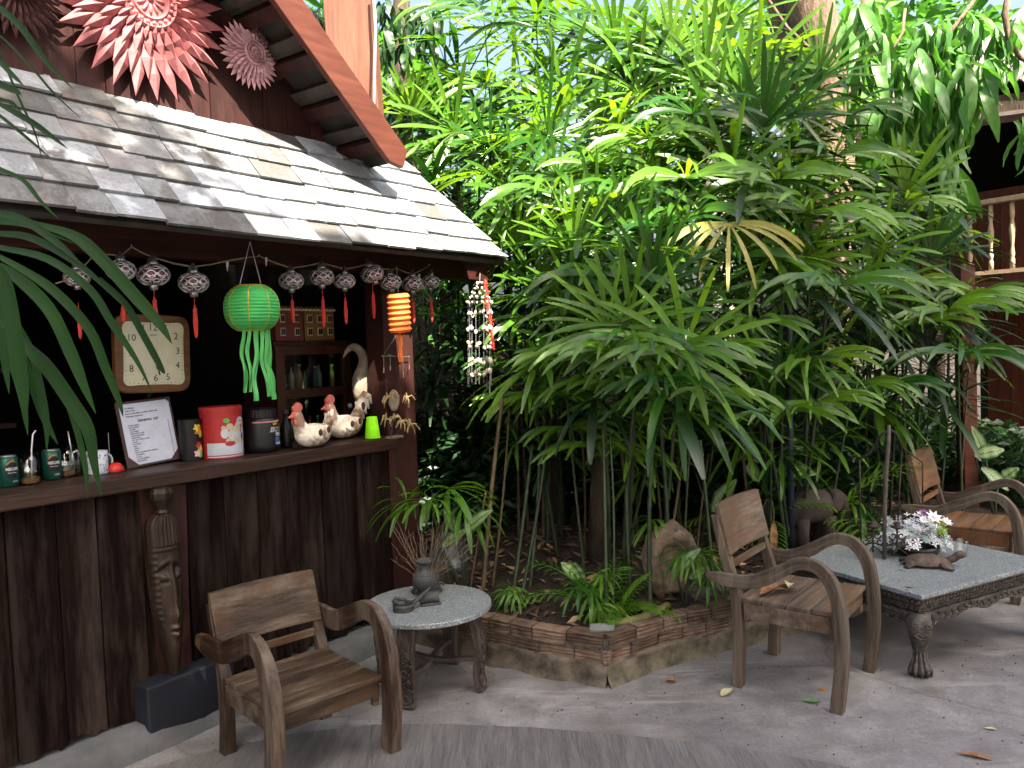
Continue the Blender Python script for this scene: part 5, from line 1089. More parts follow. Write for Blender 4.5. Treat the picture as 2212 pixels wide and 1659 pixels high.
o = tput('glass_tumbler', 'clear glass tumbler behind the turtle head', 'glass', 2078, 1194, TZ); MB().lathe([(.028, 0), (.036, .075), (.033, .075), (.026, .006), (0, .006)], 24).build('tumbler', M['glass'], o, smooth=True)
leafobj('fallen_leaf', 'pale dry leaf scrap on the front of the granite tabletop', gp(1963, 1268, TZ+.001), .05, .035, .9, plain('pinkish_scrap', (.38, .31, .27), .7), .004)
leafobj('fallen_leaf', 'tiny brown leaf scrap on the granite below the turtle', gp(1945, 1232, TZ+.001), .025, .02, .2, M['brownleaf'], .003)
# wrought iron stand
ib = gp(1910, 1208, TZ); Yi = ib.y; o = thing('iron_stand', 'tall rusty wrought iron candle stand with hooked arms on the square table', 'candle stand', ib); im = mworld(o).inverted(); PI_ = lambda px, py, dy=0.: im @ at(px, py, Yi+dy)
q = MB(); q.tube([PI_(1910, 1208), PI_(1911, 1100), PI_(1914, 1020), PI_(1919, 960), PI_(1921, 918)], [.010, .012, .012, .011, .008], 8); q.build('main_rod', plain('driftwood_rod', (.12, .095, .08), .8, var=.3, scale=30, bmp=.6), o, smooth=True)
for pts, nm in (([(1919, 932, 0), (1905, 938, .03), (1894, 955, .06), (1880, 978, .09), (1858, 990, .1)], 'curved_arm'), ([(1920, 928, 0), (1935, 935, .05), (1945, 955, .1), (1948, 975, .12)], 'curved_arm'),
                ([(1857, 992, .1), (1858, 1080, .1), (1860, 1178, .1)], 'hanging_rod'), ([(1946, 1005, .12), (1942, 1070, .12), (1939, 1150, .12)], 'hanging_rod'), ([(1993, 1000, .2), (1993, 1090, .2)], 'hanging_rod')):
    q = MB(); q.tube([PI_(*p) for p in pts], .0065 if nm == 'curved_arm' else .0045, 7); q.build(nm, M['iron'], o, smooth=True)
q = MB(); q.tube([PI_(1946, 1005, .12), PI_(1948, 975, .12)], .004, 6); q.tube([PI_(1993, 1000, .2), PI_(1948, 965, .12)], .004, 6); q.build('hanging_rod', M['iron'], o)
for (cx, cy, dy) in ((1886, 1150, .02), (1938, 1152, -.02)):
    q = MB()
    for s_ in (-1, 1):
        for (ox, oy, r0) in ((9, 6, 9), (14, 20, 8)):
            q.tube([PI_(cx+s_*(ox+r0*(1-t_/14*.8)*cos(t_*.5)), cy+oy+r0*(1-t_/14*.8)*sin(t_*.5), dy) for t_ in range(13)], .0045, 5)
    q.tube([PI_(cx, cy-10, dy), PI_(cx, cy+42, dy)], .005, 6); q.tube([PI_(cx, cy+28, dy), PI_(cx+24, cy+48, dy)], .004, 6); q.tube([PI_(cx, cy+28, dy), PI_(cx-12, cy+50, dy)], .004, 6); q.build('scrollwork', M['iron'], o, smooth=True)
    MB().lathe([(.008, 0), (.014, .006), (.034, .012), (.036, .018), (.018, .020), (.016, .04), (0, .04)], 16, c=PI_(cx, cy-8, dy)).build('candle_cup', M['iron'], o, smooth=True)
q = MB(); q.tube([PI_(1860, 1178, .1), PI_(1886, 1172, .02), PI_(1911, 1180), PI_(1938, 1172, -.02), PI_(1942, 1150, .12)], .005, 6); q.build('cross_rod', M['iron'], o)
# ------------------------------------------------------------------ brick planter
PL_ = [gp(780, 1352), gp(900, 1388), gp(1020, 1427), gp(1160, 1458), gp(1312, 1484)]; PR_ = [gp(1312, 1484), gp(1430, 1440), gp(1581, 1401), gp(1700, 1372), gp(1840, 1330), gp(2010, 1270), gp(2330, 1200)]
pc = gp(1312, 1484); zt = at(1312, 1377, pc.y).z; zbs = at(1312, 1440, pc.y).z
pl = thing('brick_planter', 'low planter wall of grooved terracotta bricks on crumbling concrete, with a sharp front corner', 'planter', pc)
def walk(poly, step):
    out = []; segs = [(poly[i], poly[i+1]) for i in range(len(poly)-1)]
    for a, b in segs:
        L = (b-a).length; n = max(1, round(L/step))
        for k in range(n): out.append((a.lerp(b, k/n), a.lerp(b, (k+1)/n)))
    return out
inn = Vector((.0, 1., 0))
def perp(a, b, side): d = (b-a).normalized(); return Vector((-d.y, d.x, 0))*side
for poly, side, mt in ((PL_, 1, 'conc'), (PR_, 1, 'mossy')):
    q = MB(); segs = walk(poly, .05); vs = []
    allp = [s_[0] for s_ in segs]+[segs[-1][1]]
    for i, p in enumerate(allp):
        a, b = allp[max(i-1, 0)], allp[min(i+1, len(allp)-1)]; nn = perp(a, b, side)
        for j in range(6):
            z = -.02+(zbs+.035)*j/5; off = .034*noise.noise(Vector((p.x*9, p.y*9, z*14)))+(-.025 if j == 0 else -.012 if j == 1 else 0)+.004*R.uniform(-1, 1); vs.append(p+nn*off+V(0, 0, z))
        vs.append(p+nn*.10+V(0, 0, zbs+.01)); vs.append(p+nn*.10+V(0, 0, -.02))
    m = 8; q.add(vs, [(i*m+j, (i+1)*m+j, (i+1)*m+j+1, i*m+j+1) for i in range(len(allp)-1) for j in range(m-1)]); q.build('concrete_base', M[mt], pl, world=True, smooth=True)
# grooved brick, 15 cm long: profile with three grooves on the outer face
BH = (zt-zbs-.012)/2
def brickmesh(L, seed):
    rr = random.Random(seed); pr_ = [(0, 0)]
    for g_ in range(3):
        z = BH*(.16+.27*g_); pr_ += [(0, z), (.007, z+.004), (.007, z+.009), (0, z+.013)]
    pr_ += [(0, BH-.002), (.003, BH), (.085, BH), (.085, 0)]; n = len(pr_); q = MB(); vs = []
    for k in range(4):
        x = -L/2+L*k/3
        for (y, z) in pr_: vs.append(Vector((x+rr.uniform(-.002, .002), y+(rr.uniform(-.003, .003) if y < .05 else 0), z+rr.uniform(-.0015, .0015))))
    q.add(vs, [(k*n+i, k*n+(i+1) % n, (k+1)*n+(i+1) % n, (k+1)*n+i) for k in range(3) for i in range(n)]+[tuple(range(n)), tuple(reversed(range(3*n, 4*n)))])
    q.f = [tuple(reversed(f)) for f in q.f]; return q.mesh('brick', M['brick'])
bms = [brickmesh(.148, k) for k in range(4)]
mq = MB()
for poly, side in ((list(reversed(PL_)), -1), (PR_, 1)):
    for c_ in (0, 1):
        for k, (a, b) in enumerate(walk(poly, .158)):
            d = (b-a); L = d.length; d.normalize(); off = (c_*.5) % 1*.5; nn = perp(a, b, side)
            mid = (a+b)/2+d*(c_*.035-.015); sc_ = (L-.010)/.148
            # local x along wall, y inward
            rot = Matrix((( -d.x if side < 0 else d.x, nn.x, 0), (-d.y if side < 0 else d.y, nn.y, 0), (0, 0, 1))).to_4x4()
            m = Matrix.Translation(mid+nn*(R.uniform(-.004, .006)-.0+(.004 if c_ == 0 else 0))+V(0, 0, zbs+.006+c_*(BH+.008))+V(0, 0, R.uniform(-.002, .002))) @ rot @ Matrix.Rotation(R.uniform(-.02, .02), 4, 'Z') @ Matrix.Diagonal((sc_, 1, 1, 1))
            inst(R.choice(bms), 'brick', pl, mworld(pl).inverted() @ m)
        segs = walk(poly, .04)
        for a, b in segs:
            nn = perp(a, b, side); mq.bar(a+nn*(.05+R.uniform(-.006, .004))+V(0, 0, zbs+.0+c_*(BH+.010)+.004), b+nn*(.05+R.uniform(-.006, .004))+V(0, 0, zbs+c_*(BH+.010)+.004), .086, .016+R.uniform(0, .006))
        if c_ == 1:
            pass
for poly, side in ((list(reversed(PL_)), -1), (PR_, 1)):
    for a, b in walk(poly, .04):
        nn = perp(a, b, side); mq.bar(a+nn*.058+V(0, 0, (zbs+zt)/2-.006), b+nn*.058+V(0, 0, (zbs+zt)/2-.006), .080, zt-zbs-.022)
o = mq.build('mortar', M['mortar'], pl, world=True)
sl = gp(1280, 1366, zt)+V(.02, .0, .004); o = MB().box((0, 0, 0), (.12, .075, .014)).build('slate', plain('grey_slate', (.24, .26, .25), .6), None, bev=.003); o.location = sl+V(.03, .03, .008); o.rotation_euler = (.06, -.05, -.15); tag(o, 'flat grey slate chip resting on the corner of the brick planter', 'stone')
# soil inside
SZ = zt-.035
pts = PL_[:-1]+PR_; q = MB()
def soilfn(u, v):
    X = -1.2+u*6; Y = 3.7+v*5.5; base = SZ+.05*noise.noise(Vector((X*1.7, Y*1.7, 0)))+.018*noise.noise(Vector((X*9, Y*9, 3)))
    # edge distance: keep inside the wall line
    def fl(poly, X):
        for i in range(len(poly)-1):
            if poly[i].x <= X <= poly[i+1].x: t_ = (X-poly[i].x)/(poly[i+1].x-poly[i].x); return poly[i].y+(poly[i+1].y-poly[i].y)*t_
        return poly[0].y if X < poly[0].x else poly[-1].y
    ye = fl(PL_+PR_[1:], X)+.08
    if Y < ye: return Vector((X, ye, SZ-.03 if Y > ye-.3 else -.15))
    return Vector((X, Y, base+.10*min(1, (Y-ye)/1.0)))
q.grid(soilfn, 110, 100); struct(q.build('planter_soil', M['soil'], None, smooth=True), 'dark planter earth under the palms')
lit = MB(); rr = random.Random(31)
for k in range(2600):
    X = rr.uniform(-1., 3.2); Y = rr.uniform(3.95, 7.0); p = soilfn((X+1.2)/6, (Y-3.7)/5.5)
    if p.z < .1: continue
    s = rr.uniform(.02, .055); m = Euler((rr.uniform(-.5, .5), rr.uniform(-.5, .5), rr.random()*6)).to_matrix()
    lit.add([p+V(0, 0, .012)+m @ v_ for v_ in (V(-s, 0, 0), V(-.2*s, -.35*s, .15*s), V(s, 0, .1*s), V(-.1*s, .35*s, .2*s))], [(0, 1, 2, 3)])
def litmat():
    m, t, b = newmat('leaf_litter'); g = N(t, 'ShaderNodeNewGeometry'); c = ramp(t, g.outputs['Random Per Island'], [(0, (.035, .02, .012)), (.5, (.10, .055, .03)), (.85, (.20, .12, .06)), (1, (.34, .23, .12))]); t.links.new(c, b.inputs['Base Color']); setb(b, .8); return m
M['litter'] = litmat(); o = lit.build('leaf_litter', M['litter']); o['kind'] = 'stuff'; o['label'] = 'dead brown leaves covering the planter earth'
SUN_BLOCKERS = [(1.4, -1.8, 7.0, 1.0, 0, 'large unseen sun-blocking tree added behind the viewer'), (3.4, -1.8, 8.4, 1.0, 0, 'tall unseen sun-blocking tree added behind and right of the viewer'), (6.9, -1.8, 10.2, 1.1, 0, 'tallest unseen sun-blocking tree added far right behind the viewer'), (3.9, -1.8, 5.9, .95, 0, 'lower unseen sun-blocking tree added right of the viewer'), (6.4, -1.6, 7.2, 1.1, 0, 'lower unseen sun-blocking tree added far right behind the viewer'), (1.6, -1.9, 4.9, .8, 0, 'low unseen sun-blocking tree added just behind the viewer'),  # unseen trees added to block sun; crowns placed to shape the courtyard shade
         (5.4, -1.9, 6.0, 1.0, 0, 'low dense unseen sun-blocking tree added right of the viewer'), (.8, -1.8, 9.2, .55, 1, 'small loose-crowned unseen tree added behind the viewer to dapple the sun'), (.5, -1.8, 12.6, .95, 1, 'thin-crowned tall unseen tree added behind the viewer to dapple the sun'), (7.4, -1.6, 11.8, 1.2, 1, 'loose-crowned tall unseen tree added right of the viewer to dapple the sun'), (7.6, -1.6, 12.0, 1.2, 1, 'loose-crowned tall unseen tree added far right of the viewer to dapple the sun')]
# ------------------------------------------------------------------ palm leaf meshes
def blade(q, p0, d0, L, W, k, lat=0., n=7, up=V(0, 0, 1), tw=0., face=None):
    """one pleated blade that arcs under its own weight"""
    p = Vector(p0); d = Vector(d0).normalized(); base = len(q.v); vs = []; prof = [.24, .58, .82, .95, 1.0, .95, .76, .28]
    side = d.cross(face or up).normalized()
    if side.length < .1: side = Vector((1, 0, 0))
    for i in range(n+1):
        u = i/n; w_ = W*prof[min(7, int(round(u*7)))]*.5; nn = side.cross(d).normalized(); s2 = (side+nn*tw*u).normalized()
        for j, e in enumerate((-1, 0, 1)):
            vs.append(p+s2*e*w_+nn*(.22*w_ if e else 0)); q.uv[base+len(vs)-1] = ((e+1)/2, u)
        d = (d - up*k*(.25+u)/n).normalized(); side = (side-d*side.dot(d)).normalized(); p = p+d*L/n
    q.add(vs, [(i*3+j, i*3+j+1, (i+1)*3+j+1, (i+1)*3+j) for i in range(n) for j in (0, 1)])
def fan_mesh(seed, nb=11, L=.40, W=.030, spread=255, droop=1.1, lift=.25, pet=.26, mat=None, nm='leaf', closed=0.):
    rr = random.Random(seed); q = MB(); m = mat or M['leaf']
    pp = [Vector((pet*u, 0, .05*sin(u*pi*.5)*1.+.02*u)) for u in (0, .25, .5, .75, 1.)]; q.tube(pp, [.0045, .004, .0035, .003, .003], 5, caps=False)
    for i in range(len(q.v)): q.uv[i] = (.5, .1)
    h = pp[-1]; sp = radians(spread)
    for i in range(nb):
        f = (i/(nb-1)-.5); a = f*sp+rr.uniform(-.05, .05); l = L*(1.05-.38*abs(f)*2*rr.uniform(.7, 1.1)); li = lift+rr.uniform(-.12, .12)
        blade(q, h, (cos(a)*cos(li), sin(a)*cos(li), sin(li)), l, W*rr.uniform(.75, 1.2), droop*rr.uniform(.75, 1.3), tw=rr.uniform(-.4, .4))
    return q.mesh(nm, m, True)
PITCHES = (1.1, .6, .25, -.1)
def fan_pitched(seed, pitch, *a, mat=None):
    """fan with its stalk rising at the given pitch; blades bend towards the real ground"""
    nb, L, W, spread, droop, lift = a; rr = random.Random(seed); q = MB(); R3 = Matrix.Rotation(-pitch, 3, 'Y'); pet = .26
    pp = [R3 @ Vector((pet*u, 0, .03*sin(u*pi*.5))) for u in (0, .33, .66, 1.)]; q.tube(pp, [.004, .0035, .003, .003], 5, caps=False)
    for i in range(len(q.v)): q.uv[i] = (.5, .1)
    h = pp[-1]; sp = radians(spread); R3 = Matrix.Rotation(.62-pitch*.35+rr.uniform(-.15, .3), 3, 'Y')
    for i in range(nb):
        f = (i/(nb-1)-.5); a_ = f*sp+rr.uniform(-.06, .06); l = L*(1.05-.34*abs(f)*2*rr.uniform(.7, 1.1)); li = lift+rr.uniform(-.12, .12)
        d = R3 @ Vector((cos(a_)*cos(li), sin(a_)*cos(li), sin(li))); blade(q, h, d, l, W*rr.uniform(.7, 1.15), droop*rr.uniform(.7, 1.25), tw=rr.uniform(-.4, .4), n=6)
    return q.mesh('leaf', mat or M['leaf'], True)
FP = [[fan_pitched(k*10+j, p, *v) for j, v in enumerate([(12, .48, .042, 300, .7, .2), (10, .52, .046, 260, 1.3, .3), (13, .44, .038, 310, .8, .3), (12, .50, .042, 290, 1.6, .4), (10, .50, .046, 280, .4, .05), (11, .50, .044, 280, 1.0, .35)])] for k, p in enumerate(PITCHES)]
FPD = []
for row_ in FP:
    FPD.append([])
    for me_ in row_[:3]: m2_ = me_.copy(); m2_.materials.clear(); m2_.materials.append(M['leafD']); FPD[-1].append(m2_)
def hero_mesh(seed, kind, nb, L, W):
    """fan turned to the open side of the thicket; hub at the origin, stalk running back into the plant"""
    rr = random.Random(seed); q = MB(); q.tube([(0, 0, 0), (.01, .12, -.05), (.0, .28, -.16)] if kind != 'v' else [(0, 0, 0), (0, .06, -.14), (0, .12, -.30)], [.003, .0035, .0045], 5, caps=False)
    for i in range(len(q.v)): q.uv[i] = (.5, .1)
    sp = {'u': 2.35, 's': 2.6, 'v': 1.5}[kind]
    for i in range(nb):
        f = (i/(nb-1)-.5)*2; a = f*sp+rr.uniform(-.07, .07); l = L*rr.uniform(.88, 1.08)*(1-.12*abs(f))
        if kind == 'u': d = Vector((sin(a), -cos(a)*.85, .30+rr.uniform(-.12, .15))); k = 1.6
        elif kind == 's': d = Vector((sin(a), -.30+rr.uniform(-.12, .05), cos(a)*.92)); k = .5
        else: d = Vector((sin(a), -.22+rr.uniform(-.15, .1), cos(a)+.1)); k = .45
        up = V(0, 0, 1); b0_ = len(q.v); blade(q, (0, 0, 0), d, l, W*rr.uniform(.8, 1.12), k*rr.uniform(.75, 1.25), tw=rr.uniform(-.3, .3), n=7, face=V(0, -.8, .6))
    return q.mesh('leaf', M['leaf'], True)
HM = {k: [hero_mesh(200+7*j+ord(k), k, nb, L, W) for j, (nb, L, W) in enumerate(((16, .48, .033), (14, .51, .036), (18, .44, .029)))] for k in 'usv'}
HEROES = [(1165,629,5.25,'v',1.05),(1160,690,5.2,'u',.95),(1308,601,4.6,'u',1.05),(1311,706,4.3,'s',.95),(1363,702,4.25,'s',1.05),(1320,758,4.2,'u',1.1),(1363,737,4.2,'u',.95),(1450,766,4.1,'u',1.1),(1479,758,4.15,'s',1.),(1412,622,4.5,'v',1.05),(1100,792,5.2,'u',.8),(1228,928,4.75,'u',.8),(1276,966,4.7,'u',.85),(1367,980,4.8,'u',.6),(1533,851,4.4,'u',.85),(1436,824,4.2,'u',.85),
 (1649,276,5.2,'v',1.2),(1496,248,5.2,'u',1.1),(1482,387,4.9,'u',1.2),(1681,394,5.,'u',1.2),(1803,339,5.4,'u',1.1),(1754,464,4.9,'u',1.3),(1520,175,5.5,'v',1.2),(1716,244,5.4,'s',1.),(1956,419,5.8,'v',1.),(1953,443,5.75,'u',1.),(1811,619,4.7,'u',1.35),(2047,671,5.4,'u',1.2),(2078,765,5.3,'u',1.2),(2100,640,5.7,'u',1.),(2168,674,5.7,'u',1.1),(1953,622,5.6,'u',1.),
 (1762,782,4.9,'u',1.),(1696,890,4.8,'u',.95),(1762,872,4.9,'u',1.),(1852,830,5.1,'u',1.),(1689,792,4.9,'s',.9),(1918,834,5.3,'u',.9),(1182,294,5.5,'s',1.3),(935,328,6.3,'u',1.),(982,284,6.3,'s',1.1),(1202,382,5.3,'s',1.),(1195,420,5.2,'u',1.1),(1050,190,6.5,'u',1.1),(1158,58,6.5,'u',1.5),(1067,51,6.5,'u',1.5),(969,17,6.8,'u',1.2),(1283,359,5.3,'u',1.),
 (1400,300,5.2,'u',1.),(1350,420,5.,'u',1.),(1580,390,5.,'s',1.),(1590,560,4.9,'u',1.),(1290,480,5.,'s',1.),(1440,500,4.8,'u',1.),(1850,500,5.3,'u',1.05),(1900,540,5.5,'s',.95),(1110,420,5.4,'s',1.),(1240,540,4.9,'v',.95),(1600,230,5.4,'v',1.1),(1450,110,5.7,'v',1.1),(1380,200,5.6,'s',1.1),(1770,170,5.8,'v',1.),(1120,530,5.4,'v',.9),(1210,780,4.6,'u',.85),(1060,330,6.,'s',1.),(890,250,6.6,'v',1.),(1630,700,4.8,'u',.9),(1560,760,4.7,'u',.85),(2010,560,5.7,'v',1.),(1500,660,4.75,'s',.9),(1400,560,4.8,'s',1.),(1355,520,4.9,'v',1.),(1235,650,4.8,'s',.9),(1265,820,4.6,'u',.8),(1550,700,4.85,'u',.9),(1480,470,4.9,'u',1.),(1660,560,5.1,'s',1.),(1880,640,5.4,'s',1.),(1740,560,5.,'s',.95),(1990,700,5.6,'u',1.),(1550,300,5.4,'s',1.1),(1640,150,5.8,'s',1.1),(1830,250,5.8,'u',1.1),(1300,260,5.7,'s',1.1),(1330,110,6.2,'v',1.2),(1560,60,6.,'v',1.2),(1220,230,6.,'s',1.2),(1700,480,5.1,'v',1.),(1420,860,4.5,'u',.75),(1330,890,4.9,'u',.75),(1190,850,5.,'u',.8),(1500,870,4.8,'u',.75),(1600,860,4.9,'u',.8),(1110,860,5.2,'u',.7),(1230,760,4.8,'s',.8),(1590,790,4.95,'u',.9),(1340,840,4.5,'u',.8),(1160,860,4.9,'u',.8)]
HUSED = set()
FAN = [fan_pitched(100+k, 0., *v) for k, v in enumerate([(10, .42, .042, 250, 1.3, .35), (12, .40, .036, 270, 1.7, .35), (9, .45, .044, 220, .9, .25), (11, .38, .036, 290, 2.1, .45), (11, .43, .040, 240, 2.5, .45), (8, .40, .044, 200, 1.6, .2), (12, .44, .038, 260, .6, .15), (10, .46, .042, 230, 2.0, .5), (13, .36, .032, 290, 1.2, .5), (7, .42, .046, 180, 2.2, .3)])]
FANY = [0]
def leafm(pos, az, pitch, s, roll=0.): return Matrix.Translation(pos) @ Matrix.Rotation(az, 4, 'Z') @ Matrix.Rotation(-pitch, 4, 'Y') @ Matrix.Rotation(roll, 4, 'X') @ Matrix.Scale(s, 4)
def cane_mesh(base, top, rad, mat, bend, n=10):
    q = MB(); base = Vector(base); top = Vector(top); L = (top-base).length; pts = []; rd = []
    for i in range(n*2+1):
        u = i/(n*2); pts.append(base.lerp(top, u)+bend*sin(u*pi)*.5); rd.append(rad*(1.18 if i % 2 == 0 else .95)*(1-.25*u))
    q.tube(pts, rd, 7); return q
lr = random.Random(17)
def palm(label, crowns, group='lady palms in the brick planter', n=7, s=1.06, basez=None, rad=.011, fr=.0, FPs=None, back=0.):
    """crowns: (px, py, Y, scale[, leaves]) -> one clump with a cane per crown"""
    C = [(at(c[0], c[1], c[2]), c) for c in crowns]; cx = sum(p.x for p, c in C)/len(C); cy = sum(p.y for p, c in C)/len(C)+.12
    bz = SZ if basez is None else basez
    o = thing('lady_palm', label, 'palm', (cx, cy, bz-.02), 0, group); inv = mworld(o).inverted()
    for p, c in C:
        k = c[3]*s; b = Vector((cx+(p.x-cx)*.55+lr.uniform(-.1, .1), cy+(p.y-cy)*.5+lr.uniform(-.05, .15), bz-.02)); top = p+V(0, 0, .12*k)
        bend = Vector((lr.uniform(-.08, .08), lr.uniform(-.05, .08), 0)); dry = lr.random() < .22
        q = cane_mesh(b, top, rad*lr.uniform(.75, 1.2), None, bend, max(5, int((top.z-b.z)/.11))); cn = q.build('cane', M['dryc'] if dry else M['cane'], o, smooth=True, world=True)
        for hi_, (hx, hy, hY, hk, hs) in enumerate(HEROES):
            if FPs or hi_ in HUSED: continue
            if (hx-c[0])**2+(hy-c[1])**2 == min((hx-cc2[0])**2+(hy-cc2[1])**2 for cc2 in ALLC):
                HUSED.add(hi_); inst(lr.choice(HM[hk]), 'leaf', cn, inv @ (Matrix.Translation(at(hx, hy, hY)) @ Matrix.Rotation(lr.uniform(-.35, .35)+(.25 if hx < 1250 else -.15), 4, 'Z') @ Matrix.Rotation(lr.uniform(-.2, .2), 4, 'Y') @ Matrix.Scale(hs, 4)))
        nl = min(n, c[4]) if len(c) > 4 else n; a0 = lr.random()*6.28
        for i in range(nl):
            u = i/max(1, nl-1); az = a0+i*2.4+lr.uniform(-.3, .3); az = az if sin(az) < .35 or lr.random() < .35 else -az; z = (.16-.55*u)*k; att = Vector((p.x, p.y+back, p.z+z)); pc_ = min(3, int(u*3.4+lr.uniform(0, .6)))
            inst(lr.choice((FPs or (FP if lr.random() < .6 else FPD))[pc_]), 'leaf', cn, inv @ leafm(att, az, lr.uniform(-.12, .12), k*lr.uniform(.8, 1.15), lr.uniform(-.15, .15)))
    return o
PLIST = [
    (lambda *a, **k: (a, k))('lady palm with wide star-shaped leaves in the middle front of the brick planter', [(1275, 690, 4.5, 1.0, 8), (1400, 700, 4.35, 1.1, 8), (1330, 610, 4.7, 1.), (1465, 800, 4.35, .95, 7), (1215, 770, 4.8, .8, 5), (1370, 800, 4.5, .9, 5)]),
    (lambda *a, **k: (a, k))('bright sunlit lady palm beside the shell wind chime', [(1150, 545, 5.5, .9), (1180, 650, 5.4, .85, 7), (1130, 740, 5.5, .7, 4), (1215, 590, 5.3, .9)]),
    (lambda *a, **k: (a, k))('lady palm rising above the right end of the tiled awning', [(1180, 480, 5.4, 1.0), (1090, 430, 5.6, 1.), (1250, 390, 5.4, 1.05), (1150, 330, 5.8, 1.1), (1080, 520, 6., .8, 5)]),
    (lambda *a, **k: (a, k))('tall lady palm crowning the centre of the thicket', [(1440, 440, 5.0, 1.0), (1590, 330, 5.3, 1.1), (1490, 240, 5.4, 1.1), (1350, 300, 5.5, 1.1), (1420, 160, 5.8, 1.1), (1300, 500, 5., .95), (1390, 370, 5.2, 1)]),
    (lambda *a, **k: (a, k))('lady palm holding the single yellow leaf, behind the pale armchair', [(1640, 480, 4.95, 1.05), (1750, 470, 5.15, 1.05), (1700, 620, 4.85, 1.05), (1790, 660, 5., 1.), (1540, 520, 5.1, .95, 7), (1600, 640, 5.1, .9, 6)]),
    (lambda *a, **k: (a, k))('tallest lady palm, its top in front of the mango trunk', [(1620, 170, 5.7, 1.15), (1740, 250, 5.6, 1.1), (1700, 370, 5.4, 1.05), (1830, 340, 5.9, 1.05), (1560, 120, 6., 1.1, 8)]),
    (lambda *a, **k: (a, k))('lady palm arching over the far end of the square table', [(1940, 440, 6., 1.), (1860, 520, 5.7, 1.05), (1950, 610, 5.7, 1.), (1880, 750, 5.5, 1., 8), (1990, 540, 6., .95)]),
    (lambda *a, **k: (a, k))('rightmost lady palm, drooping in front of the red-brown post', [(2050, 600, 5.8, 1.05), (2110, 650, 6.0, .85, 4), (2070, 750, 5.6, 1., 7)], basez=.02),
    (lambda *a, **k: (a, k))('short lady palm with low dark leaves at the foot of the thicket', [(1255, 950, 4.95, .75, 7), (1150, 890, 5.2, .7, 5), (1420, 930, 5.1, .7, 6)]),
    (lambda *a, **k: (a, k))('low lady palm between the blue-grey post and the pale armchair', [(1620, 820, 5., .85, 7), (1760, 850, 5.2, .95, 8), (1690, 930, 4.95, .85, 7), (1850, 830, 5.3, .9, 7)]),
    (lambda *a, **k: (a, k))('sunlit lady palm behind the foot of the bargeboard', [(900, 330, 6.6, 1.), (985, 290, 6.6, 1.05), (950, 400, 6.8, 1.), (880, 430, 6.4, .9), (1040, 350, 6.3, 1.)], 'lady palms behind the kiosk', basez=0),
    (lambda *a, **k: (a, k))('overexposed tall lady palm at the top centre against the sky', [(1050, 110, 6.8, 1.2), (1190, 70, 6.8, 1.2), (1130, 200, 6.9, 1.1), (960, 130, 7.1, 1.1), (1290, 170, 7., 1.1), (1250, 60, 7.2, 1.1, 7)], 'lady palms behind the kiosk', basez=0),
]
ALLC = [c_ for a_, k_ in PLIST for c_ in a_[1]]
for a_, k_ in PLIST: palm(*a_, **{'n': 5, 'back': .35, **k_})
# fill further back
bk = []
rr = random.Random(9)
rows = [('shaded lady palm in the second row, left of the thicket', range(1000, 1300, 140), (470, 620, 780)), ('shaded lady palm in the second row, middle of the thicket', range(1320, 1600, 140), (360, 540, 720, 860)),
        ('shaded lady palm in the second row, right of the thicket', range(1610, 1880, 140), (440, 600, 760, 900)), ('shaded lady palm in the second row at the far right', range(1880, 2080, 110), (560, 760)),
        ('dim lady palm just right of the kiosk corner post', range(925, 1060, 65), (700, 830, 930))]
for lab, xs_, ys_ in rows:
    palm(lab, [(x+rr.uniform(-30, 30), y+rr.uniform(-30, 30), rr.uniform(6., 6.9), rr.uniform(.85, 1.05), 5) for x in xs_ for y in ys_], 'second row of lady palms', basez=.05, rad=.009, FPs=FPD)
# the single yellowing leaf
o = thing('yellow_palm_leaf', 'large yellow dying palm leaf hanging in the dark middle of the thicket', 'palm leaf', at(1572, 470, 4.6)); hub = at(1575, 482, 4.6); q = MB(); rr = random.Random(2)
for i in range(12):
    a = -pi/2+(i-5.5)*.22; li = .5; d = Vector((cos(a)*1.0, -.5*abs(sin(a)), .55 if abs(i-5.5) > 3 else .2)); a_ = (i-5.5)*.24; d = Vector((sin(a_)*.8, -.28, -.35+.42*abs(sin(a_)))).normalized(); blade(q, hub-Vector(o.location), d, rr.uniform(.38, .50), .026, 1.5, n=10, face=V(0, -1., .3))
q.build('blades', M['leafY'], o, smooth=True); q = MB(); q.tube([hub-Vector(o.location), V(-.02, .2, .0), V(-.05, .4, -.1)], .004, 6); q.build('petiole', M['cane'], o)
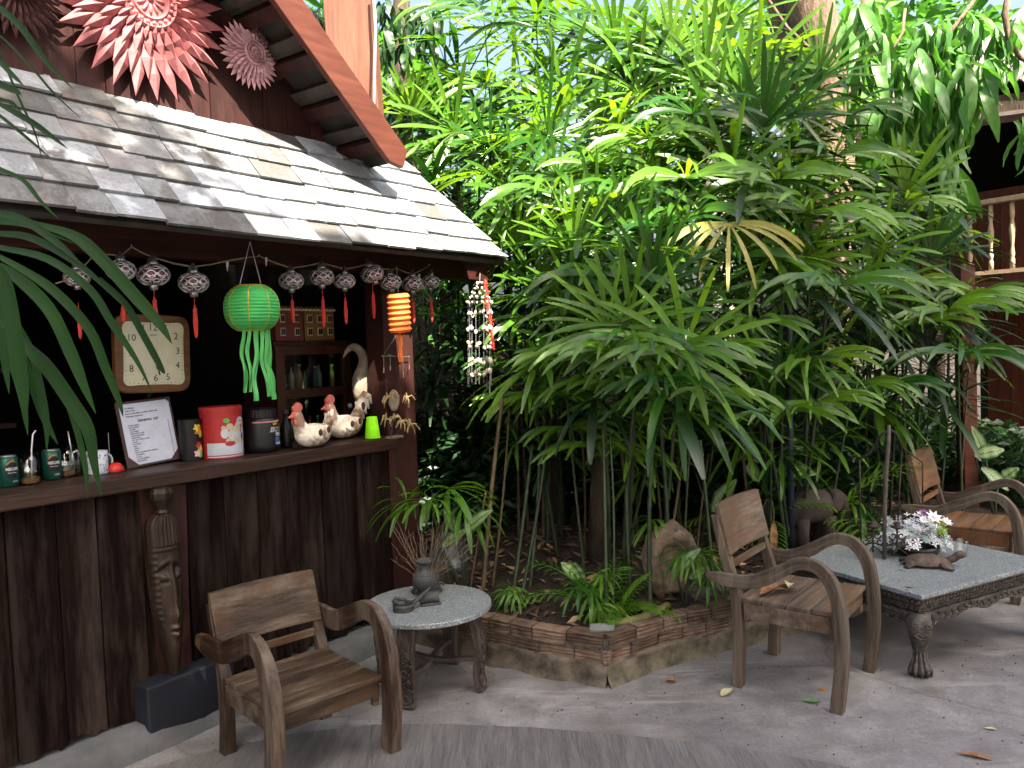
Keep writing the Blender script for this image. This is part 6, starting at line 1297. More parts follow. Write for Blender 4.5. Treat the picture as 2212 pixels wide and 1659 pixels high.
# bare green canes in front, as the photograph shows them
for i, (bx, by, tx, ty, Yb, Yt, r_, dry) in enumerate([(1040, 1262, 1085, 860, 4.55, 4.75, .014, 1), (1105, 1285, 1150, 960, 4.5, 4.8, .012, 0), (1122, 1280, 1182, 950, 4.45, 4.7, .011, 0), (1142, 1262, 1165, 990, 4.6, 4.9, .010, 0),
        (1310, 1335, 1303, 930, 4.05, 4.3, .010, 0), (1322, 1325, 1318, 940, 4.1, 4.3, .007, 0), (1364, 1290, 1352, 960, 4.3, 4.5, .012, 0), (1404, 1308, 1412, 900, 4.15, 4.35, .013, 0), (1446, 1250, 1422, 880, 4.35, 4.5, .012, 0), (1540, 1215, 1512, 950, 4.6, 4.7, .011, 0),
        (1476, 1180, 1490, 960, 5., 5.1, .009, 0), (1500, 1180, 1530, 980, 5., 5.2, .008, 1), (1432, 1120, 1482, 940, 4.9, 5.2, .009, 1), (1060, 1270, 1100, 880, 4.6, 4.9, .008, 1), (1010, 1275, 1050, 1060, 4.5, 4.6, .006, 1)]):
    b = at(bx, by, Yb); t_ = at(tx, ty, Yt); nm = ('dry brown' if dry else 'green') ; b.z = min(b.z, SZ+.05)
    locs = ['leaning left of the round table vase leaf', 'left of a close pair', 'slanting, the middle of three', 'slender and slanting', 'straight, directly behind the corner of the planter', 'thin, touching the straight one behind the corner', 'upright behind the feathery seedling', 'thick and upright left of the driftwood', 'curving in front of the driftwood', 'just left of the pale armchair back', 'thin and far back', 'thin and leaning right, far back', 'leaning right behind the driftwood', 'thin and ragged left of the thicket', 'short and broken near the round table']
    q = cane_mesh(b-V(0, 0, .05), t_, r_, None, V(lr.uniform(-.03, .03), 0, 0), 9); lone(q, 'palm_cane', M['dryc'] if dry else M['cane'], '%s palm cane, %s' % (nm, locs[i]), 'palm cane', b, 'bare palm canes in the planter', smooth=True)
# small plants
def smallfan(label, px, py, Y, leaves, cat='seedling', basepx=None):
    b = basepx and at(*basepx) or at(px, py, Y); o = thing('palm_seedling', label, cat, b, 0, 'small palm plants'); inv = mworld(o).inverted()
    for (hx, hy, dy, az, pitch, s, mi) in leaves:
        h = at(hx, hy, Y+dy); d = Matrix.Rotation(az, 3, 'Z') @ Matrix.Rotation(-pitch, 3, 'Y') @ V(.26, 0, .07)*s
        inst(FAN[mi], 'leaf', o, inv @ leafm(h-d, az, pitch, s)); q = MB(); q.tube([b, (b+h-d)/2+V(0, .01, 0), h-d], .004, 5); q.build('stem', M['cane'], o, world=True)
    return o
smallfan('thin palm seedling reaching up behind the twig vase', 968, 1270, 4.45, [(968, 1042, 0, -.9, .5, .85, 5), (880, 1072, -.05, -2.3, .2, .75, 3), (1000, 1080, 0, -1., .1, .75, 4), (925, 1075, -.1, -1.8, .3, .6, 7)], basepx=(968, 1280, 4.5))
smallfan('small glossy palm seedling at the left end of the brick planter', 1105, 1300, 4.35, [(1100, 1270, -.05, -1.5, -.4, .42, 5), (1115, 1275, -.05, -.7, -.3, .36, 9), (1102, 1262, 0, -2.3, .2, .34, 5)])
smallfan('low broad-bladed palm seedling left of the planter corner', 1250, 1320, 4.15, [(1255, 1250, -.05, -2.3, .1, .5, 9), (1280, 1270, -.05, -1.4, -.2, .46, 5), (1290, 1300, -.08, -1.8, -.3, .4, 5), (1330, 1300, -.05, -.6, .1, .42, 9), (1300, 1235, 0, -1.9, .4, .45, 5)])
smallfan('drooping palm seedling in front of the driftwood beside the pale armchair', 1520, 1260, 4.25, [(1505, 1190, 0, -1.5, 0, .5, 7), (1530, 1200, 0, -.4, -.1, .5, 4), (1480, 1180, 0, -2.2, .2, .5, 4), (1530, 1240, -.05, -1.2, -.4, .45, 9)])
smallfan('palm seedling with narrow leaves above the planter, centre', 1385, 1270, 4.4, [(1410, 1115, 0, -2.7, .1, .5, 5), (1445, 1140, 0, -1.2, -.2, .55, 4)], basepx=(1400, 1280, 4.4))
smallfan('palm seedling spreading behind the square table', 1860, 1160, 5.4, [(1862, 1085, -.1, -1.6, .1, .75, 5), (1830, 1070, 0, -2.6, .2, .7, 9), (1925, 1000, .0, -.3, -.1, .7, 5), (1905, 990, 0, -2.4, 0, .6, 9)], basepx=(1870, 1170, 5.5))
smallfan('palm seedling beside the rust-brown armchair', 2010, 1120, 5.6, [(2010, 1090, 0, -1., .3, .6, 9), (1990, 1110, 0, -2.6, .2, .5, 5)], basepx=(2000, 1150, 5.6))
# feathery areca seedling
def pinnate(q, base, d0, L, n, w_, bl, droop):
    p = Vector(base); d = Vector(d0).normalized(); st_ = L/n
    pts = [p.copy()]
    for i in range(n):
        d = (d-V(0, 0, droop/n)).normalized(); p = p+d*st_; pts.append(p.copy()); side = d.cross(V(0, 0, 1)).normalized()
        for s_ in (-1, 1):
            dd = (side*s_+d*.75+V(0, 0, .15)).normalized(); blade(q, p, dd, bl*(1-.5*abs(i/n-.4)), w_, 1.0, n=4)
    q.tube(pts, .0025, 4)
def feather(label, px, py, Y, n, L, seed, s=1., group='feathery seedlings'):
    b = at(px, py, Y); o = thing('areca_seedling', label, 'palm seedling', b, 0, group); rr = random.Random(seed)
    for k in range(n):
        az = rr.uniform(-pi, pi); e = rr.uniform(.5, 1.3); q = MB(); pinnate(q, (0, 0, 0), (cos(az)*cos(e), sin(az)*cos(e), sin(e)), L*rr.uniform(.7, 1.1), 11, .014*s, .13*s, 1.2); q.build('frond', M['leaf'], o, smooth=True)
    return o
feather('feathery seedling with stiff fine fronds directly behind the planter corner', 1300, 1330, 4.2, 9, .42, 5)
feather('feathery palm with long arching fronds behind the pale armchair', 1800, 1130, 5.3, 7, .75, 6, 1.7)
feather('dark feathery fern left of the blue-grey post', 1640, 1130, 5.2, 8, .5, 8, 1.2)
feather('small grassy tuft beside the driftwood', 1340, 1325, 4.1, 7, .25, 9, .8)
# dieffenbachia
def vleaf(q, base, d0, L, W, up=V(0, 0, 1), droop=.6):
    n0 = len(q.v); n = 12; p = Vector(base); d = Vector(d0).normalized(); side = d.cross(up).normalized(); vs = []
    for i in range(n+1):
        u = i/n; w_ = W*.5*(sin(pi*min(.985, .03+u*.96)**.9))**.8; nn = side.cross(d).normalized()
        for j in range(5):
            e = j/2-1; vs.append(p+side*e*w_+nn*(abs(e)*w_*.25+.004*sin(u*20+j))); q.uv[n0+len(vs)-1] = ((e+1)/2, u)
        d = (d-up*droop/n).normalized(); p = p+d*L/n
    q.add(vs, [(i*5+j, i*5+j+1, (i+1)*5+j+1, (i+1)*5+j) for i in range(n) for j in range(4)])
def dieff(label, px, py, Y, leaves):
    """leaves: (base px,py, tip px,py, width m, dY)"""
    b = at(px, py, Y); b.z = min(b.z, SZ+.02) if b.z < 1 else b.z; o = thing('dumb_cane', label, 'variegated plant', b, 0, 'variegated plants'); 
    for (ax, ay, tx, ty, W, dy) in leaves:
        a = at(ax, ay, Y+dy); t_ = at(tx, ty, Y+dy-.05); d = (t_-a); q = MB(); up = Vector((-.2, -.75, .65)).normalized()
        if abs(d.normalized().dot(up)) > .9: up = Vector((0, -1, .1))
        vleaf(q, a, d.normalized()+up*.12, d.length, W, up, .3); q.build('leaf', M['vari'], o, smooth=True, world=True); q = MB(); q.tube([b, (b+a)/2+V(0, .02, .03), a], .006, 6); q.build('stalk', M['cane'], o, world=True, smooth=True)
dieff('variegated plant behind the round table, its largest leaf above the table edge', 1010, 1290, 4.35, [(1002, 1150, 1062, 1100, .085, 0), (955, 1182, 1010, 1142, .075, 0), (985, 1150, 960, 1090, .07, .1), (920, 1130, 925, 1085, .06, .1)])
dieff('variegated plant with one pale leaf left of the feathery seedling', 1235, 1290, 4.35, [(1250, 1250, 1212, 1215, .075, 0), (1262, 1260, 1240, 1215, .06, .05)])
dieff('variegated plant beside the driftwood at the foot of the pale armchair', 1480, 1290, 4.2, [(1460, 1235, 1512, 1185, .07, 0), (1490, 1250, 1530, 1225, .06, .05)])
dieff('variegated plant deep in the shade left of the blue-grey post', 1560, 1200, 5.1, [(1540, 1105, 1590, 1035, .11, 0), (1480, 950, 1520, 985, .10, .2), (1510, 1000, 1475, 930, .10, .2), (1600, 960, 1640, 1000, .09, .3)])
dieff('variegated plant whose horizontal leaf points at the blue-grey post', 1700, 1160, 5.3, [(1675, 1018, 1765, 1022, .12, -.1), (1640, 1040, 1600, 980, .10, .2), (1740, 980, 1700, 940, .09, .3)])
dieff('variegated plant at the right behind the rust-brown armchair', 2150, 1100, 6.0, [(2105, 985, 2170, 970, .12, 0), (2120, 1010, 2180, 1060, .10, 0), (2130, 990, 2100, 920, .10, .2), (2160, 1040, 2200, 1010, .1, .1)])
# driftwood in the planter
o = thing('driftwood', 'hunched grey-brown driftwood stump standing in the planter', 'driftwood', at(1440, 1285, 4.35)); im = mworld(o).inverted(); M['drift'] = plain('driftwood_grain', (.25, .18, .125), .85, var=.5, scale=16, bmp=1., bd=.02); PD = lambda px, py, dy=0.: im @ at(px, py, 4.35+dy)
q = MB(); q.tube([PD(1425, 1292), PD(1415, 1250), PD(1405, 1200), PD(1418, 1165), PD(1450, 1150), PD(1475, 1168), PD(1492, 1210), PD(1498, 1270)], [(.03, .03), (.055, .05), (.08, .06), (.09, .07), (.085, .075), (.07, .07), (.055, .055), (.04, .04)], 14)
q.v = [p+p.normalized()*.03*noise.noise(p*14) if p.length > 0 else p for p in q.v]; q.ball(PD(1445, 1222), (.095, .07, .15), 16, 12, jit=.6); q.build('stump', M['drift'], o, smooth=True)
q = MB(); q.tube([PD(1440, 1165, -.05), PD(1465, 1150, -.06), PD(1488, 1170, -.05), PD(1500, 1195, -.04)], [(.02, .02), (.05, .04), (.05, .045), (.02, .02)], 10); q.build('knob', M['drift'], o, smooth=True, sub=1)
o = lone(MB().tube([at(1300, 1345, 4.02), at(1340, 1346, 4.0), at(1385, 1335, 4.05), at(1425, 1318, 4.1), at(1442, 1308, 4.2)], [.012, .022, .021, .02, .02], 12), 'root', plain('green_brown_root', (.20, .19, .07), .7, var=.5, scale=14, bmp=.5), 'thick yellow-green root lying along the top of the planter behind the corner', 'root', at(1370, 1340, 4.05), smooth=True)
# elephant in the shade
eb_ = at(1760, 1165, 5.25); o = thing('stone_elephant', 'dark stone elephant half hidden in the shade behind the square table', 'elephant figure', eb_, .2); M['stone'] = plain('dark_stone', (.07, .055, .048), .9, var=.4, scale=18, bmp=.8)
q = MB(); q.tube([(-.17, 0, .10), (-.14, 0, .19), (-.04, 0, .23), (.06, 0, .22), (.12, 0, .22)], [(.06, .06), (.11, .11), (.125, .125), (.11, .11), (.07, .08)], 16); q.build('body', M['stone'], o, smooth=True, sub=1)
q = MB(); q.tube([(.09, 0, .26), (.16, 0, .27), (.20, 0, .24), (.225, 0, .16), (.235, 0, .08), (.255, 0, .05)], [(.06, .07), (.07, .075), (.05, .055), (.03, .03), (.022, .022), (.018, .018)], 12); q.build('head_and_trunk', M['stone'], o, smooth=True, sub=1)
for s_ in (-1, 1): q = MB(); q.ball((.12, s_*.075, .25), (.045, .012, .065), 12, 8); q.build('ear', M['stone'], o, smooth=True)
for x, y in ((-.12, -.06), (-.12, .06), (.07, -.06), (.07, .06)): MB().lathe([(.042, -.08), (.038, .05), (.045, .16)], 12, c=(x, y, 0)).build('leg', M['stone'], o, smooth=True)
# dry hanging leaf on a curved stalk behind the pale armchair
o = thing('dry_leaf_stalk', 'curved stalk with a hanging dry brown leaf behind the pale armchair', 'dry leaf', at(1650, 1180, 4.5)); im = mworld(o).inverted(); q = MB(); q.tube([im @ at(x, y, 4.5) for x, y in ((1648, 1185), (1644, 1110), (1655, 1080), (1668, 1082), (1672, 1110), (1670, 1130))], .003, 6); q.build('stalk', M['dryc'], o)
q = MB(); vleaf(q, im @ at(1671, 1128, 4.5), V(-.03, -.05, -1), .19, .045, V(0, -1, .1), .1); q.build('leaf', plain('dry_hanging_leaf', (.30, .17, .07), .7, var=.4), o, smooth=True)
# posts
lone(MB().tube([at(1709, 1180, 5.15), at(1706, 900, 5.15), at(1703, 600, 5.15)], .022, 14), 'metal_post', plain('blue_grey_post', (.045, .055, .085), .5, var=.2), 'slim blue-grey metal post standing in the thicket', 'post', at(1709, 1180, 5.15), smooth=True)
pA = at(2093, 1150, 6.4); pB = at(2082, 640, 6.4); lone(MB().bar(V(pA.x, 6.4, 0), V(pB.x, 6.4, pB.z+.25), .115, .115, up=(0, 1, 0)), 'timber_post', M['barge'], 'square red-brown timber post behind the rust-brown armchair', 'post', V(pA.x, 6.4, 0), bev=.006)
q = MB(); q.tube([at(1196, 1150, 6.), at(1190, 1000, 6.), at(1200, 800, 6.), at(1195, 700, 6.)], [.10, .085, .07, .06], 12); lone(q, 'tree_trunk', M['darkbark'], 'dark rough trunk deep in the thicket behind the sunlit palm', 'tree trunk', at(1196, 1150, 6.), smooth=True)
q = MB(); q.tube([at(1285, 1250, 5.0), at(1290, 1050, 5.0), at(1300, 880, 5.0)], [.055, .045, .04], 10); lone(q, 'tree_trunk', M['darkbark'], 'stubby fibrous trunk behind the planter corner', 'tree trunk', at(1285, 1250, 5.), smooth=True)
# ------------------------------------------------------------------ shrubs: leaf masses
def leafcloud(nm, mat, n, rad, size, seed, aspect=2.6, parent=None, dens=1., down=0.):
    rr = random.Random(seed); q = MB()
    for k in range(n):
        while True:
            p = Vector((rr.uniform(-1, 1), rr.uniform(-1, 1), rr.uniform(-1, 1)))
            if .25 < p.length < 1+.25*noise.noise(p*2.3+Vector((seed, 0, 0))): break
        if noise.noise(p*3.1+Vector((0, seed, 0))) < -.18*dens: continue
        c = Vector((p.x*rad[0], p.y*rad[1], p.z*rad[2])); s = size*rr.uniform(.6, 1.3); e = Euler((rr.uniform(-.9, .9)+down, rr.uniform(-.9, .9), rr.random()*6.28)).to_matrix(); w_ = s/aspect
        n0 = len(q.v); q.add([c+e @ v_ for v_ in (V(0, -s*.5, 0), V(w_*.5, -s*.05, .06*s), V(0, s*.5, -.08*s), V(-w_*.5, -s*.05, .06*s), V(0, 0, -.02*s))], [(0, 1, 4), (1, 2, 4), (2, 3, 4), (3, 0, 4)])
        for i_, uv_ in enumerate(((.5, 0), (1, .5), (.5, 1), (0, .5), (.5, .5))): q.uv[n0+i_] = uv_
    return q.mesh(nm, mat)
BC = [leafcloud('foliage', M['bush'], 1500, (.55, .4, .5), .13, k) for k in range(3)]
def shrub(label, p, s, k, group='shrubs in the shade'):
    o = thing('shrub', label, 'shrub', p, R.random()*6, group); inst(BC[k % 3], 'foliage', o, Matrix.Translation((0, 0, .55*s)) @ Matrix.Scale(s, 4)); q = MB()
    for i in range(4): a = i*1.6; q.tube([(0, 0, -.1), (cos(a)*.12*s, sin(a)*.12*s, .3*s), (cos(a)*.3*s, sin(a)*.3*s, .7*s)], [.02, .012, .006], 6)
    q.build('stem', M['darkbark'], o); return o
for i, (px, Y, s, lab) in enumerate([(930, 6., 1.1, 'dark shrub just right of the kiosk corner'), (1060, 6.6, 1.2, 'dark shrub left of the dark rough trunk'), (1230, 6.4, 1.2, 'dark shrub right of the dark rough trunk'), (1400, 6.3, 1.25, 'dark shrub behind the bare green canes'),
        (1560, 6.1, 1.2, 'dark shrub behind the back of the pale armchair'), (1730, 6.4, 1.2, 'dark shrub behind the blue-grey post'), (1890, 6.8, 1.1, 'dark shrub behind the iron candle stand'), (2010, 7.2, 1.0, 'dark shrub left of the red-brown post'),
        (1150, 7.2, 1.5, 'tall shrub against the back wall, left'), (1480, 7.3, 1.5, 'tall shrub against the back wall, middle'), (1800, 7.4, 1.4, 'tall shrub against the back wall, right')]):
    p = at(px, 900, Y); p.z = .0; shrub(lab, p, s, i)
BR = leafcloud('foliage', M['broad'], 500, (.5, .4, .42), .16, 11, 2.)
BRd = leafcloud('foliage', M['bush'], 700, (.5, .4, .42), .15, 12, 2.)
for px, Y, s, lab, me in ((2160, 6.6, .75, 'round-leaved dark shrub right of the red-brown post', BRd), (2215, 6.3, .7, 'broad-leaved shrub at the right edge behind the rust-brown armchair', BRd), (2120, 7.1, .7, 'low broad-leaved shrub under the verandah', BR)):
    p = at(px, 1000, Y); p.z = 0; o = thing('shrub', lab, 'shrub', p, 0, 'broad-leaved shrubs at the right'); inst(me, 'foliage', o, Matrix.Translation((0, 0, .55*s+.2)) @ Matrix.Scale(s, 4)); MB().tube([(0, 0, -.1), (.02, 0, .6)], [.03, .012], 6).build('stem', M['darkbark'], o)
# back wall, garden furniture glimpsed through the leaves
bw = thing('garden_wall', 'low dark brick wall behind the thicket', 'wall', (0.6, 8.3, 0)); M['wallb'] = plain('dark_wall_brick', (.04, .022, .016), .85, var=.4, scale=12, rvar=.4)
MB().box((-.7, .03, .8), (6.2, .14, 1.6)).build('wall_core', M['mortar'], bw)
bmsh = MB().box((0, 0, 0), (.34, .03, .13)).mesh('brick', M['wallb'])
for j in range(11):
    for i in range(17): inst(bmsh, 'brick', bw, Matrix.Translation((-3.6+i*.36+(j % 2)*.18, -.05, .08+j*.145)))
# ------------------------------------------------------------------ wooden house at the right
ho = thing('wooden_house', 'dark red timber house with a corrugated roof and a pale balustraded verandah at the right', 'house', (4.6, 8.6, 0)); im = mworld(ho).inverted()
rL, rR = at(2095, 437, 8.4), at(2240, 424, 7.9); dr = (rR-rL); dr.z = 0; dr.normalize(); railz = (rL.z+rR.z)/2; nH = Vector((dr.y, -dr.x, 0))   # towards the viewer
O = Vector((rL.x, rL.y, 0)); HP = lambda a, d, z: O+dr*a-nH*d+Vector((0, 0, z))    # a along facade, d into house
fz = railz-.80
def hb(nm, mat, a0, a1, d0, d1, z0, z1, bev=0.):
    q = MB(); q.prism([HP(a0, d0, z0), HP(a1, d0, z0), HP(a1, d1, z0), HP(a0, d1, z0)], (0, 0, z1-z0)); return q.build(nm, mat, ho, world=True, bev=bev)
M['palew'] = plain('pale_balustrade_paint', (.55, .40, .26), .55, var=.2); M['hred'] = wood('house_red_boards', (.09, .02, .010), (.16, .038, .018), (.22, .06, .028), 'Z', 7, .1, .5, .3, None, 0, .25)
hb('verandah_floor', M['redwood'], -1.2, 3.5, -.15, 1.2, fz-.14, fz-.02); hb('handrail', M['palew'], -.15, 3.4, -.05, .04, railz-.03, railz+.02, .006); hb('bottom_rail', M['palew'], -.15, 3.4, -.03, .03, fz+.06, fz+.10)
bl_ = [(.020, 0), (.020, .10), (.014, .12), (.022, .16), (.016, .20), (.012, .24), (.022, .34), (.026, .40), (.018, .46), (.013, .50), (.020, .54), (.020, .70)]
bmh = MB().lathe([(r, z) for r, z in bl_], 12).mesh('baluster', M['palew'], True)
for k in range(16): p = im @ HP(.0+k*.20, 0, fz+.09); inst(bmh, 'baluster', ho, Matrix.Translation(p) @ Matrix.Diagonal((1.15, 1.15, (railz-fz-.1)/.70, 1)))
for k in range(18): hb('wall_board', M['hred'], -1.2+k*.25, -1.2+k*.25+.243, 1.2+R.uniform(-.004, .004), 1.24, fz-.02, fz+1.15 if k > 4 else fz+1.1)
hb('upper_wall', M['int'], -1.3, 3.4, 1.21, 1.27, fz+1.12, fz+2.2); hb('interior_back', M['int'], -1.3, 3.4, 3.2, 3.3, 0, fz+2.4)
for k in range(14): hb('lower_board', M['hred'], -.35+k*.25, -.35+k*.25+.235, 1.2, 1.23, .2, fz-.16)
for a in (.9, 3.4): hb('house_post', M['redwood'], a, a+.13, -.05, .08, 0, fz+1.9, .006)
# corrugated roofs: two tiers
def corr(nm, pa, pb, Ya, Yb, rise, run, thick=.012):
    A, B = at(*pa, Ya), at(*pb, Yb); d = (B-A); L = d.length; d.normalize(); up = (nH*-run+V(0, 0, rise)); q = MB(); n = int(L/.02); sn_ = Vector((0, -.35, 1)).normalized()
    for s_ in (0, 1):
        q.grid(lambda u, v, s_=s_: A+d*L*u+up*v+sn_*(.018*sin(u*L/.085*2*pi)-s_*thick), n, 1)
    n1 = (n+1)*2
    for i in range(n): q.f.append((i, i+1, n1+i+1, n1+i))
    return q.build(nm, M['corr'], ho, world=True, smooth=True)
M['corr'] = plain('weathered_corrugated_roof', (.20, .155, .145), .8, var=.45, scale=6, bmp=.3)
corr('lower_roof', (1815, 262), (1925, 222), 8.2, 8.0, .55, 1.2); corr('upper_roof', (1985, 208), (2700, 95), 8.35, 6.9, 1.5, 2.6)
q = MB(); q.prism([at(1790, 290, 8.25), at(1940, 262, 8.05), at(1940, 292, 8.05), at(1790, 322, 8.25)], (0, .06, 0)); q.build('eave_board', M['redwood'], ho, world=True)
q = MB(); q.prism([at(2040, 222, 8.25), at(2330, 182, 7.65), at(2330, 232, 7.65), at(2040, 262, 8.25)], (0, .08, 0)); q.build('eave_board', M['darkbark'], ho, world=True)
q = MB(); q.prism([at(2070, 270, 8.2), at(2330, 236, 7.6), at(2330, 243, 7.6), at(2070, 279, 8.2)], (0, -.25, .02)); q.build('eave_lining', M['corr'], ho, world=True)
hb('gable_wall', M['redwood'], -1.3, 3.4, 1.3, 1.36, fz+1.1, fz+2.3)
# ------------------------------------------------------------------ leaning painted post behind the bargeboard
pa = [at(694, -40, 6.2), at(797, -40, 6.2), at(822, 290, 6.2), at(760, 330, 6.2)]
o = thing('gable_board', 'broad sunlit red-brown timber post rising behind the bargeboard', 'timber post', V(pa[3].x, 6.2, 0)); q = MB(); q.prism([at(690, -260, 6.2), at(780, -260, 6.2), pa[1], pa[2], at(812, 420, 6.2), at(725, 420, 6.2), at(712, 200, 6.2), pa[0]], (0, .3, 0)); q.build('post_body', M['column'], o, world=True, bev=.01)
q = MB(); q.prism([V(-.10, .0, 0), V(.16, 0, 0), V(.16, 0, 3.0), V(-.10, 0, 3.0)], (0, .29, 0)); q.build('post_foot', M['column'], o)
lone(MB().tube([at(806, -40, 6.1), at(811, 60, 6.1), at(809, 150, 6.1), at(806, 330, 6.1)], .011, 8), 'cable', M['string'], 'white cable hanging beside the broad red-brown post', 'cable', at(806, 330, 6.1), smooth=True)
# ------------------------------------------------------------------ mango tree with long hanging leaves
def mleaf(seed, L, W, mat):
    q = MB(); rr = random.Random(seed); vleaf(q, (0, 0, 0), (1, 0, .15), L, W, V(0, 0, 1), rr.uniform(.9, 1.8)); return q.mesh('leaf', mat, True)
ML = [mleaf(k, L, W, M['broad']) for k, (L, W) in enumerate(((.32, .058), (.36, .066), (.27, .052), (.40, .07)))]
MLd = [mleaf(k+9, L, W, M['bush']) for k, (L, W) in enumerate(((.30, .075), (.26, .065)))]
def whorls(o, nodes, meshes, s=1., n=8):
    inv = mworld(o).inverted()
    for (px, py, Y) in nodes:
        c = at(px, py, Y)
        a0 = lr.random()*6
        for i in range(n): inst(lr.choice(meshes), 'leaf', o, inv @ (Matrix.Translation(c+V(lr.uniform(-.05, .05), lr.uniform(-.05, .05), lr.uniform(-.06, .04))) @ Matrix.Rotation(a0+i*2.4, 4, 'Z') @ Matrix.Rotation(lr.uniform(.45, 1.45), 4, 'Y') @ Matrix.Rotation(lr.uniform(-.5, .5), 4, 'X') @ Matrix.Scale(s*lr.uniform(.75, 1.2), 4)))
tb = at(1760, 200, 8.0); mt = thing('mango_tree', 'sunlit mango tree with long drooping leaves in front of the timber house', 'tree', V(tb.x, 8.0, 0))
q = MB(); q.tube([V(tb.x+.1, 8., -.1), V(tb.x+.05, 8, 1.5), at(1800, 260, 8.), at(1780, 120, 8.), at(1740, -20, 8.), at(1700, -200, 8.)], [.26, .22, .22, .20, .24, .2], 16); q.v = [p+V(.03*noise.noise(p*4), .03*noise.noise(p*4+V(5, 0, 0)), 0) for p in q.v]; q.build('trunk', M['bark'], mt, world=True, smooth=True)
q = MB(); q.tube([at(1690, 250, 8.4), at(1700, 120, 8.4), at(1690, -40, 8.4), at(1660, -200, 8.4)], [.16, .15, .16, .15], 12); q.build('trunk', M['bark'], mt, world=True, smooth=True)
for pts, r_ in (([(1770, 250, 7.9), (1815, 215, 7.3), (1870, 190, 6.8), (1930, 172, 6.6), (1960, 140, 6.5), (1985, 125, 6.4)], .035), ([(1868, -40, 7.), (1862, 40, 7.), (1850, 110, 7.), (1838, 185, 7.2)], .022), ([(1955, 20, 6.8), (1950, 70, 6.7), (1930, 105, 6.7), (1885, 128, 6.8), (1840, 150, 7.)], .012),
                ([(2185, -40, 6.2), (2170, 30, 6.2), (2180, 90, 6.2), (2205, 125, 6.2), (2240, 145, 6.2)], .026), ([(1905, 120, 6.6), (1890, 60, 6.7), (1870, 20, 6.8)], .01), ([(2000, 130, 6.4), (2060, 60, 6.5), (2120, -20, 6.5)], .02), ([(1830, 180, 7.3), (1700, 60, 7.2), (1640, -30, 7.2)], .02)):
    q = MB(); q.tube([at(*p) for p in pts], [r_*(1-.5*i/len(pts)) for i in range(len(pts))], 8); q.build('branch', M['bark'], mt, world=True, smooth=True)
whorls(mt, [(1895, 60, 6.5), (1940, 130, 6.4), (1985, 60, 6.5), (2030, 50, 6.4), (2040, 120, 6.4), (1965, 190, 6.4), (2005, 180, 6.4), (2050, 200, 6.4), (2000, 260, 6.45), (2040, 290, 6.45), (2080, 30, 6.5), (1900, 10, 6.6), (1850, 15, 6.7), (2120, 30, 6.5), (2070, 90, 6.4), (1930, 215, 6.4), (2010, 330, 6.5), (2090, 130, 6.3), (1975, 120, 6.3), (1620, 10, 7.2), (1860, 200, 6.6), (2110, 180, 6.2), (2150, 60, 6.4), (2190, 40, 6.3), (2130, 130, 6.3), (1880, 110, 6.5), (1830, 60, 6.7), (1950, 250, 6.4), (1985, 300, 6.4), (2050, 340, 6.5), (2070, 240, 6.4), (1900, 230, 6.5), (2065, 400, 6.7)], ML, 1.25, 8)
whorls(mt, [(2200, 255, 5.8), (2214, 300, 5.8), (2190, 110, 6.2)], ML, .8, 4)
# dark tree behind the cable
tb = at(850, 200, 7.6); dt = thing('dark_leafy_tree', 'tree with dark hanging leaves beside the white cable', 'tree', V(tb.x, 8.1, 0))
q = MB(); q.tube([V(tb.x, 8.1, -.1), V(tb.x+.05, 8.1, 2.), at(860, 100, 8.1), at(880, -150, 8.1)], [.13, .11, .09, .07], 12); q.build('trunk', M['darkbark'], dt, world=True, smooth=True)
q = MB(); q.tube([at(860, 60, 8.1), at(840, 20, 7.6), at(830, -40, 7.4)], .02, 7); q.build('branch', M['darkbark'], dt, world=True)
whorls(dt, [(x, y, Y) for x, y, Y in ((830, 10, 7.3), (865, 30, 7.4), (900, 20, 7.5), (835, 90, 7.3), (875, 100, 7.4), (850, 160, 7.3), (890, 160, 7.4), (920, 80, 7.5), (850, 220, 7.4), (880, 240, 7.5), (660, 20, 6.9), (640, 60, 6.9), (680, 80, 6.9), (690, 20, 7.), (660, 110, 7.), (930, 20, 7.6), (840, 50, 7.3), (870, 200, 7.4))], MLd, .95, 9)
pt = at(1535, 60, 9.); o = thing('pale_tree', 'pale-barked tree trunk at the top centre behind the palms', 'tree', V(pt.x, 9, 0)); q = MB(); q.tube([V(pt.x+.1, 9, -.1), V(pt.x+.05, 9, 2.), at(1532, 100, 9.), at(1545, -100, 9.), at(1560, -300, 9)], [.16, .15, .13, .11, .09], 12); q.build('trunk', plain('pale_bark', (.42, .37, .31), .85, var=.25, scale=8, bmp=.8, bd=.02), o, world=True, smooth=True)
whorls(o, [(1330, 30, 7.8), (1270, 5, 7.8), (1400, 60, 8.), (1480, 30, 8.2), (1570, 40, 8.3), (1620, 90, 8.3), (1360, 90, 8.)], ML, .9, 6)
# far trees
FC = [leafcloud('crown', M['broad'], 2600, (1.6, 1.3, 1.5), .26, 40+k, 2.2) for k in range(3)]
for i, (x, y, h, s, lab) in enumerate([(-3.2, 12, 4.4, 1.7, 'far tree crown showing above the kiosk roof'), (-1.0, 12.5, 4.0, 1.5, 'far bushy tree behind the sunlit palms'), (1.4, 12.5, 1.6, 1.1, 'far bushy tree behind the centre of the thicket'), (4.0, 11.8, 4.6, 1.45, 'far tree behind the pale trunk'), (6.6, 12.5, 5., 1.6, 'far tree behind the timber house'), (2.6, 15, 5.6, 1.0, 'far tree crown at the top centre right')]):
    o = thing('broadleaf_tree', lab, 'tree', (x, y, -.1), i, 'far trees'); inst(FC[i % 3], 'crown', o, Matrix.Translation((0, 0, h)) @ Matrix.Scale(s, 4)); MB().tube([(0, 0, 0), (.05, 0, h*.6), (0, .05, h)], [.14, .10, .05], 10).build('trunk', M['darkbark'], o, smooth=True)
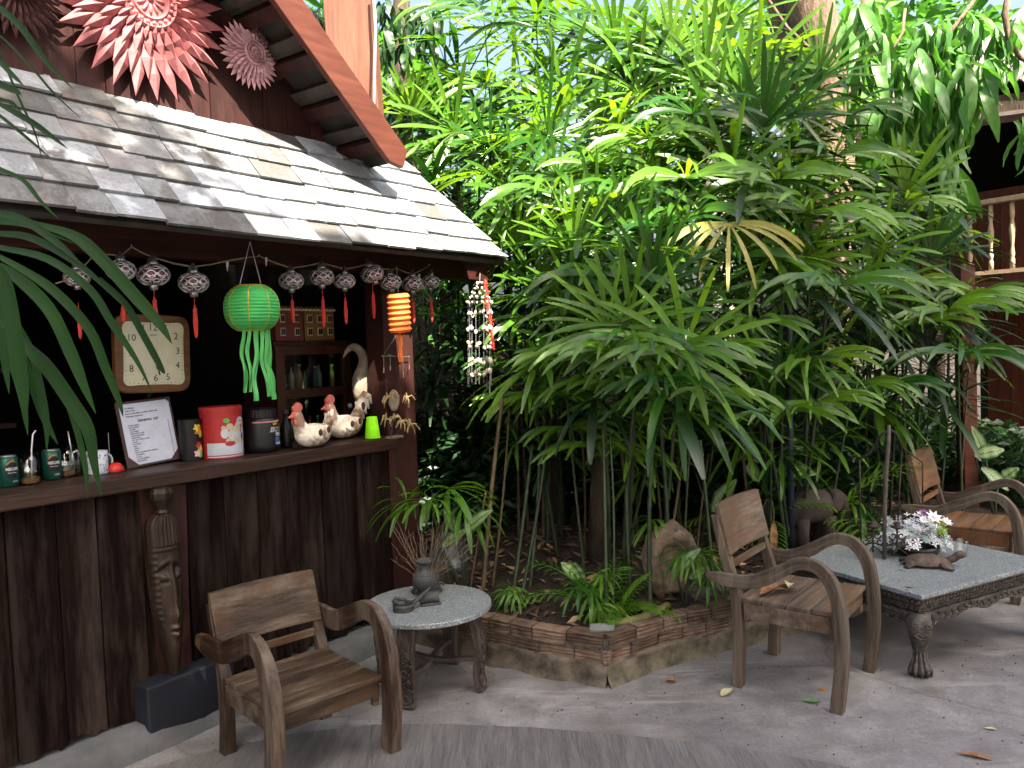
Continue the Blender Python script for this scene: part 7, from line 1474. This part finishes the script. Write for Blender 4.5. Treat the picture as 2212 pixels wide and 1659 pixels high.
# unseen trees added behind and beside the viewer to keep sun off the courtyard
SC = [leafcloud('crown', M['broad'], 5200, (2.3, 1.6, 1.3), .30, 70, 2., dens=1.), leafcloud('crown', M['broad'], 1700, (2.3, 1.2, 1.3), .30, 71, 2., dens=1.6)]
for i, (x, y, z, s, k_, lab) in enumerate(SUN_BLOCKERS):
    o = thing('sun_blocker_tree', lab, 'tree', (x, y-.6, -.1), 0, 'unseen trees added to shade the courtyard'); inst(SC[k_], 'crown', o, Matrix.Translation((0, .6, z)) @ Matrix.Scale(s, 4)); MB().tube([(0, 0, 0), (.1, .2, z*.6), (0, .5, z)], [.2, .15, .06], 10).build('trunk', M['bark'], o, smooth=True)
# ------------------------------------------------------------------ the palm right beside the viewer
np_ = thing('potted_palm', 'near palm whose long blades hang into the picture from the left', 'palm', V(-1.55, 1.55, 0)); 
def hand(pts, Y, W, nm='leaf_blade', dy=0.):
    P = [at(x, y, Y+dy*i/len(pts)) for i, (x, y) in enumerate(pts)]
    # resample smoothly
    Q = []
    for i in range(len(P)-1):
        a, b, c, d = P[max(i-1, 0)], P[i], P[i+1], P[min(i+2, len(P)-1)]
        for k in range(4): u = k/4; Q.append(.5*((2*b)+(c-a)*u+(2*a-5*b+4*c-d)*u*u+(3*b-a-3*c+d)*u**3))
    Q.append(P[-1]); m = len(Q); q = MB(); vs = []; w0 = W/FOC*Y/2
    for i in range(m):
        t_ = (Q[min(i+1, m-1)]-Q[max(i-1, 0)]).normalized(); side = t_.cross(V(0, -1, .45)).normalized(); nn = side.cross(t_); u = i/(m-1); w_ = w0*min(1, .35+u*2.2)*(1 if u < .6 else max(.06, 1-((u-.6)/.4)**1.6))
        for j in range(5):
            e = j/2-1; vs.append(Q[i]+side*e*w_+nn*(abs(e)-.5)*w_*.35); q.uv[len(vs)-1] = ((e+1)/2, u)
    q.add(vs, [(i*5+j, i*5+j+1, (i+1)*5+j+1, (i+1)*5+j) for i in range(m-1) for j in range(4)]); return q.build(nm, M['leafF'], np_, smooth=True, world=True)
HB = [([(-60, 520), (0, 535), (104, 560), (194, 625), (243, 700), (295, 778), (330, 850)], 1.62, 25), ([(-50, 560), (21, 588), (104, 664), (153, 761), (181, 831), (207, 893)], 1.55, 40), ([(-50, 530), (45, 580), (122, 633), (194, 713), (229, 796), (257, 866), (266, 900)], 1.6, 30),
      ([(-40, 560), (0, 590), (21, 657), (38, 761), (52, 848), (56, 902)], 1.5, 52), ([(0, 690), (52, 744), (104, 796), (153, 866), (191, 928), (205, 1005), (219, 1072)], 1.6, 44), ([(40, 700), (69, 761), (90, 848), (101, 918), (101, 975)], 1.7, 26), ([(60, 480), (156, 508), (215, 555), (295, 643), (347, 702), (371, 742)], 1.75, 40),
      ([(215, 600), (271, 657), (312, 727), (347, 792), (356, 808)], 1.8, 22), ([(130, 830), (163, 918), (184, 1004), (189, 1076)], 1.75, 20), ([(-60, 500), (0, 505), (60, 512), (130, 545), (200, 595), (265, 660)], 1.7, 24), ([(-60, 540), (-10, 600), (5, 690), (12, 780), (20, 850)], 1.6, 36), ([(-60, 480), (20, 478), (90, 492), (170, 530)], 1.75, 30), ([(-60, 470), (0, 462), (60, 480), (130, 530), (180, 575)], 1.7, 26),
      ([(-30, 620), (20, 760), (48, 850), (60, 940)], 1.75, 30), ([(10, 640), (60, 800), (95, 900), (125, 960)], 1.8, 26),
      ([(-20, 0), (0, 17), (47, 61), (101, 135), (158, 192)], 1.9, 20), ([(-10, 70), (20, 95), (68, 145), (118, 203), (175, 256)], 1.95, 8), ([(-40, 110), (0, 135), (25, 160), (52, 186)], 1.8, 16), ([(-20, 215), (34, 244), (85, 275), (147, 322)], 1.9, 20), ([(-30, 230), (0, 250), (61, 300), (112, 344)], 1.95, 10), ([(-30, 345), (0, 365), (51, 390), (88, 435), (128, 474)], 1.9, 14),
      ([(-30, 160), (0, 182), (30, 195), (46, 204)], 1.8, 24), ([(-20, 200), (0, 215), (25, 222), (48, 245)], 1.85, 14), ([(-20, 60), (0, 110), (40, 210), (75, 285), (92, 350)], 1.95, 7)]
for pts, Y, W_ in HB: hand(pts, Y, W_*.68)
q = MB(); q.tube([V(0, 0, 0), V(.0, .02, .9), V(.02, .03, 1.7), V(.05, .05, 2.3)], [.02, .018, .016, .012], 8); q.build('cane', M['cane'], np_, smooth=True)
q = MB(); q.tube([V(.0, .02, 1.5), V(.12, .05, 1.80), V(.25, .08, 1.86)], .006, 6); q.tube([V(.02, .03, 2.), V(.1, .2, 2.25), V(.25, .3, 2.28)], .006, 6); q.build('petiole', M['cane'], np_)
